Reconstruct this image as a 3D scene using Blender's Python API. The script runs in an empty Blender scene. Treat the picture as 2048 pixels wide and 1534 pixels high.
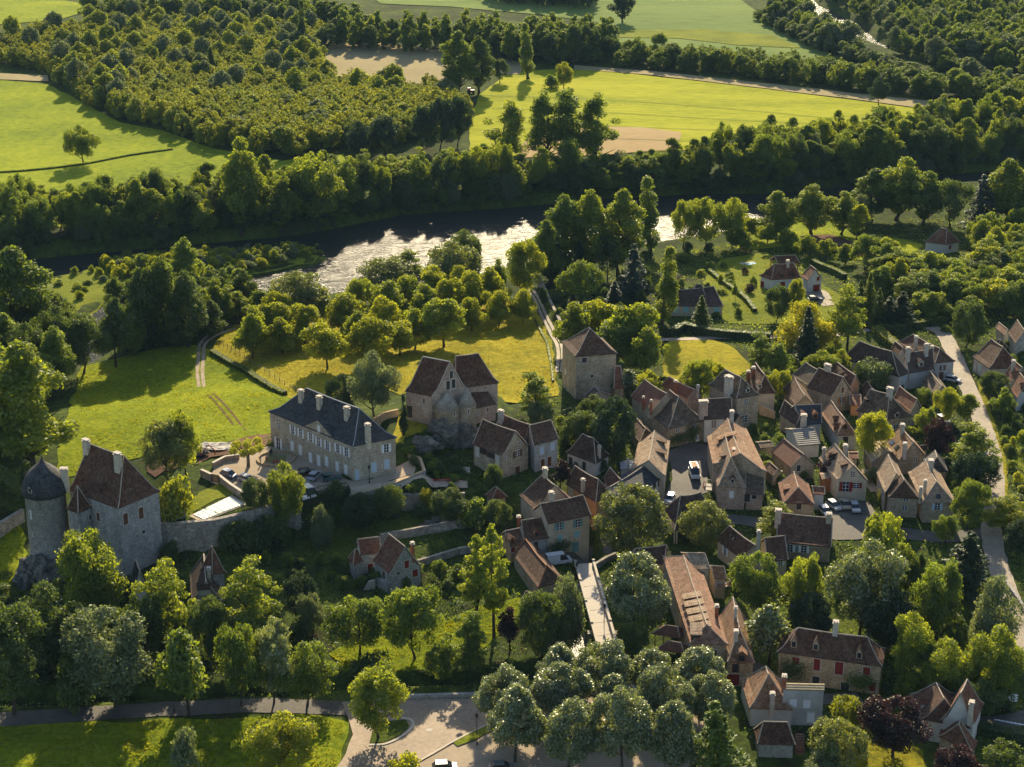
import bpy, bmesh, math, random
import numpy as np
from mathutils import Vector, Matrix
from mathutils.bvhtree import BVHTree
from mathutils.geometry import delaunay_2d_cdt
R = math.radians
sc = bpy.context.scene
C = sc.collection
random.seed(7)
RNG = np.random.default_rng(11)

# ------------------------------------------------------------------ camera, sky, sun, exposure
FPX, PITCH, CZ = 3600.0, R(20.5), 160.0
SP, CP = math.sin(PITCH), math.cos(PITCH)
cam = bpy.data.cameras.new('camera'); cam.sensor_width = 36; cam.lens = 36*FPX/2048
cam.clip_start = 1; cam.clip_end = 30000
camo = bpy.data.objects.new('camera', cam); C.objects.link(camo)
camo.location = (0, 0, CZ); camo.rotation_euler = (math.pi/2-PITCH, 0, 0); sc.camera = camo
SUN_AZ, SUN_EL = R(2.5), R(27)
world = bpy.data.worlds.new('World'); sc.world = world; world.use_nodes = True
wn = world.node_tree; bg = wn.nodes['Background']
sky = wn.nodes.new('ShaderNodeTexSky'); sky.sky_type = 'NISHITA'; sky.sun_disc = False
sky.sun_elevation = SUN_EL; sky.sun_rotation = SUN_AZ; sky.air_density = 1.0; sky.dust_density = 1.0
wn.links.new(sky.outputs[0], bg.inputs[0]); bg.inputs[1].default_value = 0.095
sun = bpy.data.lights.new('sun', 'SUN'); sun.energy = 5.0; sun.angle = R(0.6); sun.color = (1.0, 0.83, 0.55)
suno = bpy.data.objects.new('sun', sun); C.objects.link(suno)
sd = Vector((math.sin(SUN_AZ)*math.cos(SUN_EL), math.cos(SUN_AZ)*math.cos(SUN_EL), math.sin(SUN_EL)))
suno.rotation_euler = sd.to_track_quat('Z', 'Y').to_euler(); suno.location = (0, 300, 400)
sc.view_settings.view_transform = 'Standard'; sc.view_settings.look = 'None'
sc.view_settings.gamma = 1.0; sc.view_settings.exposure = 0.95
sc.render.engine = 'CYCLES'
cy = sc.cycles
cy.max_bounces = 5; cy.diffuse_bounces = 3; cy.glossy_bounces = 2; cy.transmission_bounces = 3
cy.volume_bounces = 0; cy.transparent_max_bounces = 4; cy.use_denoising = True; cy.adaptive_threshold = .02
cy.sample_clamp_indirect = 4; cy.sample_clamp_direct = 0; cy.caustics_reflective = False; cy.caustics_refractive = False

# ------------------------------------------------------------------ survey helpers: where a sight line meets the land
def ray(px, py):
    u, v = (px-1024)/FPX, (py-767)/FPX
    return Vector((u, CP-v*SP, -SP-v*CP))
def at(px, py, z):
    d = ray(px, py); t = (z-CZ)/d.z
    return Vector((d.x*t, d.y*t, z))
def project(p):
    d = p[1]*CP-(p[2]-CZ)*SP; up = p[1]*SP+(p[2]-CZ)*CP
    return 1024+FPX*p[0]/d, 767-FPX*up/d
def sdist(X, Y, poly):                              # signed distance to a polygon, negative inside
    P = np.asarray(poly, float); Q = np.roll(P, -1, 0)
    best = np.full(X.shape, 1e18); ins = np.zeros(X.shape, bool)
    for (x0, y0), (x1, y1) in zip(P, Q):
        dx, dy = x1-x0, y1-y0; L = dx*dx+dy*dy+1e-12
        t = np.clip(((X-x0)*dx+(Y-y0)*dy)/L, 0, 1)
        best = np.minimum(best, (X-x0-t*dx)**2+(Y-y0-t*dy)**2)
        c = ((y0 > Y) != (y1 > Y)) & (X < dx*(Y-y0)/(dy if abs(dy) > 1e-9 else 1e-9)+x0)
        ins ^= c
    d = np.sqrt(best)
    return np.where(ins, -d, d)
def wpoly(pts, z): return [tuple(at(x, y, z)[:2]) for x, y in pts]

# levels of the land, read off the photograph: (column, row, metres above the plain)
CTRL = [(-300,-100,0),(0,20,0),(400,20,0),(800,30,0),(1200,30,0),(1600,30,0),(2100,30,0),(2400,-100,0),
 (0,200,0),(300,280,0),(700,250,0),(1100,200,0),(1500,200,0),(1900,200,0),(-300,300,0),(2400,300,0),
 (0,420,0),(400,400,0),(800,340,0),(1200,310,0),(1600,300,0),(2000,280,0),(-300,520,0),
 (200,640,-1),(130,700,1),(450,620,0),(650,620,1),(800,590,.5),(1000,560,0),(1250,530,0),(1500,500,0),(1700,440,0),(2000,440,1),(2300,500,2),
 (250,760,3.5),(420,700,3),(500,830,8),(250,880,7.5),(420,890,9.5),(150,900,7),(700,680,3),(950,640,2.5),(1000,720,5),(830,760,8),(640,760,5.5),(-200,800,4),(-200,1000,5),
 (794,838,12.5),(830,905,9.5),(880,908,8.6),(920,912,8.2),(990,830,10.5),(1080,640,2.5),(1110,760,7),(1150,800,7.5),(1215,785,6.5),(1130,850,8),(1005,962,7.5),(1080,938,7.5),(900,940,8.5),(940,985,7),
 (780,1035,5),(860,1070,4),(700,1090,3.2),(620,1095,3.2),(950,1020,5),(1100,1110,2.4),(1190,948,5.5),(1150,1110,2),(1260,1080,2.5),
 (450,1098,4.2),(380,1118,4.2),(530,1056,5),(560,1110,3.5),(700,1010,6),
 (1350,950,4),(1340,1000,3.4),(1390,880,4.5),(1300,830,6),(1380,1060,2.8),(1690,1025,3.4),(1500,1050,3),(1600,900,4.2),(1750,850,4.2),(1950,800,4.2),(1990,1000,3.6),(2030,1250,2.6),(1900,680,4),(2150,900,4.5),
 (1550,620,2.5),(1400,650,3),(1380,720,4),(1600,500,1),(1850,560,3),(1700,1250,2.2),(1850,1150,2.6),(1900,1450,2),(1650,1430,2),(1300,1480,2),(1000,1510,2),(900,1440,1.6),(700,1420,1.2),
 (1420,1330,2),(2150,1300,2.4),(1600,1700,2),(900,1750,2),(200,1750,1.5),(-300,1500,1),(2400,1600,2),
 (0,1440,.9),(300,1490,1.1),(300,1330,.8),(150,1280,1.2),(400,1240,1.6),(60,1200,2.2),(20,1120,4.6),(20,1020,6),(245,1165,4),(600,1210,1.8),(780,1185,2.2),(900,1135,3),(720,1280,1),(900,1270,1),(1000,1190,1.6),(1080,1250,1.2),
 (1260,1290,2),(1100,1380,1.5),(1180,1180,1.8),(-300,1250,1.5)]
CW = np.array([(at(x, y, z).x, at(x, y, z).y, z) for x, y, z in CTRL])
PLATEAU = [  # (outline in the photograph, level, width of the edge in metres)
 (wpoly([(322,1048),(350,1047),(430,1040),(545,1010),(600,1002),(700,985),(850,962),(848,940),(790,880),(700,850),(540,870),(440,915),(360,930),(310,985)], 10.2), 10.2, 1.6),
 (wpoly([(765,892),(800,800),(870,770),(1000,790),(1010,830),(965,842),(920,852),(875,858),(835,868),(800,893)], 12.5), 12.5, 2.2)]
RIVER_Z, STREAM_Z, FAR_Z = -4.0, -1.0, -3.5
RIVER_PX = [(-120,700),(-120,540),(0,522),(200,503),(420,484),(600,468),(800,428),(1000,415),(1200,396),(1400,386),(1520,386),(1700,372),(1830,352),(2048,335),(2300,310),
 (2300,345),(2048,372),(1840,392),(1700,420),(1640,440),(1560,455),(1500,470),(1400,488),(1290,505),(1190,520),(1060,540),(930,570),(850,585),(720,600),(620,618),(520,640),(400,640),(300,665),(235,715),(150,770),(60,800)]
ISLAND_PX = [(-120,590),(60,552),(180,528),(340,514),(480,502),(600,498),(690,505),(640,530),(560,545),(480,560),(400,575),(300,590),(235,603),(198,625),(184,660),(150,715),(60,765),(-120,780)]
STREAM_PX = [(-100,1420),(0,1408),(200,1402),(400,1398),(560,1392),(700,1378),(800,1376),(900,1376),(1000,1366),(1090,1340),(1130,1310),(1150,1270),(1145,1230),(1160,1150),(1150,1080),(1185,1080),(1190,1150),(1172,1230),(1178,1290),(1160,1330),(1100,1368),(1010,1388),(900,1391),(800,1392),(700,1396),(560,1408),(400,1414),(200,1420),(0,1426),(-100,1436)]
FAR_PX = [(1560,-60),(1600,0),(1632,30),(1662,58),(1700,74),(1760,100),(1830,128),(1900,150),(1990,180),(2060,200),(2060,185),(1990,162),(1900,135),(1830,112),(1760,84),(1728,52),(1690,33),(1640,10),(1600,-60)]
RIVER, ISLAND = wpoly(RIVER_PX, RIVER_Z), wpoly(ISLAND_PX, RIVER_Z+1)
STREAM, FARR = wpoly(STREAM_PX, STREAM_Z), wpoly(FAR_PX, FAR_Z)
def sstep(a, b, x):
    t = np.clip((x-a)/(b-a), 0, 1); return t*t*(3-2*t)
def hgt(X, Y):
    X = np.atleast_1d(np.asarray(X, float)); Y = np.atleast_1d(np.asarray(Y, float)); shp = X.shape
    X, Y = X.ravel(), Y.ravel(); out = np.empty(len(X))
    for i in range(0, len(X), 40000):
        x, y = X[i:i+40000], Y[i:i+40000]
        d2 = (x[:, None]-CW[:, 0])**2+(y[:, None]-CW[:, 1])**2
        w = 1.0/np.square(d2+6.0)
        z = (w*CW[:, 2]).sum(1)/w.sum(1)
        for poly, lev, wd in PLATEAU:
            s = sdist(x, y, poly); k = 1-sstep(-wd*.2, wd, s); z = z*(1-k)+lev*k
        s = sdist(x, y, RIVER); k = 1-sstep(-5, 4, s)
        if k.max() > 0:
            si = sdist(x, y, ISLAND); isl = 1-sstep(-6, 2, si)
            bed = (RIVER_Z-2.5)*(1-isl)+(RIVER_Z+1.1)*isl
            z = z*(1-k)+bed*k
        s = sdist(x, y, STREAM); k = 1-sstep(-1.2, 1.0, s); z = z*(1-k)+(STREAM_Z-.9)*k
        s = sdist(x, y, FARR); k = 1-sstep(-5, 4, s); z = z*(1-k)+(FAR_Z-2)*k
        out[i:i+40000] = z
    return out.reshape(shp)
YS = 150.0*1.0042**np.arange(552); TS = np.linspace(-.42, .42, 330)     # the survey grid, closer together near the camera
ZG = hgt(*(lambda a: (a[0]*a[1], a[0]))(np.meshgrid(YS, TS, indexing='ij')))
def hq(X, Y):
    X = np.asarray(X, float); Y = np.asarray(Y, float)
    r = np.clip(np.log(np.maximum(Y, 1)/150.0)/math.log(1.0042), 0, 550.999); c = np.clip((X/np.maximum(Y, 1)+.42)/.84*329, 0, 328.999)
    i, j = r.astype(int), c.astype(int); a, b = r-i, c-j
    return ZG[i, j]*(1-a)*(1-b)+ZG[i+1, j]*a*(1-b)+ZG[i, j+1]*(1-a)*b+ZG[i+1, j+1]*a*b
def h1(x, y):
    r = min(max(math.log(max(y, 1)/150.0)/math.log(1.0042), 0), 550.999); c = min(max((x/max(y, 1)+.42)/.84*329, 0), 328.999)
    i, j = int(r), int(c); a, b = r-i, c-j
    return float(ZG[i, j]*(1-a)*(1-b)+ZG[i+1, j]*a*(1-b)+ZG[i, j+1]*(1-a)*b+ZG[i+1, j+1]*a*b)
ZL = np.arange(24, -7.6, -.08)
def G(px, py):                                      # the first ground a sight line meets
    d = ray(px, py); t = (ZL-CZ)/d.z; X, Y = d.x*t, d.y*t; H = hq(X, Y)-ZL; k = int(np.argmax(H >= 0))
    if k == 0: return at(px, py, 0.0)
    f = H[k-1]/(H[k-1]-H[k]); tt = t[k-1]+(t[k]-t[k-1])*f; x, y = d.x*tt, d.y*tt
    return Vector((x, y, h1(x, y)))
def ppm(p): return FPX/(p[1]*CP-(p[2]-CZ)*SP)       # pixels per metre there

# ------------------------------------------------------------------ materials
MATS = {}
def newmat(name):
    m = bpy.data.materials.new(name); m.use_nodes = True; MATS[name] = m
    nt = m.node_tree; b = nt.nodes['Principled BSDF']
    return m, nt, b
def N(nt, t, **kw):
    n = nt.nodes.new(t)
    for k, v in kw.items():
        if k in n.inputs: n.inputs[k].default_value = v
        else: setattr(n, k, v)
    return n
def coords(nt, scale=(1,1,1), obj=True):
    tc = N(nt, 'ShaderNodeTexCoord' if obj else 'ShaderNodeNewGeometry')
    mp = N(nt, 'ShaderNodeMapping'); mp.inputs['Scale'].default_value = scale
    nt.links.new(tc.outputs['Object' if obj else 'Position'], mp.inputs[0]); return mp.outputs[0]
def noise(nt, vec, scale, detail=3, rough=.6):
    n = N(nt, 'ShaderNodeTexNoise', Scale=scale, Detail=detail, Roughness=rough); nt.links.new(vec, n.inputs['Vector']); return n.outputs['Fac']
def ramp(nt, fac, stops):
    r = N(nt, 'ShaderNodeValToRGB'); e = r.color_ramp.elements
    while len(e) < len(stops): e.new(.5)
    for el, (p, c) in zip(e, stops): el.position = p; el.color = (*c, 1)
    nt.links.new(fac, r.inputs[0]); return r.outputs[0]
def mixc(nt, a, b, fac, mode='MIX'):
    m = N(nt, 'ShaderNodeMix', data_type='RGBA', blend_type=mode)
    for s, v in ((6, a), (7, b)):
        if isinstance(v, tuple): m.inputs[s].default_value = (*v, 1)
        else: nt.links.new(v, m.inputs[s])
    if isinstance(fac, float): m.inputs[0].default_value = fac
    else: nt.links.new(fac, m.inputs[0])
    return m.outputs[2]
def bump(nt, b, height, strength=.5, dist=.1):
    n = N(nt, 'ShaderNodeBump', Strength=strength, Distance=dist); nt.links.new(height, n.inputs['Height']); nt.links.new(n.outputs[0], b.inputs['Normal'])
def plain(name, col, rough=.7, var=.25, scale=1.2, metal=0):
    m, nt, b = newmat(name); v = coords(nt)
    f = noise(nt, v, scale, 4)
    lo = tuple(c*(1-var) for c in col); hi = tuple(min(1, c*(1+var)) for c in col)
    nt.links.new(ramp(nt, f, [(.3, lo), (.7, hi)]), b.inputs['Base Color'])
    b.inputs['Roughness'].default_value = rough; b.inputs['Metallic'].default_value = metal; b.inputs['Specular IOR Level'].default_value = .3
    return m
def stone(name, c1, c2, c3, cell=1.5, bs=.8):      # coursed rubble: cells, blotches, rain streaks
    m, nt, b = newmat(name); v = coords(nt, (1, 1, 1.7))
    vo = N(nt, 'ShaderNodeTexVoronoi', Scale=cell); nt.links.new(v, vo.inputs['Vector'])
    hs = N(nt, 'ShaderNodeSeparateColor'); nt.links.new(vo.outputs['Color'], hs.inputs[0])
    col = ramp(nt, hs.outputs[0], [(0, c1), (.5, c2), (1, c3)])
    big = noise(nt, coords(nt, (1, 1, .45)), .55, 6, .7)
    col = mixc(nt, col, ramp(nt, big, [(.3, tuple(x*.62 for x in c1)), (.72, tuple(min(1, x*1.25) for x in c3))]), .55)
    de = N(nt, 'ShaderNodeTexVoronoi', Scale=cell, feature='DISTANCE_TO_EDGE'); nt.links.new(v, de.inputs['Vector'])
    jt = ramp(nt, de.outputs[0], [(0, (.50, .49, .47)), (.12, (1, 1, 1))])
    col = mixc(nt, col, jt, .8, 'MULTIPLY')
    nt.links.new(col, b.inputs['Base Color']); b.inputs['Roughness'].default_value = .9; b.inputs['Specular IOR Level'].default_value = .15
    bump(nt, b, de.outputs[0], bs, .12)
    return m
def tiles(name, c1, c2, c3, lich=(.32, .30, .22), la=.55, rough=.85, rows=4.2, spec=.25):  # flat tiles: per-tile tone, moss and lichen blotches, course lines
    m, nt, b = newmat(name); v = coords(nt)
    vo = N(nt, 'ShaderNodeTexVoronoi', Scale=3.6); nt.links.new(v, vo.inputs['Vector'])
    hs = N(nt, 'ShaderNodeSeparateColor'); nt.links.new(vo.outputs['Color'], hs.inputs[0])
    col = ramp(nt, hs.outputs[0], [(0, c1), (.5, c2), (1, c3)])
    big = noise(nt, v, .32, 7, .72)
    col = mixc(nt, col, lich, ramp(nt, big, [(.46, (0, 0, 0)), (.72, (la, la, la))]))
    b2 = noise(nt, v, 1.1, 5, .7)
    col = mixc(nt, col, ramp(nt, b2, [(.36, (.50, .47, .45)), (.62, (1.15, 1.12, 1.1))]), .9, 'MULTIPLY')
    wv = N(nt, 'ShaderNodeTexWave', wave_type='BANDS', bands_direction='Z', Scale=rows, Distortion=1.2); wv.inputs['Detail'].default_value = 2; wv.inputs['Detail Scale'].default_value = 3
    nt.links.new(v, wv.inputs['Vector'])
    nt.links.new(col, b.inputs['Base Color']); b.inputs['Roughness'].default_value = rough; b.inputs['Specular IOR Level'].default_value = spec
    ad = N(nt, 'ShaderNodeMath', operation='ADD'); nt.links.new(wv.outputs['Fac'], ad.inputs[0]); nt.links.new(hs.outputs[1], ad.inputs[1])
    bump(nt, b, ad.outputs[0], .55, .07)
    return m
def pantile(name, c1, c2, ribs=(2.2, 0, 0), bs=1.0):          # roofs whose ribs can be seen
    m, nt, b = newmat(name); v = coords(nt)
    f = noise(nt, v, .6, 6, .7)
    nt.links.new(ramp(nt, f, [(.3, c1), (.7, c2)]), b.inputs['Base Color'])
    wv = N(nt, 'ShaderNodeTexWave', wave_type='BANDS', bands_direction='Z', Scale=1.5, Distortion=.3); nt.links.new(v, wv.inputs['Vector'])
    b.inputs['Roughness'].default_value = .85; b.inputs['Specular IOR Level'].default_value = .2
    bump(nt, b, wv.outputs['Fac'], bs, .18)
    return m
def land(name, stops, sc1=.05, sc2=.9, streak=None, rough=1.0, bs=.5, bd=.15, spec=.05, fine=.55):
    m, nt, b = newmat(name); v = coords(nt, streak or (1, 1, 1), obj=False)
    a = noise(nt, v, sc1, 5, .6); c = noise(nt, v, sc2, 6, .75)
    mm = N(nt, 'ShaderNodeMix'); mm.inputs[0].default_value = fine; nt.links.new(a, mm.inputs[2]); nt.links.new(c, mm.inputs[3])
    nt.links.new(ramp(nt, mm.outputs[0], stops), b.inputs['Base Color'])
    b.inputs['Roughness'].default_value = rough; b.inputs['Specular IOR Level'].default_value = spec
    if bs: bump(nt, b, c, bs, bd)
    return m
def grass(name, dark, mid, light, tcol, sc1=.05, sc2=.8, streak=None, tr=.35, bs=.9, bd=.35):   # blades let the low sun through
    m = land(name, [(.40, dark), (.5, mid), (.61, light)], sc1, sc2, streak, bs=bs, bd=bd)
    b = m.node_tree.nodes['Principled BSDF']; b.inputs['Sheen Weight'].default_value = .12; b.inputs['Sheen Roughness'].default_value = .4; b.inputs['Sheen Tint'].default_value = (*tcol, 1)
    return m
def leafmat(name, c, t, tr=.42, gloss=.06, var=.35, rough=.42):
    m = bpy.data.materials.new(name); m.use_nodes = True; MATS[name] = m; nt = m.node_tree; nt.nodes.clear()
    out = N(nt, 'ShaderNodeOutputMaterial'); at_ = N(nt, 'ShaderNodeAttribute', attribute_name='tint'); oi = N(nt, 'ShaderNodeObjectInfo')
    ad = N(nt, 'ShaderNodeMath', operation='MULTIPLY_ADD'); nt.links.new(oi.outputs['Random'], ad.inputs[0]); ad.inputs[1].default_value = .45; nt.links.new(at_.outputs['Fac'], ad.inputs[2])
    f = N(nt, 'ShaderNodeMath', operation='MULTIPLY'); nt.links.new(ad.outputs[0], f.inputs[0]); f.inputs[1].default_value = .69
    def rng(col, w): return ramp(nt, f.outputs[0], [(.05, tuple(x*(1-var) for x in col)), (.5, col), (.95, tuple(min(1, x*(1+var)*(1+w*k)) for x, k in zip(col, (1, .45, .2))))])
    d = N(nt, 'ShaderNodeBsdfDiffuse'); nt.links.new(rng(c, .25), d.inputs[0])
    tl = N(nt, 'ShaderNodeBsdfTranslucent'); nt.links.new(rng(t, .25), tl.inputs[0])
    mx = N(nt, 'ShaderNodeMixShader'); mx.inputs[0].default_value = tr; nt.links.new(d.outputs[0], mx.inputs[1]); nt.links.new(tl.outputs[0], mx.inputs[2])
    g = N(nt, 'ShaderNodeBsdfGlossy', Roughness=rough); g.inputs[0].default_value = (.9, .95, .85, 1)
    m2 = N(nt, 'ShaderNodeMixShader'); m2.inputs[0].default_value = gloss; nt.links.new(mx.outputs[0], m2.inputs[1]); nt.links.new(g.outputs[0], m2.inputs[2])
    nt.links.new(m2.outputs[0], out.inputs[0]); return m

leafmat('leaf_lime', (0.133, 0.173, 0.015), (0.550, 0.578, 0.023), .45, .025, rough=.5)
leafmat('leaf_walnut', (0.101, 0.147, 0.016), (0.459, 0.529, 0.025), .44, .03, rough=.5)
leafmat('leaf_mid', (0.074, 0.120, 0.018), (0.343, 0.438, 0.027), .42, .03, rough=.5)
leafmat('leaf_dark', (0.050, 0.083, 0.019), (0.200, 0.275, 0.025), .36, .035, rough=.5)
leafmat('leaf_deep', (0.025, 0.049, 0.018), (0.066, 0.114, 0.022), .28, .035, rough=.5)
leafmat('leaf_grey', (0.115, 0.150, 0.075), (0.280, 0.340, 0.090), .38, .03, rough=.5)
leafmat('leaf_silver', (.118, .152, .060), (.36, .42, .070), .38, .10, rough=.42)
leafmat('leaf_blue', (0.036, 0.064, 0.050), (0.080, 0.130, 0.070), .26, .045, rough=.5)
leafmat('leaf_purple', (0.026, 0.013, 0.015), (0.065, 0.018, 0.022), .38, .03, rough=.5)
leafmat('leaf_gold', (0.190, 0.190, 0.014), (0.600, 0.580, 0.025), .46, .02, rough=.55)
leafmat('leaf_chestnut', (0.078, 0.109, 0.025), (0.340, 0.380, 0.034), .38, .06, rough=.48)
leafmat('leaf_grass', (0.120, 0.135, 0.010), (0.342, 0.360, 0.014), .45, .01, var=.3, rough=.6)
leafmat('leaf_straw', (0.200, 0.160, 0.018), (0.500, 0.400, 0.030), .45, .01, var=.3, rough=.6)
plain('bark', (.055, .042, .030), .95, .4, 2.5)
plain('bark_pale', (.16, .135, .10), .95, .4, 2.5)

land('ground_mat', [(.36, (.045, .036, .020)), (.46, (.032, .048, .012)), (.54, (.058, .085, .014)), (.66, (.105, .115, .026))], .05, .4, fine=.5, bs=.8, bd=.3)
grass('meadow_mat', (.070, .110, .006), (.160, .205, .008), (.265, .285, .012), (.9, .9, .1), .05, .8)
grass('meadow_far_mat', (.085, .130, .006), (.165, .215, .008), (.255, .285, .012), (.9, .9, .1), .02, .3)
grass('crop_mat', (.170, .200, .008), (.275, .295, .012), (.380, .370, .022), (.95, .95, .15), .03, .5, (.25, 1, 1))
grass('crop_green_mat', (.075, .120, .030), (.115, .165, .042), (.160, .210, .055), (.6, .8, .2), .015, .3, (.2, 1, 1))
grass('orchard_grass_mat', (.115, .120, .010), (.240, .215, .014), (.370, .305, .026), (1, .85, .1), .06, .7)
grass('lawn_mat', (.085, .120, .014), (.150, .180, .018), (.220, .230, .025), (.8, .8, .1), .06, 1.4)
grass('lawn_dark_mat', (.040, .062, .012), (.065, .090, .014), (.105, .125, .018), (.6, .7, .1), .06, 1.2)
land('wheat_mat', [(.3, (.27, .19, .085)), (.7, (.46, .34, .17))], .03, .6, (.3, 1, 1))
land('straw_mat', [(.3, (.24, .20, .10)), (.7, (.40, .33, .18))], .03, .6)
land('soil_mat', [(.3, (.085, .050, .034)), (.7, (.20, .12, .075))], .2, 1.4, bs=.8)
land('asphalt_mat', [(.36, (.19, .14, .095)), (.64, (.37, .28, .195))], .15, 1.2, rough=.75, bs=.25, bd=.03, spec=.35)
land('lane_mat', [(.36, (.18, .15, .115)), (.64, (.36, .30, .225))], .15, 1.2, rough=.8, bs=.3, bd=.04, spec=.3)
land('street_mat', [(.36, (.055, .050, .046)), (.64, (.12, .108, .095))], .2, 1.5, rough=.8, bs=.25, bd=.03, spec=.3)
land('gravel_mat', [(.3, (.27, .215, .155)), (.7, (.46, .38, .285))], .15, 2.2, bs=.4, bd=.05)
land('pebble_mat', [(.3, (.16, .145, .10)), (.7, (.32, .29, .21))], .2, 1.8, bs=.5)
stone('stone_warm', (.30, .225, .145), (.40, .315, .21), (.52, .43, .31))
stone('stone_cream', (.36, .295, .215), (.45, .38, .29), (.54, .47, .37))
stone('stone_grey', (.27, .255, .235), (.36, .345, .32), (.47, .455, .43))
stone('stone_gold', (.38, .265, .145), (.48, .35, .20), (.58, .45, .28))
stone('stone_pink', (.36, .25, .185), (.45, .335, .26), (.54, .43, .35))
stone('stone_rough', (.20, .175, .145), (.31, .28, .235), (.46, .42, .36), 1.3, 1.0)
stone('lauze', (.22, .20, .165), (.33, .30, .25), (.45, .415, .345), 2.0, 1.0)
stone('rock_mat', (.07, .064, .055), (.14, .13, .112), (.25, .235, .205), .7, 1.0)
plain('render_white', (.56, .53, .48), .85, .12, .5)
plain('render_cream', (.50, .41, .29), .85, .16, .5)
plain('render_ochre', (.52, .34, .17), .85, .18, .5)
plain('render_orange', (.52, .27, .13), .85, .18, .6)
plain('render_grey', (.42, .41, .39), .85, .2, .5)
plain('trim_stone', (.48, .43, .36), .85, .12, 2)
plain('shutter_white', (.74, .75, .77), .6, .05, 2)
plain('shutter_blue', (.42, .52, .62), .6, .1, 2)
plain('shutter_cobalt', (.06, .12, .42), .55, .1, 2)
plain('shutter_teal', (.12, .26, .25), .6, .15, 2)
plain('shutter_turquoise', (.25, .48, .50), .6, .1, 2)
plain('shutter_red', (.20, .014, .012), .55, .15, 2)
plain('shutter_brown', (.115, .045, .022), .65, .25, 2)
plain('wood', (.14, .085, .045), .8, .35, 3)
plain('wood_orange', (.34, .13, .045), .7, .3, 3)
plain('wood_pale', (.42, .34, .24), .8, .25, 3)
plain('chimney_render', (.50, .43, .33), .9, .22, 1.5)
plain('chimney_white', (.45, .41, .35), .9, .2, 1.5)
plain('chimney_brick', (.32, .115, .055), .9, .3, 3)
plain('mortar', (.40, .335, .255), .9, .3, 1.5)
plain('zinc', (.30, .32, .35), .45, .15, 1, .4)
plain('metal_or_hole_dark', (.03, .03, .032), .5, .2, 2)  # dark metal; also paints the shade inside holes and open windows
plain('fibre', (.36, .35, .33), .85, .25, .8)
plain('pool_cover', (.62, .70, .68), .5, .06, .6)
plain('paving', (.44, .35, .25), .9, .2, 1.2)
plain('flower_red', (.42, .03, .03), .8, .4, 6)
plain('skin', (.42, .26, .18), .6, .1, 4); plain('cloth_red', (.40, .04, .03), .9, .2, 4); plain('cloth_dark', (.05, .05, .07), .9, .2, 4); plain('cloth_white', (.6, .6, .58), .9, .1, 4); plain('hair', (.04, .025, .015), .7, .2, 6)
plain('tyre', (.015, .015, .016), .9, .2, 4); plain('rim', (.35, .35, .37), .35, .1, 4, .8)
tiles('roof_brown', (.078, .035, .021), (.120, .058, .035), (.168, .092, .058), (.24, .19, .13), .4)
tiles('roof_dark', (.058, .033, .024), (.084, .050, .037), (.118, .076, .056), (.2, .17, .13), la=.35)
tiles('roof_red', (0.144, 0.054, 0.029), (0.209, 0.083, 0.045), (0.259, 0.122, 0.071), la=.35)
tiles('roof_orange', (0.222, 0.109, 0.055), (0.296, 0.156, 0.082), (0.367, 0.222, 0.129), (.40, .34, .23))
tiles('roof_sand', (0.271, 0.180, 0.111), (0.344, 0.238, 0.152), (0.410, 0.299, 0.205), (.40, .36, .26))
tiles('roof_slate', (0.034, 0.037, 0.044), (0.053, 0.056, 0.066), (0.081, 0.083, 0.092), (.12, .115, .10), .5, .72, 5.0, .25)
tiles('roof_pink', (0.232, 0.112, 0.064), (0.296, 0.156, 0.094), (0.352, 0.216, 0.140), (.34, .27, .19), .5)
tiles('roof_grey', (.092, .062, .041), (.130, .092, .062), (.180, .136, .096), (.24, .21, .15))
pantile('roof_pantile', (.20, .085, .055), (.34, .16, .10)); pantile('roof_fibre', (.18, .17, .15), (.30, .28, .245)); pantile('roof_tin', (.34, .26, .15), (.50, .40, .25))
def glassmat():
    m, nt, b = newmat('glass'); b.inputs['Base Color'].default_value = (.022, .026, .032, 1); b.inputs['Roughness'].default_value = .12; b.inputs['Specular IOR Level'].default_value = .6
glassmat()
def paint(name, col, rough=.28, metal=.0):
    m, nt, b = newmat(name); f = noise(nt, coords(nt), 3, 2)
    nt.links.new(ramp(nt, f, [(.3, tuple(c*.9 for c in col)), (.7, col)]), b.inputs['Base Color']); b.inputs['Roughness'].default_value = rough; b.inputs['Metallic'].default_value = metal; b.inputs['Coat Weight'].default_value = .4
for nm, c in (('white', (.62, .63, .64)), ('silver', (.42, .44, .47)), ('black', (.018, .02, .024)), ('blue', (.04, .09, .24)), ('grey', (.16, .17, .18)), ('green', (.04, .12, .12)), ('red', (.34, .02, .015)), ('beige', (.40, .35, .25))): paint('paint_'+nm, c)
def water(name, col, scale, bs, rough, bd=.3, streak=(1, 1, 1), spec=.5, big=.7, bsc=.16):
    m, nt, b = newmat(name); v = coords(nt, streak, obj=False)
    b.inputs['Base Color'].default_value = (*col, 1); b.inputs['Roughness'].default_value = rough; b.inputs['IOR'].default_value = 1.33; b.inputs['Specular IOR Level'].default_value = spec
    a = noise(nt, v, scale, 4, .65); c = noise(nt, v, scale*bsc, 3, .6)
    ad = N(nt, 'ShaderNodeMath', operation='MULTIPLY_ADD'); nt.links.new(c, ad.inputs[0]); ad.inputs[1].default_value = big; nt.links.new(a, ad.inputs[2])
    bump(nt, b, ad.outputs[0], bs, bd)
water('river_water', (.022, .027, .024), 1.2, 1.0, .22, .34, (.32, 1, 1), .07, 2.2, .24)
water('stream_water', (.02, .024, .02), 1.3, 1.0, .25, .3)
water('pool_water', (.05, .30, .40), .6, .2, .1, .1)

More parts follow.
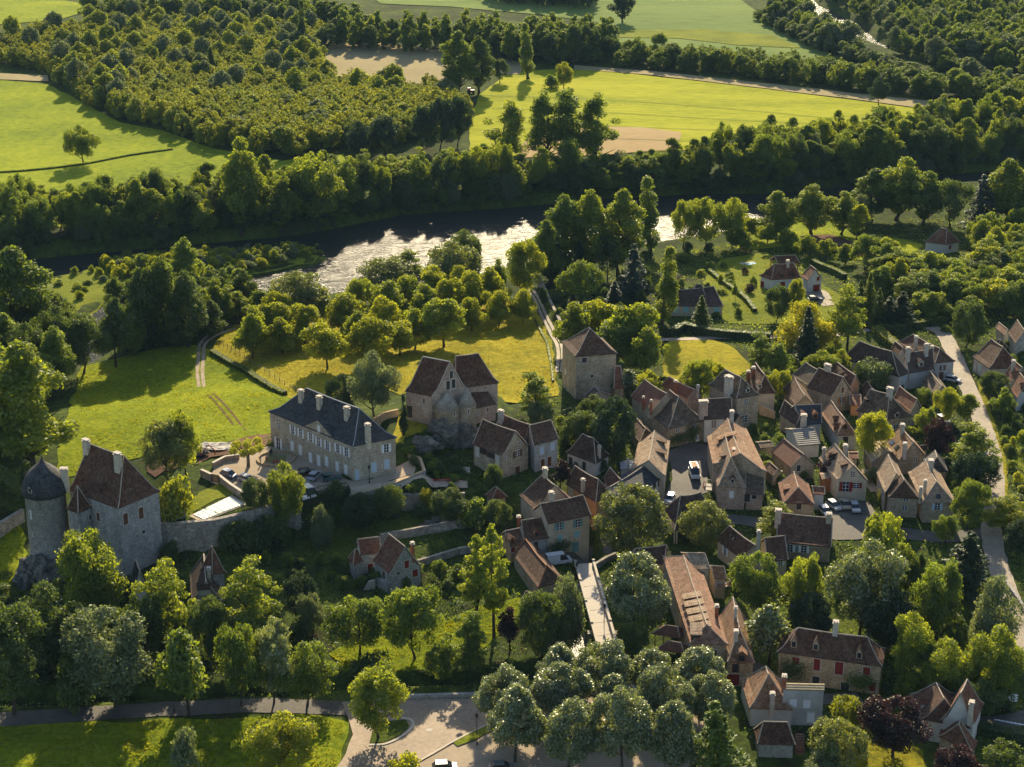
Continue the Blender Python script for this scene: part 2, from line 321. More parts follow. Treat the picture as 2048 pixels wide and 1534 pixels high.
# ------------------------------------------------------------------ object helpers
def tag(o, label=None, cat=None, group=None, kind=None):
    for k, v in (('label', label), ('category', cat), ('group', group), ('kind', kind)):
        if v: o[k] = v
    return o
def empty(name, loc=(0, 0, 0), label=None, cat=None, group=None):
    o = bpy.data.objects.new(name, None); C.objects.link(o); o.location = loc; o.empty_display_size = .2
    return tag(o, label, cat, group)
def link(name, me, parent=None, mat=None, loc=None, rot=None):
    o = bpy.data.objects.new(name, me); C.objects.link(o)
    if mat: me.materials.clear(); me.materials.append(MATS[mat])
    if parent: o.parent = parent
    if loc is not None: o.location = loc
    if rot is not None: o.rotation_euler = rot
    return o
def mesh(name, verts, faces, mat=None, parent=None, loc=None, rot=None, smooth=False):
    me = bpy.data.meshes.new(name); me.from_pydata([tuple(v) for v in verts], [], faces); me.update()
    if smooth: me.polygons.foreach_set('use_smooth', [True]*len(me.polygons))
    return link(name, me, parent, mat, loc, rot)
class MB:
    def __init__(s): s.v, s.f = [], []
    def add(s, v, f):
        k = len(s.v); s.v += [tuple(x) for x in v]; s.f += [tuple(i+k for i in q) for q in f]; return s
    def box(s, c, d, rz=0, taper=1.0):
        x, y, z = d[0]/2, d[1]/2, d[2]/2; ca, sa = math.cos(rz), math.sin(rz); vs = []
        for dz in (-z, z):
            k = 1 if dz < 0 else taper
            for dx, dy in ((-x, -y), (x, -y), (x, y), (-x, y)):
                dx, dy = dx*k, dy*k
                vs.append((c[0]+dx*ca-dy*sa, c[1]+dx*sa+dy*ca, c[2]+dz))
        return s.add(vs, [(3, 2, 1, 0), (4, 5, 6, 7), (0, 1, 5, 4), (1, 2, 6, 5), (2, 3, 7, 6), (3, 0, 4, 7)])
    def tube(s, pts, rad, n=6):
        vs = []; fs = []
        for i, p in enumerate(pts):
            p = Vector(p); a = Vector(pts[max(0, i-1)]); b = Vector(pts[min(len(pts)-1, i+1)]); t = (b-a).normalized()
            ax = Vector((0, 0, 1)) if abs(t.z) < .9 else Vector((1, 0, 0)); e1 = t.cross(ax).normalized(); e2 = t.cross(e1)
            r = rad[i] if isinstance(rad, (list, tuple)) else rad
            for k in range(n):
                an = 2*math.pi*k/n; vs.append(p+e1*(r*math.cos(an))+e2*(r*math.sin(an)))
        for i in range(len(pts)-1):
            for k in range(n): fs.append((i*n+k, i*n+(k+1) % n, (i+1)*n+(k+1) % n, (i+1)*n+k))
        fs.append(tuple(range(n-1, -1, -1))); fs.append(tuple(range((len(pts)-1)*n, len(pts)*n)))
        return s.add(vs, fs)
    def lathe(s, prof, n=24, c=(0, 0, 0)):
        vs = []; fs = []
        for r, z in prof:
            for k in range(n): vs.append((c[0]+r*math.cos(2*math.pi*k/n), c[1]+r*math.sin(2*math.pi*k/n), c[2]+z))
        for i in range(len(prof)-1):
            for k in range(n): fs.append((i*n+k, i*n+(k+1) % n, (i+1)*n+(k+1) % n, (i+1)*n+k))
        return s.add(vs, fs)
    def build(s, name, mat, parent=None, loc=None, rot=None, smooth=False): return mesh(name, s.v, s.f, mat, parent, loc, rot, smooth)

# ------------------------------------------------------------------ the land
def build_ground():
    ys = list(YS)+[1900, 2800, 4500, 9000]
    ts = [-4, -1.5, -.8, -.55]+list(TS)+[.55, .8, 1.5, 4]
    Y, T = np.meshgrid(ys, ts, indexing='ij'); X = Y*T; Z = hq(X, Y)
    n, m = X.shape
    co = np.stack([X, Y, Z], -1).reshape(-1, 3)
    i = (np.arange(n-1)[:, None]*m+np.arange(m-1)).ravel()
    fc = np.stack([i, i+1, i+m+1, i+m], 1)
    me = bpy.data.meshes.new('ground'); me.vertices.add(len(co)); me.vertices.foreach_set('co', co.ravel())
    me.loops.add(len(fc)*4); me.loops.foreach_set('vertex_index', fc.ravel().astype(np.int32))
    me.polygons.add(len(fc)); me.polygons.foreach_set('loop_start', np.arange(len(fc), dtype=np.int32)*4)
    me.update(); me.validate()
    me.polygons.foreach_set('use_smooth', [True]*len(me.polygons))
    tag(link('ground', me, None, 'ground_mat'), kind='structure')
build_ground()
def dens(pts, step):
    out = []
    for a, b in zip(pts, pts[1:]+pts[:1]):
        n = max(1, int((Vector(b)-Vector(a)).length/step))
        for k in range(n): out.append(tuple(Vector(a).lerp(Vector(b), k/n)))
    return out
NOVEG = []; FOOT = []; LANDS = {}
def drape(name, px, mat, off=.15, sp=4.0, kind='structure', jit=.6, world_pts=None):
    w = world_pts or [tuple(G(x, y)[:2]) for x, y in px]
    LANDS[name] = w
    if mat in ('gravel_mat', 'asphalt_mat', 'street_mat', 'lane_mat', 'soil_mat', 'paving'): NOVEG.append(w)
    b = dens(w, sp); b = [(x+random.uniform(-jit, jit), y+random.uniform(-jit, jit)) for x, y in b]
    A = np.array(b); x0, y0 = A.min(0); x1, y1 = A.max(0)
    gx, gy = np.meshgrid(np.arange(x0, x1, sp), np.arange(y0, y1, sp)); gx, gy = gx.ravel(), gy.ravel()
    ins = sdist(gx, gy, b) < -sp*.4
    pts = [Vector(q) for q in b]+[Vector((x, y)) for x, y in zip(gx[ins], gy[ins])]
    n = len(b)
    r = delaunay_2d_cdt(pts, [(i, (i+1) % n) for i in range(n)], [], 1, 1e-4)
    V = np.array([tuple(q) for q in r[0]]); Z = hq(V[:, 0], V[:, 1])+off
    o = mesh(name, np.column_stack([V, Z]), [tuple(f) for f in r[2]], mat, smooth=True)
    bm = bmesh.new(); bm.from_mesh(o.data)
    bmesh.ops.recalc_face_normals(bm, faces=bm.faces)
    if sum(f.normal.z for f in bm.faces) < 0: bmesh.ops.reverse_faces(bm, faces=bm.faces)
    bm.to_mesh(o.data); bm.free()
    return tag(o, kind=kind)
def spline(pts, n=6):
    P = [Vector(p) for p in pts]; P = [P[0]*2-P[1]]+P+[P[-1]*2-P[-2]]; out = []
    for i in range(1, len(P)-2):
        for k in range(n):
            t = k/n; a, b, c, d = P[i-1:i+3]
            out.append(.5*((2*b)+(c-a)*t+(2*a-5*b+4*c-d)*t*t+(3*b-a-3*c+d)*t**3))
    out.append(P[-2]); return out
def ribbon(name, px, width, mat, off=.2, n=8, kind='structure', world_pts=None, flat=None):
    c = spline(world_pts or [G(x, y).xy for x, y in px], n); vs = []; fs = []; K = 5
    for i, p in enumerate(c):
        t = (c[min(i+1, len(c)-1)]-c[max(i-1, 0)]).normalized(); s = Vector((-t.y, t.x))
        wd = width[0]+(width[1]-width[0])*i/(len(c)-1) if isinstance(width, tuple) else width
        for k in range(K):
            q = p+s*wd*(k/(K-1)-.5); e = random.uniform(-.12, .12)*wd*.3 if k in (0, K-1) else 0
            q = q+s*e; vs.append((q.x, q.y, (flat if flat is not None else h1(q.x, q.y))+off))
    for i in range(len(c)-1):
        for k in range(K-1): a = i*K+k; fs.append((a+1, a, a+K, a+K+1))
    NOVEG.append([v[:2] for v in vs[0::K]]+[v[:2] for v in vs[K-1::K]][::-1])
    o = mesh(name, vs, fs, mat, smooth=True)
    if o.data.polygons[0].normal.z < 0: o.data.flip_normals()
    return tag(o, kind=kind)
def sheet(name, poly, z, mat):
    w = dens([tuple(p) for p in poly], 15); r = delaunay_2d_cdt([Vector(q) for q in w], [(i, (i+1) % len(w)) for i in range(len(w))], [], 1, 1e-4)
    o = mesh(name, [(p[0], p[1], z) for p in r[0]], [tuple(f) for f in r[2]], mat)
    if o.data.polygons[0].normal.z < 0: o.data.flip_normals()
    return tag(o, kind='structure')
def grow(poly, d):
    P = np.array(poly); out = []
    for i in range(len(P)):
        a, b, c = P[i-1], P[i], P[(i+1) % len(P)]; t = c-a; t = t/np.linalg.norm(t); nrm = np.array([t[1], -t[0]])
        for s in (1, -1):
            q = b+nrm*s*d
            if sdist(q[:1], q[1:], poly)[0] > 0: out.append(tuple(q)); break
        else: out.append(tuple(b))
    return out
sheet('river', RIVER, RIVER_Z, 'river_water'); sheet('stream', grow(STREAM, .8), STREAM_Z, 'stream_water'); sheet('far_river', FARR, FAR_Z, 'river_water')

drape('meadow', [(-150,160),(0,160),(95,168),(165,205),(240,245),(330,262),(420,296),(560,322),(690,308),(700,360),(600,395),(400,440),(200,450),(0,460),(-150,470)], 'meadow_far_mat', sp=9)
drape('crop_field', [(935,245),(960,190),(1010,150),(1080,140),(1160,138),(1300,152),(1500,175),(1700,200),(1860,220),(1985,232),(1900,255),(1700,275),(1500,290),(1365,300),(1200,310),(1050,315),(940,300)], 'crop_mat', sp=9)
drape('stubble_field', [(1040,300),(1060,268),(1200,254),(1290,256),(1365,266),(1350,300),(1200,312),(1050,316)], 'wheat_mat', .3, sp=9)
drape('field_strip', [(1150,131),(1300,143),(1500,164),(1750,192),(1990,216),(1985,232),(1860,219),(1700,198),(1500,174),(1300,151),(1150,139)], 'straw_mat', .3, sp=9)
drape('wheat_field', [(650,84),(760,88),(890,103),(1010,118),(1060,128),(1040,150),(990,148),(900,152),(880,168),(760,168),(650,150)], 'straw_mat', .3, sp=9)
drape('green_field', [(700,-40),(760,8),(900,14),(1080,30),(1180,42),(1240,60),(1230,112),(1400,124),(1600,146),(1760,166),(1745,140),(1640,100),(1600,72),(1545,48),(1480,0),(1450,-40)], 'crop_green_mat', .3, sp=12)
drape('field_stripe', [(1240,62),(1400,60),(1545,72),(1600,98),(1480,92),(1350,78),(1240,76)], 'lawn_mat', .5, sp=12)
drape('upper_field', [(-150,-20),(0,0),(130,2),(200,14),(120,40),(0,50),(-150,60)], 'meadow_far_mat', .3, sp=12)
drape('far_lane', [(-150,135),(0,148),(95,152),(98,164),(0,160),(-150,156)], 'straw_mat', .4, sp=8)
drape('near_meadow', [(160,735),(230,718),(300,700),(390,690),(420,702),(470,735),(535,775),(580,800),(550,870),(440,888),(330,900),(240,925),(150,950),(110,960),(125,860)], 'meadow_mat', sp=4)
drape('orchard_grass', [(425,700),(470,650),(560,640),(720,635),(900,620),(1060,600),(1085,640),(1105,700),(1114,760),(1116,792),(1060,800),(1012,806),(990,800),(880,765),(800,790),(770,780),(660,790),(585,800),(500,750)], 'orchard_grass_mat', sp=4)
drape('gravel_bar', [(-100,600),(60,556),(180,532),(340,517),(480,505),(600,502),(675,507),(630,527),(560,541),(480,555),(400,570),(300,584),(230,598),(192,620),(178,655),(146,705),(60,750),(-100,770)], 'lawn_mat', .25, sp=5)
drape('roadside_grass', [(-150,1465),(0,1455),(350,1440),(560,1432),(640,1430),(692,1445),(690,1500),(670,1560),(500,1620),(-150,1620)], 'meadow_mat', .12, sp=3)
drape('riverside_lawn', [(655,1310),(690,1290),(780,1270),(900,1240),(960,1210),(1040,1195),(1050,1230),(980,1290),(900,1330),(800,1355),(700,1360)], 'meadow_mat', .12, sp=3)
drape('slope_lawn', [(-120,1180),(-120,1040),(0,1040),(45,1055),(55,1110),(20,1170)], 'meadow_mat', .15, sp=3)
drape('terrace_lawn', [(640,1130),(560,1110),(600,1085),(680,1060),(760,1030),(850,1030),(930,1040),(900,1070),(820,1090),(740,1110)], 'lawn_dark_mat', .12, sp=3)
drape('garden_lawn', [(1395,600),(1410,560),(1440,520),(1530,505),(1600,540),(1690,600),(1720,640),(1640,650),(1560,650),(1460,648)], 'lawn_mat', .15, sp=4)
drape('village_lawn', [(1326,760),(1328,690),(1345,682),(1420,680),(1458,692),(1505,735),(1470,755),(1400,768)], 'orchard_grass_mat', .15, sp=4)
drape('vineyard_lawn', [(1480,470),(1600,440),(1680,445),(1720,480),(1790,475),(1850,490),(1800,520),(1700,520),(1600,490),(1500,500)], 'meadow_mat', .15, sp=4)
drape('kitchen_garden_soil', [(1600,474),(1660,470),(1740,498),(1735,515),(1690,512),(1640,492)], 'soil_mat', .3, sp=4)
drape('verge', [(1955,760),(1975,800),(2000,880),(2015,930),(2015,1000),(2003,1070),(1996,1060),(2003,1000),(2000,930),(1985,880),(1962,815)], 'orchard_grass_mat', .2, sp=3, jit=.3)
drape('right_garden', [(2000,860),(2060,900),(2060,960),(2010,900)], 'lawn_mat', .15, sp=3)
drape('yard_lawn', [(1680,1480),(1730,1450),(1850,1500),(1850,1580),(1690,1580)], 'orchard_grass_mat', .12, sp=3)
drape('wood_floor', [(1560,1180),(1700,1130),(1990,1120),(2020,1300),(2048,1420),(1900,1400),(1790,1330),(1620,1230)], 'lawn_dark_mat', .12, sp=4)
drape('bare_earth', [(330,905),(440,890),(540,868),(545,890),(480,905),(425,915),(390,932),(330,945),(305,960),(290,930)], 'soil_mat', .2, sp=3)
drape('forecourt', [(425,945),(440,915),(500,905),(540,890),(560,900),(700,955),(740,960),(840,920),(848,945),(760,968),(700,980),(600,998),(560,1000),(500,985),(450,975),(420,965)], 'gravel_mat', .1, sp=3, jit=.2)
drape('pool_lawn', [(372,1043),(375,1010),(400,985),(440,968),(470,990),(430,1000),(385,1025),(380,1050)], 'lawn_mat', .12, sp=3, jit=.2)
drape('church_yard', [(775,905),(790,860),(800,820),(830,830),(860,860),(850,885),(810,900)], 'orchard_grass_mat', .12, sp=3, jit=.2)
drape('plaza', [(1090,1395),(1300,1355),(1410,1390),(1440,1480),(1440,1600),(700,1600),(760,1560),(850,1510),(940,1462),(1040,1420)], 'gravel_mat', .10, sp=3, jit=.2)
drape('junction', [(685,1406),(760,1398),(830,1398),(940,1398),(1040,1392),(1090,1386),(1100,1402),(1030,1428),(950,1465),(860,1508),(790,1545),(760,1600),(640,1600),(690,1510),(705,1470),(697,1438)], 'asphalt_mat', .16, sp=3, jit=.15)
ribbon('lower_road', [(-120,1448),(0,1440),(180,1428),(360,1418),(560,1412),(700,1418)], 4.6, 'street_mat', .14)
ribbon('village_road', [(1860,655),(1885,668),(1903,700),(1925,750),(1950,810),(1972,870),(1986,925),(1990,1000),(1983,1060),(1990,1110),(2012,1180),(2035,1240),(2060,1310)], 4.2, 'lane_mat', .22)
drape('village_square', [(1335,905),(1375,885),(1415,890),(1418,930),(1415,985),(1370,1000),(1335,1010),(1322,1000),(1345,960),(1340,930)], 'street_mat', .12, sp=3, jit=.2)
ribbon('village_street', [(1335,1005),(1380,1050),(1450,1040),(1510,1045),(1600,1062),(1680,1070),(1780,1065),(1880,1075),(1985,1068)], 4.6, 'street_mat', .16)
drape('car_park', [(1640,1020),(1680,1000),(1740,1005),(1760,1045),(1720,1065),(1660,1062)], 'street_mat', .13, sp=3, jit=.2)
drape('riverside_yard', [(1120,1130),(1130,1100),(1160,1080),(1220,1085),(1225,1110),(1190,1130)], 'street_mat', .12, sp=3, jit=.2)
for dx in (-5, 5): ribbon('farm_track', [(470+dx,655+dx*.5),(425+dx,672+dx*.4),(405+dx,690),(402+dx,715),(400+dx,745),(403+dx,775)], .9, 'gravel_mat', .22)
for dx in (-5, 4): ribbon('orchard_track', [(1062+dx,580),(1085+dx,625),(1105+dx,665),(1121+dx,700),(1119+dx,745)], .9, 'lane_mat', .22)
for k in range(4): ribbon('tramline', [(975+8*k, 192+26*k), (1200, 200+26*k), (1450, 218+22*k), (1690, 240+12*k)], .5, 'crop_green_mat', .35, 5)
ribbon('wheel_rut', [(415,790),(435,810),(455,835),(470,855)], .5, 'soil_mat', .2); ribbon('wheel_rut', [(425,788),(447,808),(470,835),(492,862)], .5, 'soil_mat', .2)
ribbon('terrace_path', [(700,985),(780,973),(860,968),(935,972)], 2.4, 'paving', .3)
ribbon('garden_drive', [(1225,685),(1330,680),(1450,676),(1560,675),(1680,670),(1740,660)], 3.0, 'lane_mat', .2)
ribbon('house_drive', [(1650,600),(1640,585),(1625,590),(1660,612)], 4.0, 'lane_mat', .22)
ribbon('side_road', [(1950,1445),(1990,1448),(2030,1442),(2080,1430)], 4.2, 'street_mat', .2)
ribbon('alley', [(1750,985),(1735,960),(1732,940)], 2.0, 'gravel_mat', .2)
ribbon('mill_lane', [(1500,1330),(1570,1395),(1650,1400),(1720,1395)], 3.5, 'street_mat', .2)
# ------------------------------------------------------------------ trees: leaf-clump crowns and limbed trunks, one mesh per habit, copied per tree
def leafmesh(name, c, nrm, size, tint, asp=.62):
    n = len(c); rv = RNG.normal(size=(n, 3)); nrm = nrm/np.linalg.norm(nrm, axis=1, keepdims=True)
    t = np.cross(nrm, rv); t /= np.linalg.norm(t, axis=1, keepdims=True)+1e-9; b = np.cross(nrm, t)
    s = size[:, None]
    v = np.stack([c-t*s, c-b*s*asp+nrm*s*.12, c+t*s, c+b*s*asp+nrm*s*.12], 1).reshape(-1, 3)
    me = bpy.data.meshes.new(name); me.vertices.add(n*4); me.vertices.foreach_set('co', v.ravel())
    me.loops.add(n*4); me.loops.foreach_set('vertex_index', np.arange(n*4, dtype=np.int32))
    me.polygons.add(n); me.polygons.foreach_set('loop_start', np.arange(n, dtype=np.int32)*4)
    me.update()
    a = me.attributes.new('tint', 'FLOAT', 'FACE'); a.data.foreach_set('value', tint.astype(np.float32))
    me.materials.append(MATS['leaf_mid']); return me
def blobs(cs, rs, n, ls, flat=.8, up=.35, shell=.55, jitter=.55, tone=.5):
    cs = np.asarray(cs, float); rs = np.asarray(rs, float); k = len(cs)
    w = rs**2; pick = RNG.choice(k, n, p=w/w.sum()); d = RNG.normal(size=(n, 3)); d[:, 2] += .25; d /= np.linalg.norm(d, axis=1, keepdims=True)
    r = rs[pick]*(shell+(1-shell)*RNG.random(n)**.6)*(1+.12*RNG.normal(size=n))
    p = cs[pick]+d*r[:, None]*np.array([1, 1, flat])
    nr = d*(1-jitter)+RNG.normal(size=(n, 3))*jitter+np.array([0, 0, up])
    bt = RNG.random(k); tint = np.clip(bt[pick]*tone+RNG.random(n)*(1-tone), 0, 1)
    return p, nr, ls*(.65+.7*RNG.random(n)), tint
def env_ell(t, lo=.0): return math.sqrt(max(0, 1-(2*t-1)**2))
ENV = {'round': lambda t: env_ell(t)**.75, 'wide': lambda t: (1-t)**.35*min(1, t*3.2+.35)**.9 if t < 1 else 0, 'tall': lambda t: min(1, t*2.6+.25)*(1-t**2.6)**.6,
 'column': lambda t: min(1, t*5+.25)*(1-t**2)**.55, 'cone': lambda t: (1-t)**.85+.03, 'dome': lambda t: min(1, t*4+.45)*(1-t**2.2)**.5,
 'egg': lambda t: min(1, t*2.2+.3)*(1-t**2)**.5, 'umbrella': lambda t: min(1, t*3+.55)*(1-t**2.5)**.5}
def scatter_blobs(env, n, W, z0, z1, br, inner=.45, wob=.18):
    out = []; rs = []; ph = RNG.random(4)*6.28
    while len(out) < n:
        t = RNG.random(); e = ENV[env](t)
        if RNG.random() > max(e, .15): continue
        a = RNG.random()*6.283; rr = inner+(1-inner)*RNG.random()**.5
        lump = 1+wob*(math.sin(2*a+ph[0])+.7*math.sin(3*a+ph[1]+5*t))
        r0 = br*(.65+.7*RNG.random()); rad = max(0, e*W/2*lump-r0*.75)*rr
        out.append((rad*math.cos(a), rad*math.sin(a), z0+(z1-z0)*t)); rs.append(r0*(.55+.5*e))
    return out, rs
def limbs(H, base, n, W, z0, lean=.3, r=None, top=.75, seg=6):
    m = MB(); r = r or H*.018; x, y = RNG.normal()*.02*H, RNG.normal()*.02*H
    m.tube([(0, 0, -.6), (0, 0, 0), (x*.4, y*.4, base*.6), (x, y, base), (x*1.2, y*1.2, H*top)], [r*1.5, r*1.35, r, r*.85, r*.15], seg)
    for k in range(n):
        a = 6.283*(k+RNG.random()*.6)/n; z = base*(.75+.3*RNG.random())+RNG.random()*(H*top-base)*.45; e = W*.5*(.45+.35*RNG.random()); dz = e*(.5+.9*RNG.random())
        p0 = Vector((x, y, z)); p1 = p0+Vector((math.cos(a)*e*.5, math.sin(a)*e*.5, dz*.45)); p2 = p0+Vector((math.cos(a)*e, math.sin(a)*e, dz))
        m.tube([p0, p1, p2], [r*.5, r*.34, r*.1], 4)
    return m
SHAPES = {}       # name -> list of (crown mesh, trunk mesh, height, width)
def shape(name, H, W, env, base, nb, br, nl, ls, nlimb=6, var=2, flat=.8, up=.35, shell=.55, jitter=.55, inner=.45, wob=.18, r=None, z0=None, top=.75, post=None, asp=.62):
    L = []
    for i in range(var):
        cs, rs = scatter_blobs(env, nb, W, (z0 if z0 is not None else base)+br*.4, H-br*.7, br, inner, wob)
        p, nr, s, t = blobs(cs, rs, nl, ls, flat, up, shell, jitter)
        if post: p, nr = post(p, nr)
        me = leafmesh('crown_'+name, p, nr, s, t, asp)
        Wm = 2*float(np.percentile(np.hypot(p[:, 0], p[:, 1]), 96)); Hm = float(np.percentile(p[:, 2], 99.5))
        m = limbs(H, base, nlimb, W, base, r=r, top=top); tm = bpy.data.meshes.new('trunk_'+name); tm.from_pydata(m.v, [], m.f); tm.materials.append(MATS['bark'])
        L.append((me, tm, Hm, Wm))
    SHAPES[name] = L
shape('walnut', 9, 9, 'wide', 1.8, 38, 1.2, 9000, .20, 8, 3, inner=.3, wob=.28)
shape('broad', 13, 11, 'round', 1.6, 52, 1.5, 14000, .21, 7, 3, inner=.35, wob=.25)
shape('tall', 18, 10, 'tall', 1.8, 66, 1.45, 15000, .23, 9, 3, inner=.35, wob=.25)
shape('bank', 15, 9.5, 'tall', .6, 56, 1.4, 11000, .24, 6, 3, inner=.4, wob=.25, z0=.2)
shape('open', 19, 10, 'tall', 3.0, 50, 1.4, 9500, .23, 12, 2, inner=.25, wob=.3, shell=.4, z0=1.6)
shape('plane', 10.5, 10, 'dome', 2.7, 74, 1.1, 21000, .165, 8, 3, inner=.5, wob=.13, up=.6)
shape('dense', 11, 10.5, 'round', 1.0, 80, 1.25, 15000, .19, 6, 2, inner=.6, wob=.12)
shape('poplar', 24, 4.2, 'column', 1.0, 66, .85, 9000, .21, 4, 2, inner=.3, flat=1.5, wob=.15)
shape('willow', 10, 10, 'dome', .5, 46, 1.45, 12000, .20, 6, 2, inner=.4, flat=1.1, z0=.2)
shape('locust', 13, 10, 'wide', 3.2, 50, 1.3, 8500, .21, 10, 3, inner=.25, flat=.4, up=.9, wob=.35, z0=1.8)
shape('shrub', 3.2, 3.6, 'dome', .1, 18, .75, 2200, .15, 3, 3, inner=.3, wob=.3, r=.06)
shape('bush', 2.2, 2.6, 'round', .05, 10, .6, 1300, .12, 3, 2, r=.05)
shape('ball', 4.6, 4.6, 'round', .3, 60, .62, 6500, .12, 4, 1, inner=.88, wob=0, shell=.8, jitter=.35, r=.12)
shape('cypress', 8, 1.5, 'column', .2, 40, .36, 3200, .13, 2, 1, inner=.5, flat=2.0, r=.1)
shape('umbrella', 9, 10, 'umbrella', 4.6, 44, 1.1, 9000, .18, 10, 1, z0=4.0, up=.8, wob=.1, inner=.5)
shape('feather', 17, 7, 'egg', 5.0, 60, .95, 8500, .20, 10, 2, inner=.2, wob=.2, z0=3.2, flat=.6, r=.26, top=.95)
shape('sapling', 6.5, 4.2, 'egg', 1.4, 24, .8, 3200, .17, 5, 2, inner=.3, wob=.25)
shape('farwood', 13, 9, 'round', .6, 34, 1.5, 4200, .33, 4, 3, inner=.45, wob=.22, up=.6)
shape('fartall', 18, 7.5, 'tall', .6, 34, 1.4, 4200, .35, 4, 2, inner=.4, wob=.2, up=.6)
shape('farwalnut', 9, 8.5, 'dome', 1.0, 70, .85, 6200, .22, 5, 3, inner=.6, wob=.1, up=.9, z0=.4, jitter=.5)
def conifer(name, H, W, tiers, nl, ls, droop=.25, var=1, base=.6, rag=.3):
    L = []
    for q in range(var):
        P, Nn = [], []
        for k in range(tiers):
            t = (k+.5*RNG.random())/tiers; R0 = W/2*((1-t)**.9+.03); nb = 7 if t < .7 else 5
            for j in range(nb):
                a = 6.283*(j+RNG.random()*.8)/nb; ln = R0*(1-rag*RNG.random()); m = max(8, int(nl/tiers/nb*(1.6-1.2*t)))
                u = RNG.random(m)**.7; sp = (RNG.random(m)-.5)*2*ln*.28*(1.1-u*.7)
                P.append(np.stack([math.cos(a)*ln*u-math.sin(a)*sp, math.sin(a)*ln*u+math.cos(a)*sp, base+(H-base)*t-droop*ln*u**1.4+RNG.normal(size=m)*.09*H/tiers*2], 1))
                Nn.append(np.tile([math.cos(a)*.35, math.sin(a)*.35, 1], (m, 1))+RNG.normal(size=(m, 3))*.45)
        P, Nn = np.concatenate(P), np.concatenate(Nn); n = len(P)
        Wm = 2*float(np.percentile(np.hypot(P[:, 0], P[:, 1]), 95)); me = leafmesh('crown_'+name, P, Nn, ls*(.6+.8*RNG.random(n)), RNG.random(n), .5)
        m = MB().tube([(0, 0, -.5), (0, 0, H*.5), (0, 0, H*.97)], [H*.017, H*.01, .03], 6); tm = bpy.data.meshes.new('trunk_'+name); tm.from_pydata(m.v, [], m.f); tm.materials.append(MATS['bark'])
        L.append((me, tm, H, Wm))
    SHAPES[name] = L
conifer('spruce', 14, 6.5, 22, 7000, .24, .3, 2)
conifer('cedar', 15, 10, 13, 8000, .26, .12, 1, 1.5, .45)
TREES = 0
KIND = {'shrub': 'shrub', 'bush': 'bush', 'walnut': 'walnut_tree', 'farwalnut': 'plantation_tree', 'farwood': 'woodland_tree', 'tall': 'tall_tree', 'fartall': 'woodland_tree', 'open': 'tall_tree', 'bank': 'riverside_tree', 'plane': 'plane_tree', 'poplar': 'columnar_poplar', 'willow': 'willow_tree',
 'locust': 'locust_tree', 'spruce': 'conifer', 'cedar': 'conifer', 'umbrella': 'conifer', 'cypress': 'conifer', 'feather': 'conifer', 'sapling': 'young_tree', 'ball': 'clipped_tree', 'dense': 'round_tree'}
def plant(pos, shp, leaf, h, w, label, group=None, cat='tree', name=None, rz=None, v=None, trunk=True):
    global TREES; TREES += 1
    L = SHAPES[shp]; me, tm, H, W = L[v if v is not None else random.randrange(len(L))]
    nm = name or KIND.get(shp, 'leafy_tree')
    if cat == 'tree': cat = nm.replace('_', ' ')
    e = empty(nm, pos, label, cat, group)
    e.rotation_euler = (random.gauss(0, .035), random.gauss(0, .035), random.uniform(0, 6.283) if rz is None else rz); e.scale = (w/W, w/W, h/H)
    c = bpy.data.objects.new('crown', me); C.objects.link(c); c.parent = e
    s = c.material_slots[0]; s.link = 'OBJECT'; s.material = MATS['leaf_'+leaf]
    if trunk:
        t = bpy.data.objects.new('trunk', tm); C.objects.link(t); t.parent = e
    return e
def T(shp, leaf, cx, top, base, wpx, label, group=None, cat='tree', **kw):
    p = G(cx, base); s = ppm(p); th = math.atan2(CZ-p.z, p.y)
    h = (base-top)/s/math.cos(th)
    # seen from above, a wide crown's outline rises over its tip: find the height whose outline fits
    a_, lo, hi = wpx/s*.42, .5, h
    for _ in range(24):
        m_ = (lo+hi)/2
        if .6*m_*math.cos(th)+math.sqrt((a_*math.sin(th))**2+(.4*m_*math.cos(th))**2) < (base-top)/s: lo = m_
        else: hi = m_
    h = lo
    return plant(p, shp, leaf, max(h, .8), wpx/s*(1.06 if shp == 'plane' else 1.0), label, group, cat, **kw)
def inpoly(pxpoly, spacing, jit=.35, world_pts=None, row=None):
    w = world_pts or [tuple(G(x, y)[:2]) for x, y in pxpoly]
    A = np.array(w); x0, y0 = A.min(0); x1, y1 = A.max(0)
    sx, sy = (spacing, spacing) if not isinstance(spacing, tuple) else spacing
    X, Y = np.meshgrid(np.arange(x0, x1, sx), np.arange(y0, y1, sy)); X = X+((np.arange(X.shape[0]) % 2)*sx/2)[:, None]
    X = X.ravel()+RNG.uniform(-jit, jit, X.size)*sx; Y = Y.ravel()+RNG.uniform(-jit, jit, Y.size)*sy
    k = sdist(X, Y, w) < 0; X, Y = X[k], Y[k]
    o = np.argsort(Y); X, Y = X[o], Y[o]
    return np.column_stack([X, Y, hq(X, Y)])
def forest(px, spacing, mix, hr, wr, label, group, limit=300, stuff=None, jit=.35, cat='tree', name=None):
    pts = inpoly(px, spacing, jit); near, rest = pts[:limit], pts[limit:]
    names = [m[0:2] for m in mix]; wts = np.array([m[2] for m in mix], float); wts /= wts.sum()
    for p in near:
        i = RNG.choice(len(mix), p=wts); k = mix[i][3] if len(mix[i]) > 3 else 1
        plant(p, names[i][0], names[i][1], random.uniform(*hr)*k, random.uniform(*wr)*(1 if k == 1 else .7), label, group, cat, name)
    if len(rest): wood(stuff or 'wood', rest, mix, hr, wr)
    return len(pts)
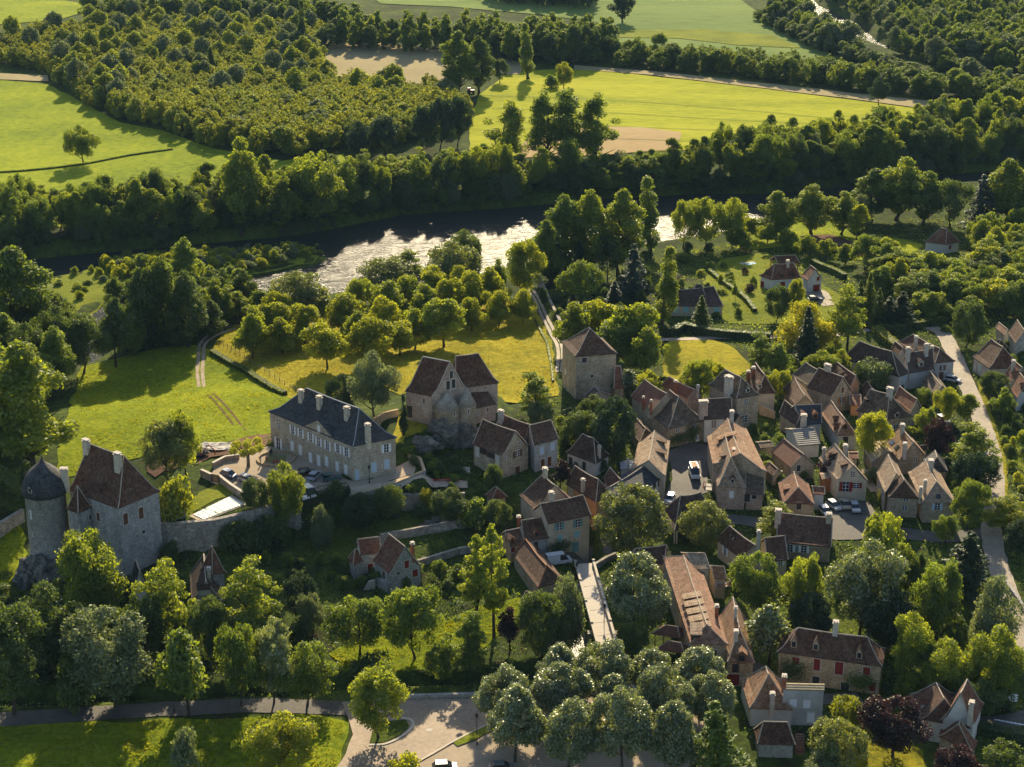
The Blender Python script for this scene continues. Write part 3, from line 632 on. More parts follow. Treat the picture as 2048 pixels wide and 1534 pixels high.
def wood(name, pts, mix, hr, wr):     # a far wood that reads as one mass
    me = bpy.data.meshes.new(name); me.from_pydata([tuple(p) for p in pts], [], [])
    o = bpy.data.objects.new(name, me); C.objects.link(o); tag(o, kind='stuff')
    col = bpy.data.collections.new(name+'_kinds')
    for m in mix:
        for cm, tm, H, W in (SHAPES[m[0]]*6)[:max(1, round(m[2]*12/sum(x[2] for x in mix)))]:
            q = bpy.data.objects.new('crown', cm); q.material_slots[0].link = 'OBJECT'; q.material_slots[0].material = MATS['leaf_'+m[1]]
            q.scale = (sum(wr)/2/W, sum(wr)/2/W, sum(hr)/2/H); col.objects.link(q)
    ng = bpy.data.node_groups.new(name+'_nodes', 'GeometryNodeTree')
    ng.interface.new_socket('Geometry', in_out='INPUT', socket_type='NodeSocketGeometry'); ng.interface.new_socket('Geometry', in_out='OUTPUT', socket_type='NodeSocketGeometry')
    gi, go = ng.nodes.new('NodeGroupInput'), ng.nodes.new('NodeGroupOutput')
    ci = ng.nodes.new('GeometryNodeCollectionInfo'); ci.inputs[0].default_value = col; ci.inputs[1].default_value = True; ci.inputs[2].default_value = True
    ip = ng.nodes.new('GeometryNodeInstanceOnPoints'); ip.inputs['Pick Instance'].default_value = True
    rr = ng.nodes.new('FunctionNodeRandomValue'); rr.data_type = 'FLOAT_VECTOR'; rr.inputs[0].default_value = (0, 0, 0); rr.inputs[1].default_value = (0, 0, 6.283)
    rs = ng.nodes.new('FunctionNodeRandomValue'); rs.data_type = 'FLOAT'; rs.inputs[2].default_value = .8; rs.inputs[3].default_value = 1.2
    l = ng.links.new; l(gi.outputs[0], ip.inputs['Points']); l(ci.outputs[0], ip.inputs['Instance']); l(rr.outputs[0], ip.inputs['Rotation']); l(rs.outputs[1], ip.inputs['Scale']); l(ip.outputs[0], go.inputs[0])
    md = o.modifiers.new('trees', 'NODES'); md.node_group = ng
def hedge(label, px, w, h, leaf='mid', group=None, n=None, world_pts=None, name='hedge', ls=.13):
    c = [Vector(q) for q in (world_pts or [G(x, y).xy for x, y in px])]; c = spline(c, 5)
    L = sum((b-a).length for a, b in zip(c, c[1:])); n = n or int(min(9000, L*(w+2*h)*22)); org = Vector((c[0].x, c[0].y, h1(c[0].x, c[0].y)))
    e = empty(name, org, label, 'hedge', group); cum = [0]
    for a, b in zip(c, c[1:]): cum.append(cum[-1]+(b-a).length)
    u = RNG.random(n)*L; seg = np.clip(np.searchsorted(cum, u)-1, 0, len(c)-2); A = np.array([(p.x, p.y) for p in c]); cu = np.array(cum)
    f = (u-cu[seg])/(cu[seg+1]-cu[seg]+1e-9); P = A[seg]+(A[seg+1]-A[seg])*f[:, None]; t = A[seg+1]-A[seg]; t /= np.linalg.norm(t, axis=1, keepdims=True)+1e-9; s = np.stack([-t[:, 1], t[:, 0]], 1)
    per = w+2*h; q = RNG.random(n)*per; top = q < w; side = np.where(q < w+h, 1, -1)
    wob = 1+.06*np.sin(u*1.3)+.05*np.sin(u*3.1)
    off = np.where(top, q-w/2, side*w/2*wob)*(1-.06*RNG.random(n)); zz = np.where(top, h*wob*(1-.05*RNG.random(n)), RNG.random(n)*h)
    XY = P+s*off[:, None]; Z = hq(XY[:, 0], XY[:, 1])+zz
    nr = np.where(top[:, None], [[0, 0, 1.0]], np.column_stack([s*side[:, None], np.full(n, .2)]))+RNG.normal(size=(n, 3))*.5
    me = leafmesh('foliage', np.column_stack([XY, Z])-np.array(org), nr, ls*(.6+.8*RNG.random(n)), RNG.random(n))
    me.materials[0] = MATS['leaf_'+leaf]; link('foliage', me, e)
    m = MB(); vs = []; fs = []
    for i, p in enumerate(c):
        tt = (c[min(i+1, len(c)-1)]-c[max(0, i-1)]).normalized(); ss = Vector((-tt.y, tt.x)); g = h1(p.x, p.y)
        for k, (o_, z_) in enumerate(((-.42, -.2), (-.42, .9), (.42, .9), (.42, -.2))): r_ = p+ss*w*o_; vs.append((r_.x-org.x, r_.y-org.y, g+h*z_-org.z))
    for i in range(len(c)-1):
        for k in range(3): a = i*4+k; fs.append((a, a+1, a+5, a+4))
    fs += [(0, 1, 2, 3), tuple(len(vs)-4+k for k in range(4))]
    m.add(vs, fs).build('core', 'leaf_deep', e)
    return e
# ------------------------------------------------------------------ houses
VIEW = {'0': (0, 0, 1), '4': (780, 640, 4.26), '5': (1240, 720, 5.113), '6': (1560, 640, 4.037), '7': (1000, 920, 4.795), '8': (1380, 900, 4.876),
 'A': (0, 840, 4.5125), 'M': (380, 740, 4.096), 'R': (1348, 1014, 2.926), 'L': (0, 1014, 2.926), 'C': (680, 1014, 2.926), 'Q': (1348, 500, 2.926)}
MC = {}; MISS = []
def cached(key, fn):
    if key not in MC: MC[key] = fn()
    return MC[key]
def mbmesh(m, mat, name='part'):
    me = bpy.data.meshes.new(name); me.from_pydata(m.v, [], m.f); me.materials.append(MATS[mat]); return me
def inst(name, me, parent, loc=(0, 0, 0), rz=0):
    o = bpy.data.objects.new(name, me); C.objects.link(o); o.parent = parent; o.location = loc; o.rotation_euler[2] = rz; return o
def row_height(x, y, py):
    k = (767-py)/FPX; return CZ+y*(k*CP-SP)/(CP+k*SP)
def fixn(bm): bmesh.ops.recalc_face_normals(bm, faces=bm.faces)
class House:
    def __init__(s, name, label, cr='0', cat='house', group=None):
        s.name, s.label, s.cr, s.cat, s.group = name, label, cr, cat, group; s.root = None; s.walls = []; s.bvh = []
    def P(s, q): x0, y0, k = VIEW[s.cr]; return (x0+q[0]/k, y0+q[1]/k)
    def mkroot(s, loc):
        if s.root is None: s.root = empty(s.name, loc, s.label, s.cat, s.group)
        return s.root
    def loc(s, p): return Vector(p)-s.root.location
    def vol(s, F, A, B, wall, apex, hip=(None, None), rm='roof_brown', wm='stone_warm', opp=None, ez=None, oh=.35, bell=.3, af=None, ridge='mortar', sag=None, hh=0, square=True, rh=None, open_=False):
        F, A, B = s.P(F), s.P(A), s.P(B)
        if ez is None:
            ez = 3+wall
            for _ in range(6): p = at(*F, ez); ez = h1(p.x, p.y)+wall
        p0, p1, p3 = (at(*q, ez).xy for q in (F, A, B))
        if opp is None:
            if square:      # nudge a skewed plan towards a rectangle about its longer side
                u, v = p1-p0, p3-p0
                if u.length >= v.length: n = Vector((-u.y, u.x)).normalized(); n *= math.copysign(1, n.dot(v)); v2 = n*v.dot(n); p3 = p0+v2*.2+v*.8
                else: n = Vector((-v.y, v.x)).normalized(); n *= math.copysign(1, n.dot(u)); u2 = n*u.dot(n); p1 = p0+u2*.2+u*.8
            p2 = p1+p3-p0
        else: p2 = at(*s.P(opp), ez).xy
        if s.cr in '5678':       # walls lean on each other in the village
            cc = (p0+p1+p2+p3)/4; p0, p1, p2, p3 = (cc+(q-cc)*1.07 for q in (p0, p1, p2, p3))
        Q = [p0, p1, p2, p3]; cen = sum(Q, Vector((0, 0)))/4; base = min([h1(q.x, q.y) for q in Q]+[h1(cen.x, cen.y)])-.6
        FOOT.append([tuple(q) for q in Q])
        root = s.mkroot((cen.x, cen.y, h1(cen.x, cen.y)))
        M0, M1 = (p0+p3)/2, (p1+p2)/2; L = (M1-M0).length; D = ((p3-p0).length+(p2-p1).length)/2
        sag = random.uniform(.06, .3) if sag is None and L > 7 else sag or 0
        hip = [min(.5, D/2/L*.95) if x is None else x for x in hip]
        if sum(hip) > .98: k = .98/sum(hip); hip = [x*k for x in hip]
        N0, N1 = M0.lerp(M1, hip[0]), M1.lerp(M0, hip[1])
        if rh is None:
            a = s.P(apex); f = hip[0] if af is None else af; q = M0.lerp(M1, f); rh = max(.6, row_height(q.x, q.y, a[1])-ez)
        s.ez, s.rh = ez, rh
        v3 = lambda q, z: Vector((q.x, q.y, z))-root.location
        E = [v3(q, ez) for q in Q]; T0, T1 = v3(N0, ez+rh), v3(N1, ez+rh)
        bm = bmesh.new(); NV = lambda c: bm.verts.new(c)
        steps = 5 if L > 9 else 3; rows = []
        # left and right slopes as strips from far to near with a flared foot and a little sag
        def slope(Ea, Eb, Ta, Tb):
            g = []
            for i in range(steps+1):
                t = i/steps; sg = -sag*math.sin(math.pi*t); e = Ea.lerp(Eb, t); r = Ta.lerp(Tb, t)+Vector((0, 0, sg))
                m = e.lerp(r, bell); m.z -= bell*(1-bell)*.55*rh*(1 if bell else 0)
                g.append((NV(e), NV(m), NV(r)))
            for a, b in zip(g, g[1:]):
                bm.faces.new((a[0], b[0], b[1], a[1])); bm.faces.new((a[1], b[1], b[2], a[2]))
        slope(E[0], E[1], T0, T1); slope(E[2], E[3], T1, T0)
        def end(Ea, Eb, T):
            a, b = Ea.lerp(T, bell), Eb.lerp(T, bell)
            for q in (a, b): q.z -= bell*(1-bell)*.55*rh
            va, vb, wa, wb, t = NV(Ea), NV(Eb), NV(a), NV(b), NV(T); bm.faces.new((va, vb, wb, wa)); bm.faces.new((wa, wb, t))
        if hip[0] > .01: end(E[3], E[0], T0)
        if hip[1] > .01: end(E[1], E[2], T1)
        bmesh.ops.remove_doubles(bm, verts=bm.verts, dist=.01); fixn(bm)
        if sum(f.normal.z*f.calc_area() for f in bm.faces) < 0: bmesh.ops.reverse_faces(bm, faces=bm.faces)
        bw = bm.copy(); bmesh.ops.translate(bw, verts=bw.verts, vec=root.location+Vector((0, 0, .18))); s.bvh.append(BVHTree.FromBMesh(bw)); bw.free()
        ex = bmesh.ops.extrude_face_region(bm, geom=list(bm.faces)); bmesh.ops.translate(bm, verts=[g for g in ex['geom'] if isinstance(g, bmesh.types.BMVert)], vec=(0, 0, .18)); fixn(bm)
        me = bpy.data.meshes.new('roof'); bm.to_mesh(me); bm.free(); roof = link('roof', me, root, rm)
        if ridge:
            m = MB(); up = Vector((0, 0, .2)); r = .13
            m.tube([T0.lerp(T1, k/steps)+up+Vector((0, 0, -sag*math.sin(math.pi*k/steps))) for k in range(steps+1)], r, 5)
            def hipline(e, t):
                mm = e.lerp(t, bell); mm.z -= bell*(1-bell)*.55*rh; m.tube([e+up*.8, mm+up*.8, t+up], r*.8, 4)
            for k, (a, b) in enumerate(((0, 3), (1, 2))):
                for i in (a, b): hipline(E[i], (T0, T1)[k])
            m.build('ridge_tiles', ridge, roof)
        # walls, set in under the eaves
        Wc = []
        for i in range(4):
            a, b, c = Q[i-1], Q[i], Q[(i+1) % 4]; Wc.append(b+(a-b).normalized()*oh*(1 if not (hip[0] < .01 and hip[1] < .01) else .7)+(c-b).normalized()*oh*.8)
        zt = ez+.12
        if not open_:
            m = MB(); vs = [v3(q, base) for q in Wc]+[v3(q, zt) for q in Wc]; m.add(vs, [(i, (i+1) % 4, (i+1) % 4+4, i+4) for i in range(4)])
            for k, (a, b, Ma, Mb, hp, Tq) in enumerate(((0, 3, M0, M1, hip[0], T0), (1, 2, M1, M0, hip[1], T1))):
                if hp < .01:
                    ap = (Wc[a]+Wc[b])/2; apz = ez+rh-.05
                    def rake(w, t):
                        z = ez+rh*t if t > bell else ez+rh*t-(bell*(1-bell)*.55*rh)*t/max(bell, .01)
                        if t > bell: z -= (1-t)/(1-bell)*bell*(1-bell)*.55*rh
                        return z
                    pts = [v3(Wc[a], zt-.02), v3(Wc[b], zt-.02), v3(Wc[b].lerp(ap, bell), max(zt, rake(0, bell))), v3(ap, apz), v3(Wc[a].lerp(ap, bell), max(zt, rake(0, bell)))]
                    m.add(pts, [(0, 1, 2, 3, 4)])
            wo = m.build('wall', None, root); wo.data.materials.append(MATS[wm])
            b2 = bmesh.new(); b2.from_mesh(wo.data); fixn(b2); b2.to_mesh(wo.data); b2.free()
        for i in range(4):
            a, b = Wc[i], Wc[(i+1) % 4]; n = Vector(((b-a).y, -(b-a).x)).normalized()
            if n.dot((a+b)/2-cen) < 0: n = -n
            s.walls.append((a, b, n, base, ez+rh*.9))
        s.axis = math.atan2((M1-M0).y, (M1-M0).x)
        return s
    def hit(s, q):
        px, py = s.P(q); d = ray(px, py); best = None
        for a, b, n, z0, z1 in s.walls:
            dn = d.x*n.x+d.y*n.y
            if dn > -1e-4: continue
            t = (a.x*n.x+a.y*n.y)/dn; x, y, z = d.x*t, d.y*t, CZ+d.z*t; e = b-a; u = ((x-a.x)*e.x+(y-a.y)*e.y)/e.length_squared
            if -.03 < u < 1.03 and z0-.5 < z < z1 and (best is None or t < best[0]): best = (t, Vector((x, y, z)), n)
        return best
    def w(s, kind, pts, mat='shutter_white', W=1.0, H=1.5, trim='trim_stone', glass='glass'):
        for q in pts:
            b = s.hit(q)
            if b is None: MISS.append(('window', s.name, q)); continue
            _, p, n = b; rz = math.atan2(n.y, n.x)-math.pi/2
            def fr():
                m = MB(); t = .14
                m.box((0, .03, H/2+t/2), (W+2*t, .10, t)).box((0, .05, -H/2-t*.4), (W+2.6*t, .18, t*.8)).box((-W/2-t/2, .03, 0), (t, .10, H)).box((W/2+t/2, .03, 0), (t, .10, H)); return mbmesh(m, trim, 'surround')
            o = inst('door' if kind == 'd' else 'window', cached(('fr', W, H, trim), fr), s.root, s.loc(p), rz)
            if kind in 'so':
                inst('pane', cached(('pn', W, H, glass), lambda: mbmesh(MB().box((0, .0, 0), (W, .05, H)), glass, 'pane')), o)
                inst('glazing_bars', cached(('gb', W, H), lambda: mbmesh(MB().box((0, .045, 0), (.09, .04, H)).box((0, .045, H*.18), (W, .04, .07)).box((0, .045, -H*.18), (W, .04, .06)), 'shutter_white', 'bars')), o)
            if kind == 'h': inst('opening', cached(('hp', W, H), lambda: mbmesh(MB().box((0, .0, 0), (W, .05, H)), 'metal_or_hole_dark', 'pane')), o)  # no real recess: a flat dark panel painted as the shade within
            if kind == 's':
                me = cached(('sh', W, H, mat), lambda: mbmesh(MB().box((0, .05, 0), (W*.5, .06, H)).box((0, .085, H*.3), (W*.44, .02, .1)).box((0, .085, -H*.3), (W*.44, .02, .1)), mat, 'shutter'))
                for k in (-1, 1): inst('shutter', me, o, (k*(W*.76+.04), .03, 0))
            if kind in 'cd':
                me = cached(('cl', W, H, mat), lambda: mbmesh(MB().box((0, .0, 0), (W*.49, .08, H)).box((0, .045, H*.28), (W*.42, .02, .1)).box((0, .045, -H*.28), (W*.42, .02, .1)), mat, 'shutter'))
                for k in (-1, 1): inst('leaf' if kind == 'd' else 'shutter', me, o, (k*W*.25, .0, 0))
        return s
    def ivy(s, q, W, H, leaf='dark', n=900):        # a climber on the wall
        b = s.hit(q)
        if b is None: MISS.append(('ivy', s.name, q)); return s
        _, p, nn = b; x = RNG.normal(size=n)*W/3.2; z = RNG.normal(size=n)*H/3.2; y = .12+np.abs(RNG.normal(size=n))*.16
        me = leafmesh('climber', np.column_stack([x, y, z]), np.column_stack([RNG.normal(size=n)*.5, np.ones(n), RNG.normal(size=n)*.5+.3]), .14*(.6+RNG.random(n)*.8), RNG.random(n)); me.materials[0] = MATS['leaf_'+leaf]
        inst('climber', me, s.root, s.loc(p), math.atan2(nn.y, nn.x)-math.pi/2); return s
    def rhit(s, q):
        px, py = s.P(q); d = ray(px, py).normalized(); best = None
        for b in s.bvh:
            l, n, i, t = b.ray_cast(Vector((0, 0, CZ)), d)
            if l is not None and (best is None or t < best[2]): best = (l, n, t)
        if best is None:        # a stack on the far side: the roof point closest to the sight line
            for f in (.2, .4, .6, .8, 1.0):
                p = at(px, py, s.ez+s.rh*f)
                for b in s.bvh:
                    l, n, i, t = b.find_nearest(p)
                    if l is not None and t < 3.5 and (best is None or t < best[2]): best = (l, n, t)
        return best
    def ch(s, pts, mat='chimney_render', W=.9, D=.6, cap='trim_stone'):
        for x, y, h in pts:
            b = s.rhit((x, y))
            if b is None: MISS.append(('chimney', s.name, (x, y))); continue
            def mk(): return mbmesh(MB().box((0, 0, (h-1.2)/2), (W, D, h+1.2), taper=.93), mat, 'chimney')
            def cp(): return mbmesh(MB().box((0, 0, h+.06), (W+.2, D+.2, .12)).box((-W*.3, 0, h+.26), (.1, D*.8, .3)).box((W*.3, 0, h+.26), (.1, D*.8, .3)).box((0, 0, h+.46), (W+.12, D+.14, .1)), cap, 'cap')
            o = inst('chimney', cached(('ch', h, W, D, mat), mk), s.root, s.loc(b[0]), s.axis); inst('cap', cached(('cp', h, W, D, cap), cp), o)
        return s
    def dm(s, pts, W=1.1, H=1.2, rm='roof_brown', wm='trim_stone', glass='glass', shed=False, L=2.2, pk=.75):
        for q in pts:
            b = s.rhit(q)
            if b is None: MISS.append(('dormer', s.name, q)); continue
            l, n = b[0], b[1]; nn = Vector((n.x, n.y)); rz = math.atan2(nn.y, nn.x)-math.pi/2 if nn.length > .02 else s.axis
            def body():
                m = MB(); v = [(-W/2, 0, -.4), (W/2, 0, -.4), (W/2, 0, H), (0, 0, H+W*.5*pk*1.2) if not shed else (0, 0, H), (-W/2, 0, H)]; v += [(x, -L, z) for x, y, z in v]
                return mbmesh(m.add(v, [(0, 1, 2, 3, 4), (0, 4, 9, 5), (1, 6, 7, 2)]), wm, 'dormer')
            def rf():
                m = MB(); k = .22; e = W/2+k; ph = H+W*.5*pk*1.2
                if shed: v = [(-e, .5, H-.12), (e, .5, H-.12), (e, -L, H+.55), (-e, -L, H+.55)]; v += [(x, y, z+.14) for x, y, z in v]; m.add(v, [(3, 2, 1, 0), (4, 5, 6, 7), (0, 1, 5, 4), (1, 2, 6, 5), (2, 3, 7, 6), (3, 0, 4, 7)])
                else:
                    for sg in (-1, 1):
                        v = [(sg*e, .28, H-k*pk*1.2), (0, .28, ph), (0, -L, ph), (sg*e, -L, H-k*pk*1.2)]; v += [(x, y, z+.13) for x, y, z in v]; m.add(v, [(0, 1, 2, 3), (4, 5, 6, 7), (0, 1, 5, 4), (1, 2, 6, 5), (2, 3, 7, 6), (3, 0, 4, 7)])
                return mbmesh(m, rm, 'roof')
            o = inst('dormer', cached(('db', W, H, wm, shed, L, pk), body), s.root, s.loc(l), rz); inst('dormer_roof', cached(('dr', W, H, rm, shed, L, pk), rf), o)
            inst('window', cached(('dw', W, H, glass), lambda: mbmesh(MB().box((0, .02, H*.48), (W*.68, .06, H*.75)), glass, 'pane')), o)
        return s
    def sky(s, pts, W=.8, H=1.1):
        for q in pts:
            b = s.rhit(q)
            if b is None: MISS.append(('skylight', s.name, q)); continue
            o = inst('skylight', cached(('sk', W, H), lambda: mbmesh(MB().box((0, 0, .03), (W, H, .1)), 'metal_or_hole_dark', 'skylight')), s.root, s.loc(b[0]))
            o.rotation_euler = b[1].to_track_quat('Z', 'Y').to_euler()
            inst('pane', cached(('skp', W, H), lambda: mbmesh(MB().box((0, 0, .09), (W*.85, H*.85, .03)), 'glass', 'pane')), o)
        return s
    def flat(s, name, F, A, B, z0, z1, mat, opp=None):      # a plain block: parapet, terrace, porch
        p0, p1, p3 = (at(*s.P(q), z1).xy for q in (F, A, B)); p2 = p1+p3-p0; s.mkroot((p0.x, p0.y, z0))
        v = [Vector((q.x, q.y, z))-s.root.location for z in (z0, z1) for q in (p0, p1, p2, p3)]
        o = mesh(name, v, [(3, 2, 1, 0), (4, 5, 6, 7), (0, 1, 5, 4), (1, 2, 6, 5), (2, 3, 7, 6), (3, 0, 4, 7)], mat, s.root)
        b = bmesh.new(); b.from_mesh(o.data); fixn(b); b.to_mesh(o.data); b.free()
        Q = [p0, p1, p2, p3]; cen = sum(Q, Vector((0, 0)))/4
        for i in range(4):
            a, c = Q[i], Q[(i+1) % 4]; n = Vector(((c-a).y, -(c-a).x)).normalized(); n = -n if n.dot((a+c)/2-cen) < 0 else n
            s.walls.append((a, c, n, z0, z1))
        return o
    def round(s, c, rpx, ez, base, apex, wm, rm, prof=None, bellr=1.08, n=28, ridge=False):
        c = s.P(c); p = at(*c, ez); r = rpx/VIEW[s.cr][2]/ppm(p); root = s.mkroot((p.x, p.y, base)); z = row_height(p.x, p.y, s.P(apex)[1]); h = z-ez; lo = s.loc((p.x, p.y, 0))
        MB().lathe([(r*1.03, base), (r, ez-.4), (r*1.04, ez-.35), (r*1.04, ez+.05)], n, lo).build('wall', wm, root, smooth=True)
        pr = prof or [(1.12, 0), (.8, .22), (.4, .6), (0.01, 1)]
        s.ez, s.rh = ez, h; ro = MB().lathe([(r*1.0, ez)]+[(r*a, ez+.02+h*b) for a, b in pr], n, lo).build('roof', rm, root, smooth=bool(prof))
        for k in range(20):
            a0, a1 = 6.283*k/20, 6.283*(k+1)/20; a, b = p.xy+Vector((math.cos(a0), math.sin(a0)))*r, p.xy+Vector((math.cos(a1), math.sin(a1)))*r
            s.walls.append((a, b, Vector((math.cos((a0+a1)/2), math.sin((a0+a1)/2))), base, ez))
        s.axis = 0; bm = bmesh.new(); bm.from_mesh(ro.data); bmesh.ops.translate(bm, verts=bm.verts, vec=root.location); fixn(bm); s.bvh.append(BVHTree.FromBMesh(bm)); bm.free()
        return s
# the castle on its rock
h = House('castle', 'stone castle with steep brown hipped roof and round slate-capped tower on the left', 'A', 'castle')
h.vol((1065,805), (615,634), (1450,645), 0, (1130,330), (.25, .06), 'roof_brown', 'stone_grey', ez=18.5, oh=.3, bell=.22)
h.w('c', [(1133,893),(1272,840)], 'shutter_brown', 1.1, 2.3); h.w('c', [(888,873)], 'shutter_brown', .9, 1.7); h.w('h', [(1295,1010)], W=.7, H=.7); h.w('h', [(911,1027)], W=.2, H=.8)
h.ch([(1070,440,2.9),(783,275,1.9)], 'chimney_render', 1.5, .9, 'trim_stone'); h.dm([(915,660)], 1.0, 1.2, 'roof_brown', 'wood')
h.vol((705,848), (597,805), (835,790), 0, (700,600), (.5, .5), 'roof_brown', 'stone_grey', ez=16.6, oh=.3, bell=.2); h.w('o', [(645,895)], W=.6, H=1.0); h.w('h', [(815,878)], W=.6, H=1.0)
h.round((405,640), 180, 19.4, 3.5, (465,320), 'stone_grey', 'roof_slate', [(1.14, -.02), (1.10, .12), (1.03, .28), (.90, .44), (.70, .58), (.44, .70), (.18, .80), (.06, .88), (.01, 1)], n=36)
h.w('c', [(275,850)], 'shutter_white', .8, 1.7); h.w('h', [(300,1030)], W=.2, H=.7); h.w('h', [(325,1170)], W=.5, H=.5)
h.ch([(590,590,3.2)], 'chimney_render', 1.4, .9); h.dm([(272,660)], .9, 1.1, 'roof_slate', 'trim_stone')
# the manor
h = House('manor_house', 'long manor with blue slate hipped roof, white shutters and triangular pediment over the forecourt', 'M', 'manor')
h.vol((1335,630), (640,345), (1715,565), 0, (1440,322), (None, .22), 'roof_slate', 'stone_cream', ez=18.1, bell=.3, ridge='zinc', oh=.25)
h.w('o', [(728,440)], W=.9, H=2.0); h.w('s', [(843,490),(908,517),(990,552),(1055,587),(1128,620)], W=.95, H=1.95); h.w('s', [(1213,642),(1283,672)], W=1.0, H=1.9, glass='metal_or_hole_dark')
h.w('c', [(838,622),(905,654),(1120,748),(1207,790),(1278,817)], W=1.05, H=2.2); h.w('s', [(725,602)], W=1.2, H=2.6, glass='metal_or_hole_dark'); h.w('d', [(988,722),(1055,742)], 'shutter_white', 1.1, 2.5)
h.w('s', [(1607,640)], W=1.0, H=1.8); h.w('c', [(1507,797),(1612,770)], 'shutter_blue', 1.15, 2.1); h.w('d', [(1368,858)], 'shutter_blue', .9, 2.1); h.ivy((665,640), 1.6, 3.0); h.ivy((1290,890), 2.4, 1.0)
h.ch([(912,245,1.9),(1062,300,2.0),(1287,390,2.0)], 'chimney_render', 1.1, .9, 'chimney_render'); h.ch([(1460,598,3.9)], 'chimney_render', 1.0, .9)
def pediment():
    p, q = h.hit((935,500)), h.hit((1190,640)); a, b, n = p[1], q[1], p[2]; z = 18.15; e = Vector((b.x-a.x, b.y-a.y)); ap = row_height((a.x+b.x)/2, (a.y+b.y)/2, h.P((1065,410))[1]); c = (a+b)/2
    m = MB(); o = Vector((n.x, n.y, 0)); A0, B0, C0 = (h.loc((q.x, q.y, zz)) for q, zz in ((a, z), (b, z), (c, ap)))
    v = [A0-o*.3, B0-o*.3, C0-o*.3, A0+o*.12, B0+o*.12, C0+o*.12]; pe = m.add(v, [(0, 2, 1), (3, 4, 5), (0, 1, 4, 3), (1, 2, 5, 4), (2, 0, 3, 5)]).build('pediment', 'stone_cream', h.root)
    m = MB(); bk = -o*4.2
    for X in (A0, B0):
        s_ = (X-C0).normalized()*.4; v = [X+s_+o*.3, C0+o*.3, C0+bk, X+s_+bk]; v += [x+Vector((0, 0, .16)) for x in v]; m.add(v, [(0, 1, 2, 3), (4, 5, 6, 7), (0, 1, 5, 4), (1, 2, 6, 5), (2, 3, 7, 6), (3, 0, 4, 7)])
    m.build('pediment_roof', 'roof_slate', pe)
    h.walls.append((a.xy+n*.12, b.xy+n*.12, n, z, ap)); h.w('c', [(1056,482)], W=.8, H=1.5)
pediment()
# the church
h = House('church', 'romanesque stone church with bell gable and two round apses on the rock', '4', 'church')
h.vol((355,655), (92,615), (672,600), 0, (510,362), (0, 0), 'roof_brown', 'stone_pink', ez=19.3, oh=.15, bell=.3, ridge='trim_stone')
h.w('h', [(522,465)], W=.75, H=1.7); h.w('h', [(494,556),(541,542)], W=.85, H=2.0); h.w('h', [(290,690)], W=.4, H=1.2); h.w('h', [(168,780)], W=1.4, H=2.8, trim='stone_gold')
h.vol((930,540), (560,590), (860,440), 0, (700,290), (.38, .1), 'roof_brown', 'stone_pink', ez=19.6, bell=.3)
h.vol((705,762), (910,712), (665,640), 0, (690,612), (0, .35), 'roof_brown', 'stone_pink', ez=15.8, bell=0); h.w('o', [(740,792)], W=.6, H=.9); h.w('h', [(832,765)], W=.35, H=.9)
h.round((486,742), 112, 16.8, 6.5, (483,610), 'stone_cream', 'lauze', [(1.08, 0), (.55, .5), (.01, 1)]); h.w('h', [(548,800)], W=.3, H=.9)
h.round((656,718), 76, 17.3, 6.5, (600,580), 'stone_cream', 'lauze', [(1.08, 0), (.55, .5), (.01, 1)]); h.w('h', [(670,780)], W=.25, H=.8)
# house pair under the church
h = House('half_timbered_house', 'brown-roofed house with white half-timbered side and stone gable below the church apses', '4')
h.vol((955,1160), (700,1062), (1192,1072), 5.4, (1115,955), (0, 0), 'roof_brown', 'stone_warm', opp=(880,960), af=0, bell=.2)
h.w('s', [(1085,1140)], 'shutter_brown', 1.3, 1.5, glass='shutter_brown'); h.w('o', [(990,1172)], W=.8, H=1.1, glass='shutter_brown'); h.w('d', [(1085,1290)], 'shutter_brown', 1.4, 2.4); h.w('h', [(1105,1045)], W=.4, H=.5); h.w('h', [(800,1120),(858,1150)], W=2.2, H=1.1, trim='wood'); h.w('c', [(915,1195),(745,1120)], 'render_white', 1.0, 2.2)
h = House('blue_shutter_house', 'stone house with pale blue shutters joined right of the half-timbered house', '4')
h.vol((1225,1072), (1436,1006), (1150,960), 6.4, (1210,905), (0, .15), 'roof_brown', 'stone_grey', af=0, bell=.25); h.w('c', [(1293,1112),(1383,1076)], 'shutter_blue', 1.0, 1.7); h.w('d', [(1300,1225),(1357,1205)], 'shutter_brown', 1.0, 2.2)
h.vol((1150,1000), (900,900), (1240,940), 6.4, (1190,900), (0, 0), 'roof_brown', 'stone_grey', af=0, bell=.2); h.ch([(945,870,2.4)], 'chimney_white', 1.2, .8)
h = House('pavilion_house', 'small white-walled house with hipped brown roof and one dormer', '4')
h.vol((1755,1230), (1497,1132), (1868,1150), 3.1, (1745,1010), (None, None), 'roof_dark', 'render_white', bell=.3); h.w('d', [(1540,1205),(1655,1245)], 'metal_or_hole_dark', 1.0, 2.0); h.dm([(1645,1130)], 1.1, .8, 'roof_dark', 'wood', shed=True); h.ch([(1782,1165,2.2)], 'chimney_render', .6, .5)
h = House('tower_house', 'square medieval tower house with steep pyramid roof beside the orchard track', '4', 'tower')
h.vol((1575,315), (1455,185), (1945,292), 0, (1685,75), (.47, .47), 'roof_brown', 'stone_warm', ez=18.3, bell=.25, oh=.4)
h.w('h', [(1655,342)], W=1.2, H=1.2); h.w('h', [(1720,478)], W=.7, H=.7); h.w('c', [(1497,440)], 'shutter_white', .7, 1.3); h.w('h', [(1830,345)], W=.2, H=.8)
h.vol((1690,690), (1650,650), (1880,640), 3.6, (1790,560), (0, 0), 'roof_dark', 'stone_warm', rh=1.6, bell=.1)
h.vol((1905,590), (2000,580), (1920,520), 4.0, (1950,400), (0, .5), 'roof_red', 'stone_warm', bell=.2)
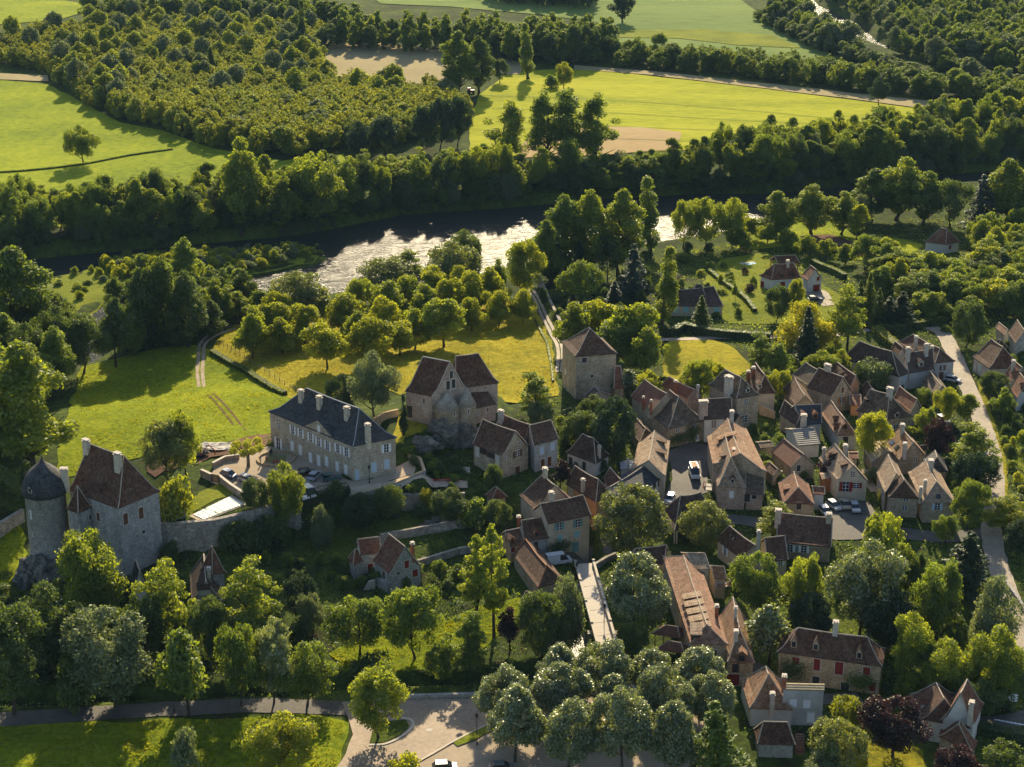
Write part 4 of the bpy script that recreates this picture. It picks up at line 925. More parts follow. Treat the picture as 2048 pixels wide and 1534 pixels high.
# village centre, back row
h = House('red_ribbed_house', 'tall stone house under a ribbed red roof with two thin flues', '5')
h.vol((335,520), (125,382), (600,480), 5.6, (500,350), (0, 0), 'roof_pantile', 'stone_warm', af=0, bell=0); h.ch([(208,438,1.6),(287,490,2.0)], 'chimney_brick', .4, .4); h.w('c', [(297,555)], 'render_cream', .9, 1.3)
h = House('bell_roofed_house', 'stone house with grey-brown flared hipped roof and vine by the square', '5')
h.vol((495,705), (338,560), (862,622), 4.6, (700,410), (None, 0), 'roof_grey', 'stone_warm', bell=.35, af=.32); h.w('o', [(590,706),(755,672)], W=.9, H=1.2); h.w('d', [(785,800)], 'shutter_white', 1.2, 2.0); h.ivy((735,745), 3.4, 3.6); h.ivy((600,800), 4.5, 1.8)
h = House('lilac_house', 'narrow pale rendered house with dark roof and a broad chimney on its left', '5')
h.vol((862,612), (1140,592), (830,470), 5.4, (900,408), (0, 0), 'roof_dark', 'render_white', af=0, bell=.25); h.w('o', [(960,655),(1085,635)], W=.9, H=1.5, glass='shutter_brown'); h.ch([(830,560,2.8)], 'stone_pink', 2.0, 1.2)
h = House('chimney_tower_house', 'tall stone house with grey hipped roof and one huge chimney', '5')
h.vol((1190,395), (920,258), (1425,357), 0, (1255,182), (None, .15), 'roof_grey', 'stone_warm', ez=12.6, bell=.25); h.ch([(1108,340,3.8)], 'chimney_white', 1.9, 1.3); h.dm([(1310,330)], 1.0, 1.0, 'roof_grey', 'render_white'); h.w('o', [(1288,430)], W=.9, H=1.5); h.w('o', [(1270,600)], W=1.5, H=1.6)
h = House('twin_flue_house', 'sandy hipped house with two red brick chimneys behind the chimney tower', '5')
h.vol((1400,345), (1290,195), (1588,337), 4.6, (1440,155), (None, 0), 'roof_brown', 'render_cream', bell=.25); h.ch([(1310,190,1.6),(1362,150,1.6)], 'chimney_brick', .9, .7); h.dm([(1430,285)], .9, .9, 'roof_brown', 'render_white')
h = House('rear_red_house', 'stone house with ribbed pink-red roof and tall brown stack behind the row', '5')
h.vol((690,392), (440,266), (842,400), 4.6, (775,310), (0, 0), 'roof_pantile', 'stone_pink', af=0, bell=0); h.ch([(498,330,2.4)], 'chimney_brick', .7, .6); h.ch([(795,335,1.5)], 'chimney_render', .6, .5)
h = House('hidden_barn', 'dark brown roof corner showing behind the ribbed pink-red roof', '5', 'barn')
h.vol((730,300), (610,205), (840,270), 4.2, (700,165), (0, 0), 'roof_brown', 'stone_warm', bell=.1, af=.4)
# middle row with the arcade
h = House('long_corner_house', 'long corner house with sand-coloured roof, front hip and flower balcony on the square', '5')
h.vol((960,1060), (905,795), (1480,1135), 6.4, (1155,605), (.0, .0), 'roof_orange', 'stone_warm', opp=(1285,720), af=1, bell=.2, sag=.4); h.ch([(1140,640,2.4)], 'chimney_white', 1.1, .8); h.dm([(1010,830),(1080,800)], 1.6, .7, 'roof_orange', 'wood', shed=True)
h.vol((1003,1290), (940,1010), (1282,1305), 5.0, (1185,1005), (.28, 0), 'roof_sand', 'stone_pink', bell=.2, af=.28); h.w('c', [(1140,1375)], 'shutter_white', .9, 1.5); h.dm([(1150,1255)], .9, .9, 'roof_brown', 'render_white'); h.dm([(1035,1000)], 1.8, .7, 'roof_brown', 'wood', shed=True); h.ch([(1170,1010,1.9)], 'chimney_white', 1.4, .9)
h.vol((1285,1366), (1466,1368), (1290,1110), 3.6, (1300,1105), (0, 0), 'roof_grey', 'stone_pink', rh=3.0, bell=0); h.w('h', [(1297,1412)], W=1.3, H=1.7); h.w('h', [(1372,1400)], W=1.0, H=.9)
h = House('orange_gable_house', 'narrow house with bright orange-tan roof and two dormers above the square', '5')
h.vol((130,1110), (195,862), (456,1178), 4.8, (370,728), (0, 0), 'roof_sand', 'render_cream', opp=(500,842), af=1, bell=.2, sag=.3); h.dm([(455,870),(455,985)], 1.4, .9, 'roof_brown', 'wood', shed=True); h.sky([(312,800)], .5, .5)
h = House('slate_corner_house', 'house with sweeping dark slate roof and timbered wall at the square corner', '7')
h.vol((1562,162), (1190,410), (1330,60), 4.6, (1450,5), (0, 0), 'roof_slate', 'render_white', af=.0, bell=.25, sag=.3); h.w('h', [(1480,240),(1525,215)], W=.9, H=1.2, trim='wood'); h.sky([(1410,45)], .5, 1.4)
h = House('orange_brick_house', 'tall house with orange rendered wall, brown hipped roof and slim chimney', '7')
h.vol((915,402), (640,236), (1085,330), 6.2, (1000,192), (None, 0), 'roof_brown', 'render_orange', bell=.25); h.ch([(795,300,2.4)], 'chimney_render', .8, .6); h.ivy((700,420), 2, 2); h.w('c', [(680,310),(955,555)], 'render_cream', 1.3, 1.9); h.w('h', [(865,545)], W=.6, H=1.3); h.w('h', [(935,660),(980,665)], W=.9, H=1.8)
h = House('green_shutter_house', 'three-storey cream house with grey-green shutters facing the bridge', '7')
h.vol((465,612), (856,530), (330,480), 6.9, (400,428), (0, .0), 'roof_brown', 'render_cream', af=0, bell=.15); h.w('s', [(568,635),(745,605)], 'shutter_teal', 1.0, 1.6); h.w('c', [(572,748),(735,712)], 'shutter_turquoise', 1.2, 1.4); h.w('d', [(720,832)], 'shutter_teal', 1.6, 2.2); h.ivy((560,830), 4.2, 2.2)
h.vol((345,482), (205,342), (700,400), 6.6, (570,252), (0, .25), 'roof_brown', 'render_cream', af=0, bell=.2); h.ch([(487,390,2.0)], 'chimney_render', 1.0, .8); h.ch([(435,160,1.6)], 'chimney_render', 1.1, .8)
h.vol((243,782), (465,742), (180,640), 3.8, (190,588), (0, 0), 'roof_brown', 'stone_grey', af=0, bell=.15); h.dm([(352,735)], 1.0, 1.1, 'roof_brown', 'wood_orange'); h.w('d', [(345,822)], 'metal_or_hole_dark', .9, 1.9); h.ch([(160,640,1.6)], 'chimney_brick', .7, .6)
h.vol((95,832), (232,800), (10,720), 3.6, (30,690), (0, 0), 'roof_brown', 'render_ochre', af=0, bell=.15); h.w('c', [(125,858)], 'shutter_red', .9, 1.1); h.dm([(118,800)], 1.0, 1.0, 'roof_red', 'wood_orange')
h = House('waterside_barn', 'long brown hipped roof by the stream with orange ridge left of the bridge', '7', 'barn')
h.vol((362,1215), (135,915), (600,1150), 3.4, (457,1020), (None, 0), 'roof_brown', 'stone_warm', bell=.2, sag=.3, ridge='wood_orange')
h.vol((250,1390), (190,1380), (330,1290), 2.2, (250,1270), (.3, .3), 'roof_red', 'stone_warm', bell=.1)
# the covered market
h = House('market_hall', 'open market hall with broad dark tiled roof on posts behind two trees', '0', 'market hall')
h.vol((1349,1063), (1442,1046), (1322,1020), 3.0, (1385,990), (.28, .28), 'roof_dark', 'stone_warm', bell=.25, open_=True, af=.5)
for q in h.walls:
    for k in range(3):
        c = q[0].lerp(q[1], .04+.46*k); g = h1(c.x, c.y); MB().box((0, 0, 0), (.32, .32, h.ez+.2-g)).build('post', 'trim_stone', h.root, h.loc((c.x, c.y, (h.ez+.2+g)/2)))
# the inn
h = House('inn', 'very long inn with pink-orange roof and a row of lean-to dormers by the plane trees', 'R', 'inn')
h.vol((95,802), (-68,290), (320,812), 6.0, (205,692), (None, .08), 'roof_pink', 'stone_warm', opp=(150,330), bell=.2, sag=.25)
h.dm([(62,548),(74,592),(88,636),(100,680),(114,724),(128,765)], 1.7, .8, 'roof_sand', 'wood', shed=True, L=3.0); h.ch([(248,640,1.9)], 'chimney_brick', .7, .6); h.w('h', [(165,850),(235,855)], W=.9, H=1.3)
h.vol((110,368), (216,372), (40,270), 6.4, (60,262), (0, 0), 'roof_sand', 'render_cream', rh=1.6, bell=0); h.w('o', [(168,397)], W=.8, H=1.1, glass='shutter_brown')
h.vol((235,420), (310,428), (200,350), 4.2, (220,345), (0, 0), 'roof_orange', 'render_cream', rh=1.3, bell=0)
h.vol((312,912), (262,640), (474,916), 4.6, (385,715), (.3, 0), 'roof_orange', 'stone_gold', bell=.2); h.ch([(358,655,2.0)], 'chimney_white', .5, .5); h.ch([(362,770,1.2)], 'chimney_render', .9, .7); h.w('h', [(360,942)], W=.9, H=1.4, trim='shutter_brown'); h.w('d', [(345,1010)], 'shutter_red', 2.2, 2.2); h.dm([(395,905)], 1.6, 1.4, 'roof_orange', 'wood')
h = House('inn_cross_wing', 'dark roofed wing crossing the far end of the long inn', '7', 'inn wing')
h.vol((1235,1000), (1560,1000), (1190,965), 3.6, (1370,848), (.25, 0), 'roof_dark', 'stone_warm', opp=(1600,880), bell=.15, af=.4)
for i, (a, b, c, ap) in enumerate((((1822,745), (1990,770), (1900,700), (1885,706)), ((1852,832), (2015,862), (1915,795), (1905,800)))):
    h = House('terrace_pavilion', ('red ribbed pavilion roof beside the inn wall, nearer the bridge', 'red ribbed pavilion roof beside the inn wall, nearer the plane trees')[i], 'C', 'pavilion', 'pavilions on the inn terrace')
    h.vol(a, b, c, 2.6, ap, (.3, .3), 'roof_pantile', 'wood', rh=1.1, bell=0, open_=True)
    for q in h.walls: c_ = q[0].lerp(q[1], .05); g = h1(c_.x, c_.y); MB().box((0, 0, 0), (.16, .16, h.ez+.1-g)).build('post', 'wood', h.root, h.loc((c_.x, c_.y, (h.ez+.1+g)/2)))
# bottom right
h = House('pyramid_roof_house', 'white house with steep tan pyramid roof beside a grey rendered block', 'R')
h.vol((440,1182), (386,1006), (704,1196), 3.4, (570,985), (.42, .3), 'roof_orange', 'render_white', bell=.3); h.ch([(572,1180,2.6)], 'chimney_render', .8, .7)
h = House('grey_block_house', 'grey rendered two-storey block with flat tile edge and white shutters', 'R')
h.vol((636,1072), (880,1078), (640,1034), 6.6, (700,1030), (0, 0), 'roof_tin', 'render_grey', rh=.5, bell=0, oh=.12, ridge=None); h.w('c', [(697,1147),(777,1152)], 'shutter_white', 1.2, 1.5); h.w('d', [(800,1232)], 'shutter_white', 1.2, 1.9); h.ch([(643,1048,1.7)], 'chimney_brick', .7, .6)
h = House('hipped_garage', 'low garage with red-brown hipped roof in front of the pyramid roof house', 'R', 'garage')
h.vol((488,1390), (712,1396), (462,1300), 2.5, (500,1262), (.18, .18), 'roof_brown', 'stone_grey', bell=.15)
h = House('red_shutter_house', 'golden stone house with dark red shutters, three dormers and arched terrace', 'R')
h.vol((1220,938), (600,852), (1240,832), 0, (1150,766), (None, None), 'roof_brown', 'stone_gold', ez=7.6, bell=.3); h.w('c', [(713,902),(1127,960)], 'shutter_red', 1.2, 1.5); h.w('c', [(836,922)], 'shutter_red', 1.1, 2.2); h.w('d', [(966,943)], 'shutter_red', 1.4, 2.4); h.dm([(700,822),(828,838),(1082,888)], 1.0, 1.3, 'roof_brown', 'wood_pale', pk=1.5); h.ch([(943,740,2.0)], 'chimney_white', .9, .7)
h.flat('terrace', (1190,1000), (790,975), (1215,960), 1.5, 4.3, 'stone_gold'); h.w('h', [(1000,1055)], W=1.4, H=1.9); h.w('d', [(1160,1050)], 'shutter_red', 1.2, 1.8); h.w('h', [(830,1015)], W=1.2, H=1.6); h.ivy((690,950), 4.0, 3.0); h.ivy((1095,1020), 4.0, 2.4, 'mid')
h = House('corner_cottage', 'cottage with dark main roof and orange hips behind the copper beech', 'R')
h.vol((1450,1245), (1376,1100), (1740,1300), 3.8, (1640,1085), (.25, .2), 'roof_brown', 'render_white', opp=(1640,1095), bell=.25, af=.5); h.dm([(1440,1170)], 1.0, 1.0, 'roof_red', 'render_white')
h.vol((1560,1250), (1620,1130), (1760,1270), 4.6, (1650,1060), (0, .3), 'roof_red', 'render_white', bell=.25, af=.3); h.ch([(1722,1240,2.6)], 'chimney_render', 1.0, .7)
h.vol((1545,1345), (1560,1280), (1752,1440), 2.4, (1655,1275), (.35, .3), 'roof_red', 'stone_warm', bell=.25)
h = House('stone_mill_house', 'white stone cottage with rusty red gable roof and outside stair in the terraced garden', 'C')
h.vol((288,392), (188,312), (482,348), 4.2, (375,238), (0, 0), 'roof_red', 'stone_grey', af=0, bell=.2); h.w('c', [(390,335)], 'shutter_red', .9, 1.6); h.w('c', [(440,386)], 'shutter_red', 1.1, 1.5); h.w('h', [(340,388)], W=.7, H=.5); h.w('d', [(258,402)], 'shutter_brown', 1.0, 1.8); h.ch([(425,290,2.6)], 'chimney_brick', .7, .6)
h.vol((118,285), (245,268), (90,225), 4.2, (100,205), (0, 0), 'roof_red', 'stone_grey', rh=2.2, af=0, bell=.15); h.w('d', [(178,356)], 'shutter_red', 1.0, 1.8); h.w('h', [(118,348)], W=.5, H=.5)
h.vol((75,345), (135,312), (45,300), 3.2, (105,255), (.45, .3), 'roof_red', 'stone_grey', bell=.1)
h.flat('stair_landing', (280,450), (180,395), (300,440), 1.5, 4.2, 'stone_grey')
for k in range(7): p = at(*h.P((185-6*k, 430+10*k)), 4.0-.35*k); MB().box((0, 0, -1.2), (1.3, .45, 2.4), .5).build('step', 'trim_stone', h.root, h.loc(p))
h = House('spire_roof_house', 'house below the castle with pointed red spire roof and dark tiled front', 'L')
h.vol((1120,562), (1110,395), (1305,552), 3.2, (1200,385), (0, 0), 'roof_dark', 'stone_grey', rh=4.0, bell=.1); h.ch([(1225,420,1.9)], 'chimney_render', .9, .7); h.dm([(1162,500)], 1.0, 1.1, 'roof_dark', 'render_grey', pk=1.4); h.w('o', [(1220,575),(1265,580)], W=.8, H=1.0)
h.vol((1240,400), (1170,372), (1335,392), 6.0, (1260,238), (.45, .45), 'roof_red', 'stone_grey', bell=.2)
h = House('gable_shed', 'small slate-roofed shed tucked under the castle ramp arch', 'L', 'shed')
h.vol((790,510), (760,430), (860,470), 2.6, (850,350), (0, .2), 'roof_slate', 'render_white', bell=.1, af=.3)
# front row right of the square
h = House('streetside_house', 'long low house with weathered red-brown roof and white shutters above the wood', '8')
h.vol((1360,942), (862,888), (1362,690), 3.4, (1350,668), (0, 0), 'roof_brown', 'stone_warm', af=0, bell=.1, oh=.2); h.w('s', [(975,957),(1110,967)], W=1.0, H=1.5); h.w('c', [(1048,965)], 'shutter_teal', .8, 1.2); h.ch([(810,690,2.4)], 'chimney_render', 1.2, .9); h.ch([(1350,705,1.6)], 'chimney_render', 1.0, .8)
h = House('tall_flue_house', 'house with smooth brown gable roof and one tall thin chimney', '8')
h.vol((500,1062), (268,882), (760,1092), 3.8, (690,935), (0, 0), 'roof_brown', 'render_cream', af=0, bell=.1); h.w('s', [(345,985)], W=1.0, H=1.7); h.w('o', [(662,1020)], W=.8, H=1.0); h.dm([(405,870)], .9, .9, 'roof_brown', 'render_white'); h.ch([(697,930,3.4)], 'chimney_white', .6, .6)
h.vol((762,1092), (946,1064), (690,900), 3.2, (720,868), (0, 0), 'roof_brown', 'render_cream', af=0, bell=.1); h.w('s', [(790,1110),(880,1100)], W=.8, H=1.2)
h = House('dovecote_house', 'little stone house with bright orange half-hipped roof and one dark window', '8')
h.vol((915,517), (866,330), (1206,530), 3.2, (1042,218), (.22, 0), 'roof_red', 'stone_warm', af=1, bell=.2, sag=.2); h.w('c', [(1062,545)], 'metal_or_hole_dark', 1.0, 1.6); h.dm([(930,380)], 2.0, .4, 'roof_red', 'wood', shed=True)
h.vol((1205,430), (1312,440), (1190,360), 3.6, (1250,345), (0, 0), 'roof_red', 'render_white', rh=.8, bell=0)
h = House('brown_shutter_house', 'beige house with red-brown shutters facing the car park', '6')
h.vol((462,1290), (322,1122), (706,1302), 4.6, (607,1180), (0, 0), 'roof_sand', 'render_cream', af=0, bell=.15); h.w('o', [(588,1245)], W=.8, H=1.2, glass='shutter_brown'); h.w('s', [(530,1345)], 'shutter_red', 1.3, 2.2); h.w('s', [(615,1335)], 'shutter_red', 1.1, 1.2); h.ch([(535,1080,2.0)], 'chimney_white', 1.0, .8); h.ch([(352,1100,1.6)], 'chimney_white', .6, .6); h.dm([(410,1105),(497,1190)], 1.5, .9, 'roof_brown', 'wood', shed=True)
h.vol((340,1290), (490,1270), (330,1240), 3.2, (400,1230), (0, 0), 'roof_sand', 'wood_orange', rh=.4, bell=0, ridge=None)
# upper right rows
h = House('ridge_house', 'stone house with brown shutters and steep gable above a red lean-to', '6')
h.vol((415,612), (222,545), (578,576), 4.6, (525,466), (0, 0), 'roof_brown', 'stone_warm', af=0, bell=.2, opp=(400,500)); h.w('c', [(505,565)], 'shutter_brown', .8, 1.4); h.w('s', [(497,645)], 'wood_orange', 1.0, 1.5); h.ch([(392,410,1.6)], 'chimney_render', 1.6, .9)
h.vol((222,530), (98,452), (350,470), 3.8, (350,405), (0, .3), 'roof_grey', 'render_cream', bell=.15)
h.vol((640,520), (590,440), (560,545), 4.4, (430,352), (.0, .0), 'roof_brown', 'render_orange', opp=(330,420), rh=2.6, bell=.2)
h.vol((655,690), (568,690), (640,600), 2.6, (610,590), (0, 0), 'roof_red', 'render_orange', rh=1.0, bell=0)
h = House('bell_hip_house', 'large house with grey-brown flared hip roof and red-roofed wing behind', '6')
h.vol((862,802), (626,738), (1087,786), 3.4, (915,603), (None, 0), 'roof_grey', 'stone_warm', bell=.35); h.dm([(705,665)], 1.3, .9, 'roof_grey', 'wood', shed=True); h.dm([(945,785)], 1.1, 1.1, 'roof_dark', 'render_white'); h.w('s', [(935,868)], 'shutter_white', 1.2, 1.4); h.ch([(888,600,1.4)], 'chimney_white', 1.4, .9)
h.vol((1052,742), (920,640), (1130,700), 3.8, (1055,645), (0, 0), 'roof_red', 'stone_warm', bell=.15, af=0)
h = House('row_house', 'long dark-roofed house with a sky window behind the dense round tree', '6')
h.vol((952,457), (512,312), (1037,420), 4.2, (790,205), (.25, .2), 'roof_dark', 'render_white', bell=.25, af=.6); h.sky([(862,352)], 1.0, 1.3); h.w('c', [(1003,467)], 'shutter_blue', 1.0, 1.8); h.w('h', [(985,555)], W=1.2, H=2.0)
h = House('middle_row_house', 'dark-roofed row house with one white dormer between its taller neighbours', '6')
h.vol((1042,430), (1236,385), (1000,320), 4.2, (1012,268), (0, 0), 'roof_dark', 'render_grey', af=0, bell=.2); h.dm([(1140,375)], 1.3, 1.2, 'roof_dark', 'render_white'); h.ch([(992,330,3.0)], 'chimney_white', 1.0, .8); h.ch([(1177,285,2.6)], 'chimney_white', .9, .8)
h = House('road_corner_house', 'house at the road with brown roof, dark front hip and several chimneys', '6')
h.vol((1245,346), (955,188), (1405,332), 4.8, (1300,235), (None, .15), 'roof_brown', 'render_grey', bell=.2); h.ch([(1092,240,3.2)], 'chimney_render', .8, .7); h.ch([(1222,290,2.2)], 'chimney_render', .7, .6); h.w('s', [(1312,385)], 'shutter_brown', .8, 1.3); h.w('d', [(1300,450)], 'shutter_brown', 1.2, 2.0)
h = House('garden_shed', 'small grey-roofed shed by the bend near the white parked car', '6', 'shed')
h.vol((1250,610), (1162,492), (1335,545), 2.6, (1330,500), (0, 0), 'roof_grey', 'stone_warm', af=0, bell=.05, rh=1.6)
h = House('roadside_villa', 'house with dark brown hipped roof across the road on the right', '6')
h.vol((1690,392), (1566,302), (1960,395), 3.6, (1740,222), (.3, 0), 'roof_brown', 'stone_grey', bell=.25, af=.3); h.w('c', [(1612,385)], 'shutter_turquoise', .9, 1.8)
h = House('red_gable_villa', 'house with rusty red gables and a dormer at the right edge', '6')
h.vol((1870,500), (1812,448), (2010,500), 3.4, (1915,362), (0, 0), 'roof_red', 'render_grey', rh=3.6, bell=.15); h.dm([(1890,465)], 1.2, 1.1, 'roof_red', 'wood'); h.ch([(1880,400,2.0)], 'chimney_render', .9, .7)
h.vol((1915,632), (1862,560), (2040,600), 3.4, (1970,500), (0, 0), 'roof_red', 'render_grey', rh=3.6, bell=.15); h.dm([(1945,560)], 1.2, 1.1, 'roof_red', 'wood')
h = House('upper_edge_house', 'brown gabled house above the road at the upper right edge', '6')
h.vol((1900,190), (1842,105), (2030,190), 4.0, (1890,47), (0, 0), 'roof_brown', 'stone_grey', rh=3.4, bell=.15)
h = House('pink_roof_shed', 'small shed with pale pink tiled roof among shrubs right of the road', '6', 'shed')
h.vol((1810,125), (1742,70), (1850,100), 2.4, (1790,45), (0, 0), 'roof_pink', 'render_cream', rh=1.2, bell=0)
h = House('brown_hip_shed', 'low brown hipped shed just behind the roadside villa', '6', 'shed')
h.vol((1740,245), (1680,245), (1840,225), 2.8, (1760,165), (.3, .3), 'roof_brown', 'stone_grey', rh=2.4, bell=.1)
h = House('open_barn', 'brown barn with an open dark gable beside a ruined wall', '6', 'barn')
h.vol((112,697), (35,562), (276,692), 3.4, (100,560), (0, 0), 'roof_brown', 'stone_gold', rh=2.6, bell=0); h.w('h', [(100,690)], W=2.0, H=2.2, trim='wood')
h = House('slate_dormer_house', 'dark slate house with two red dormers in the middle of the village', '6')
h.vol((190,850), (330,835), (55,737), 4.2, (300,690), (0, 0), 'roof_slate', 'render_grey', opp=(310,735), rh=3.0, af=.5, bell=.2); h.dm([(192,800),(285,795)], 1.1, 1.1, 'roof_red', 'wood_orange'); h.ch([(160,860,2.2)], 'chimney_render', 1.2, 1.0)
h.vol((128,850), (0,760), (190,800), 3.8, (0,722), (0, 0), 'roof_dark', 'stone_warm', bell=.1, rh=2.6)
h = House('red_mansard_house', 'house with pinkish red roof and three dormers between slate and trees', '6')
h.vol((456,930), (335,760), (616,928), 3.6, (520,805), (None, 0), 'roof_pink', 'render_grey', bell=.2); h.dm([(435,825),(438,885),(525,880)], 1.0, 1.0, 'roof_red', 'wood'); h.w('d', [(528,978)], 'metal_or_hole_dark', 1.2, 2.2)
h = House('fibre_roof_shed', 'shed with grey ribbed roof in the yard below the slate house', '6', 'shed')
h.vol((150,1017), (316,1002), (50,885), 3.0, (200,850), (0, 0), 'roof_fibre', 'render_white', rh=1.8, bell=0)
h = House('striped_barn', 'stone barn with striped red ribbed roof in the village middle', '5', 'barn')
h.vol((1745,1102), (1556,948), (1990,1080), 3.0, (1893,972), (0, 0), 'roof_pantile', 'stone_warm', af=0, bell=0); h.w('h', [(1825,1105)], W=.9, H=1.4)
h = House('patchwork_house', 'house with patched orange roof, roof windows and a corrugated lean-to', '6')
h.vol((960,1130), (860,1000), (1165,1085), 3.6, (990,892), (0, 0), 'roof_orange', 'stone_warm', rh=3.6, bell=.15, af=.3); h.sky([(905,990),(945,1030)], 1.8, 1.2); h.ch([(985,915,1.8)], 'chimney_white', 1.0, .8); h.ch([(1040,1110,2.2)], 'chimney_white', .9, .7); h.w('o', [(1092,1125),(1085,1175)], W=.8, H=1.0)
h.vol((745,1147), (700,1045), (960,1078), 2.8, (850,985), (0, 0), 'roof_tin', 'stone_warm', rh=1.4, bell=0)
h = House('blue_door_house', 'stone house with cobalt blue shutters and pale swept roof at the lane', '6')
h.vol((848,1392), (786,1242), (1000,1300), 4.6, (965,1168), (0, 0), 'roof_sand', 'stone_warm', af=1, bell=.2, rh=3.2); h.w('c', [(800,1330),(830,1405)], 'shutter_cobalt', .9, 2.0); h.ivy((810,1460), 1.6, 3.0, 'walnut')
h.vol((882,1432), (850,1370), (1118,1445), 4.4, (1020,1340), (.3, 0), 'roof_brown', 'stone_warm', rh=3.4, bell=.15); h.w('o', [(1017,1445)], W=.9, H=1.1); h.w('o', [(1005,1518)], W=.9, H=1.1)
h = House('sandy_hip_house', 'stone house with large sandy roof, dark front hip and twin chimneys', '6')
h.vol((1152,1466), (1042,1240), (1410,1476), 4.6, (1285,1312), (.25, 0), 'roof_sand', 'stone_warm', bell=.2, af=.25); h.ch([(1165,1400,2.6),(1110,1420,2.0)], 'chimney_render', .7, .6); h.sky([(1280,1425)], .8, 1.0); h.w('s', [(1270,1505)], 'shutter_blue', 1.0, 1.5); h.ch([(1215,1200,1.6)], 'chimney_render', 1.4, .9)
h.vol((1350,1225), (1322,1135), (1180,1220), 3.8, (1250,1128), (.2, .2), 'roof_slate', 'stone_warm', rh=2.6, bell=.2)
# gardens beyond the village
h = House('red_roof_villa', 'modern white villa with red hipped roof and dormers near the swimming pool', 'Q')
h.vol((570,177), (748,167), (488,152), 3.3, (650,82), (.28, .1), 'roof_red', 'render_white', bell=.25, af=.4); h.dm([(545,145),(632,160),(690,155)], 1.1, 1.0, 'roof_red', 'wood'); h.w('c', [(517,200)], 'shutter_red', 1.4, 1.8); h.w('d', [(635,205)], 'shutter_red', 1.4, 2.0); h.ch([(665,90,1.2)], 'chimney_render', .8, .7)
h.vol((780,180), (745,150), (872,168), 3.8, (795,90), (0, .2), 'roof_red', 'render_white', rh=3.0, bell=.2, af=.3); h.w('d', [(832,222)], 'shutter_red', 2.2, 2.0); h.w('c', [(843,168)], 'shutter_red', .9, 1.1)
h = House('pool_house', 'open timber pool house with brown roof behind the red-roofed villa', 'Q', 'pool house')
h.vol((610,82), (735,76), (550,62), 2.6, (590,18), (0, 0), 'roof_brown', 'wood_orange', rh=1.8, bell=0, open_=True)
for q in h.walls: c_ = q[0].lerp(q[1], .04); g = h1(c_.x, c_.y); MB().box((0, 0, 0), (.25, .25, h.ez+.1-g)).build('post', 'wood_orange', h.root, h.loc((c_.x, c_.y, (h.ez+.1+g)/2)))
h = House('dark_roof_bungalow', 'long low bungalow with dark roof and turquoise shutters behind the hedge', 'Q')
h.vol((-40,330), (292,332), (-65,300), 2.9, (0,230), (.1, .12), 'roof_dark', 'render_cream', bell=.15, af=.4, opp=(245,240)); h.w('c', [(10,350),(70,348),(250,350)], 'shutter_turquoise', 1.4, 1.7)
h.vol((100,290), (190,290), (95,240), 4.2, (125,190), (.3, .3), 'roof_dark', 'render_cream', rh=3.0, bell=.2)
h = House('river_villa', 'white cottage with orange-red pyramid roof among the upper right trees', '0')
h.vol((1892,490), (1848,484), (1921,484), 2.9, (1892,459), (.4, .3), 'roof_red', 'render_white', bell=.2, opp=(1890,474)); h.w('c', [(1900,494)], 'shutter_red', 1.0, 1.2)

for nm, lab, cr, F, A, B, wl, rm, wm, rh in (('yard_shed', 'flat grey yard shed behind the long corner house', '5', (1440,905), (1565,892), (1392,842), 2.4, 'roof_grey', 'stone_warm', .5), ('red_lean_to', 'little red-tiled lean-to right behind the beige house', '6', (628,1122), (556,1122), (626,1066), 2.4, 'roof_red', 'render_cream', .5), ('dark_lean_to', 'dark narrow lean-to right of the patched orange roof', '6', (1122,1056), (1192,1046), (1112,1022), 3.0, 'roof_dark', 'stone_warm', .5),
 ('link_house', 'brown-roofed link between orange rendered house and slate corner house', '7', (1095,300), (1000,190), (1200,260), 5.0, 'roof_brown', 'stone_warm', 2.2), ('stone_outhouse', 'small brown outhouse squeezed between striped barn and dovecote house', '5', (1560,1190), (1480,1120), (1650,1150), 2.4, 'roof_brown', 'stone_warm', 1.2), ('back_annex', 'low brown annex right of the ridge house gable', '6', (720,640), (660,560), (800,610), 2.6, 'roof_brown', 'stone_warm', 1.6),
 ('lane_outhouse', 'small brown outhouse left of the patched orange roof', '6', (700,960), (650,900), (770,930), 2.4, 'roof_brown', 'stone_warm', 1.4), ('court_annex', 'dark annex roof between lilac house and chimney tower', '5', (1180,640), (1110,590), (1260,610), 3.4, 'roof_dark', 'stone_warm', 1.4), ('gable_outhouse', 'brown outhouse behind the road corner house chimneys', '6', (960,290), (900,240), (1010,270), 3.4, 'roof_brown', 'render_white', 1.8)):
    h = House(nm, lab, cr, 'outbuilding'); h.vol(F, A, B, wl, F, (0, 0), rm, wm, rh=rh, bell=.05)
# ------------------------------------------------------------------ far woods and river banks
forest([(5,130),(95,146),(160,205),(240,240),(330,258),(420,292),(560,318),(680,302),(780,292),(900,262),(940,245),(915,215),(900,200),(880,192),(760,180),(680,178),(640,150),(645,110),(640,75),(500,45),(330,40),(180,60),(60,75),(0,90),(-120,95),(-120,125)], 6.6,
 [('farwalnut', 'walnut', 3), ('farwalnut', 'lime', 7), ('farwood', 'walnut', .5), ('farwood', 'grey', .3)], (9.8, 11.6), (8.5, 10.5), 'bright green plantation tree in the wood beyond the left meadow', 'plantation trees of the left wood', 210, 'left_wood')
forest([(650,100),(760,106),(900,108),(1050,130),(1150,132),(1238,112),(1200,98),(1000,92),(800,88),(660,84)], 7, [('fartall', 'mid', 3), ('farwood', 'dark', 2), ('fartall', 'walnut', 1)], (13, 19), (7, 10), 'tall tree in the dark belt behind the pale stubble field', 'trees of the middle far belt', 36, 'middle_wood')
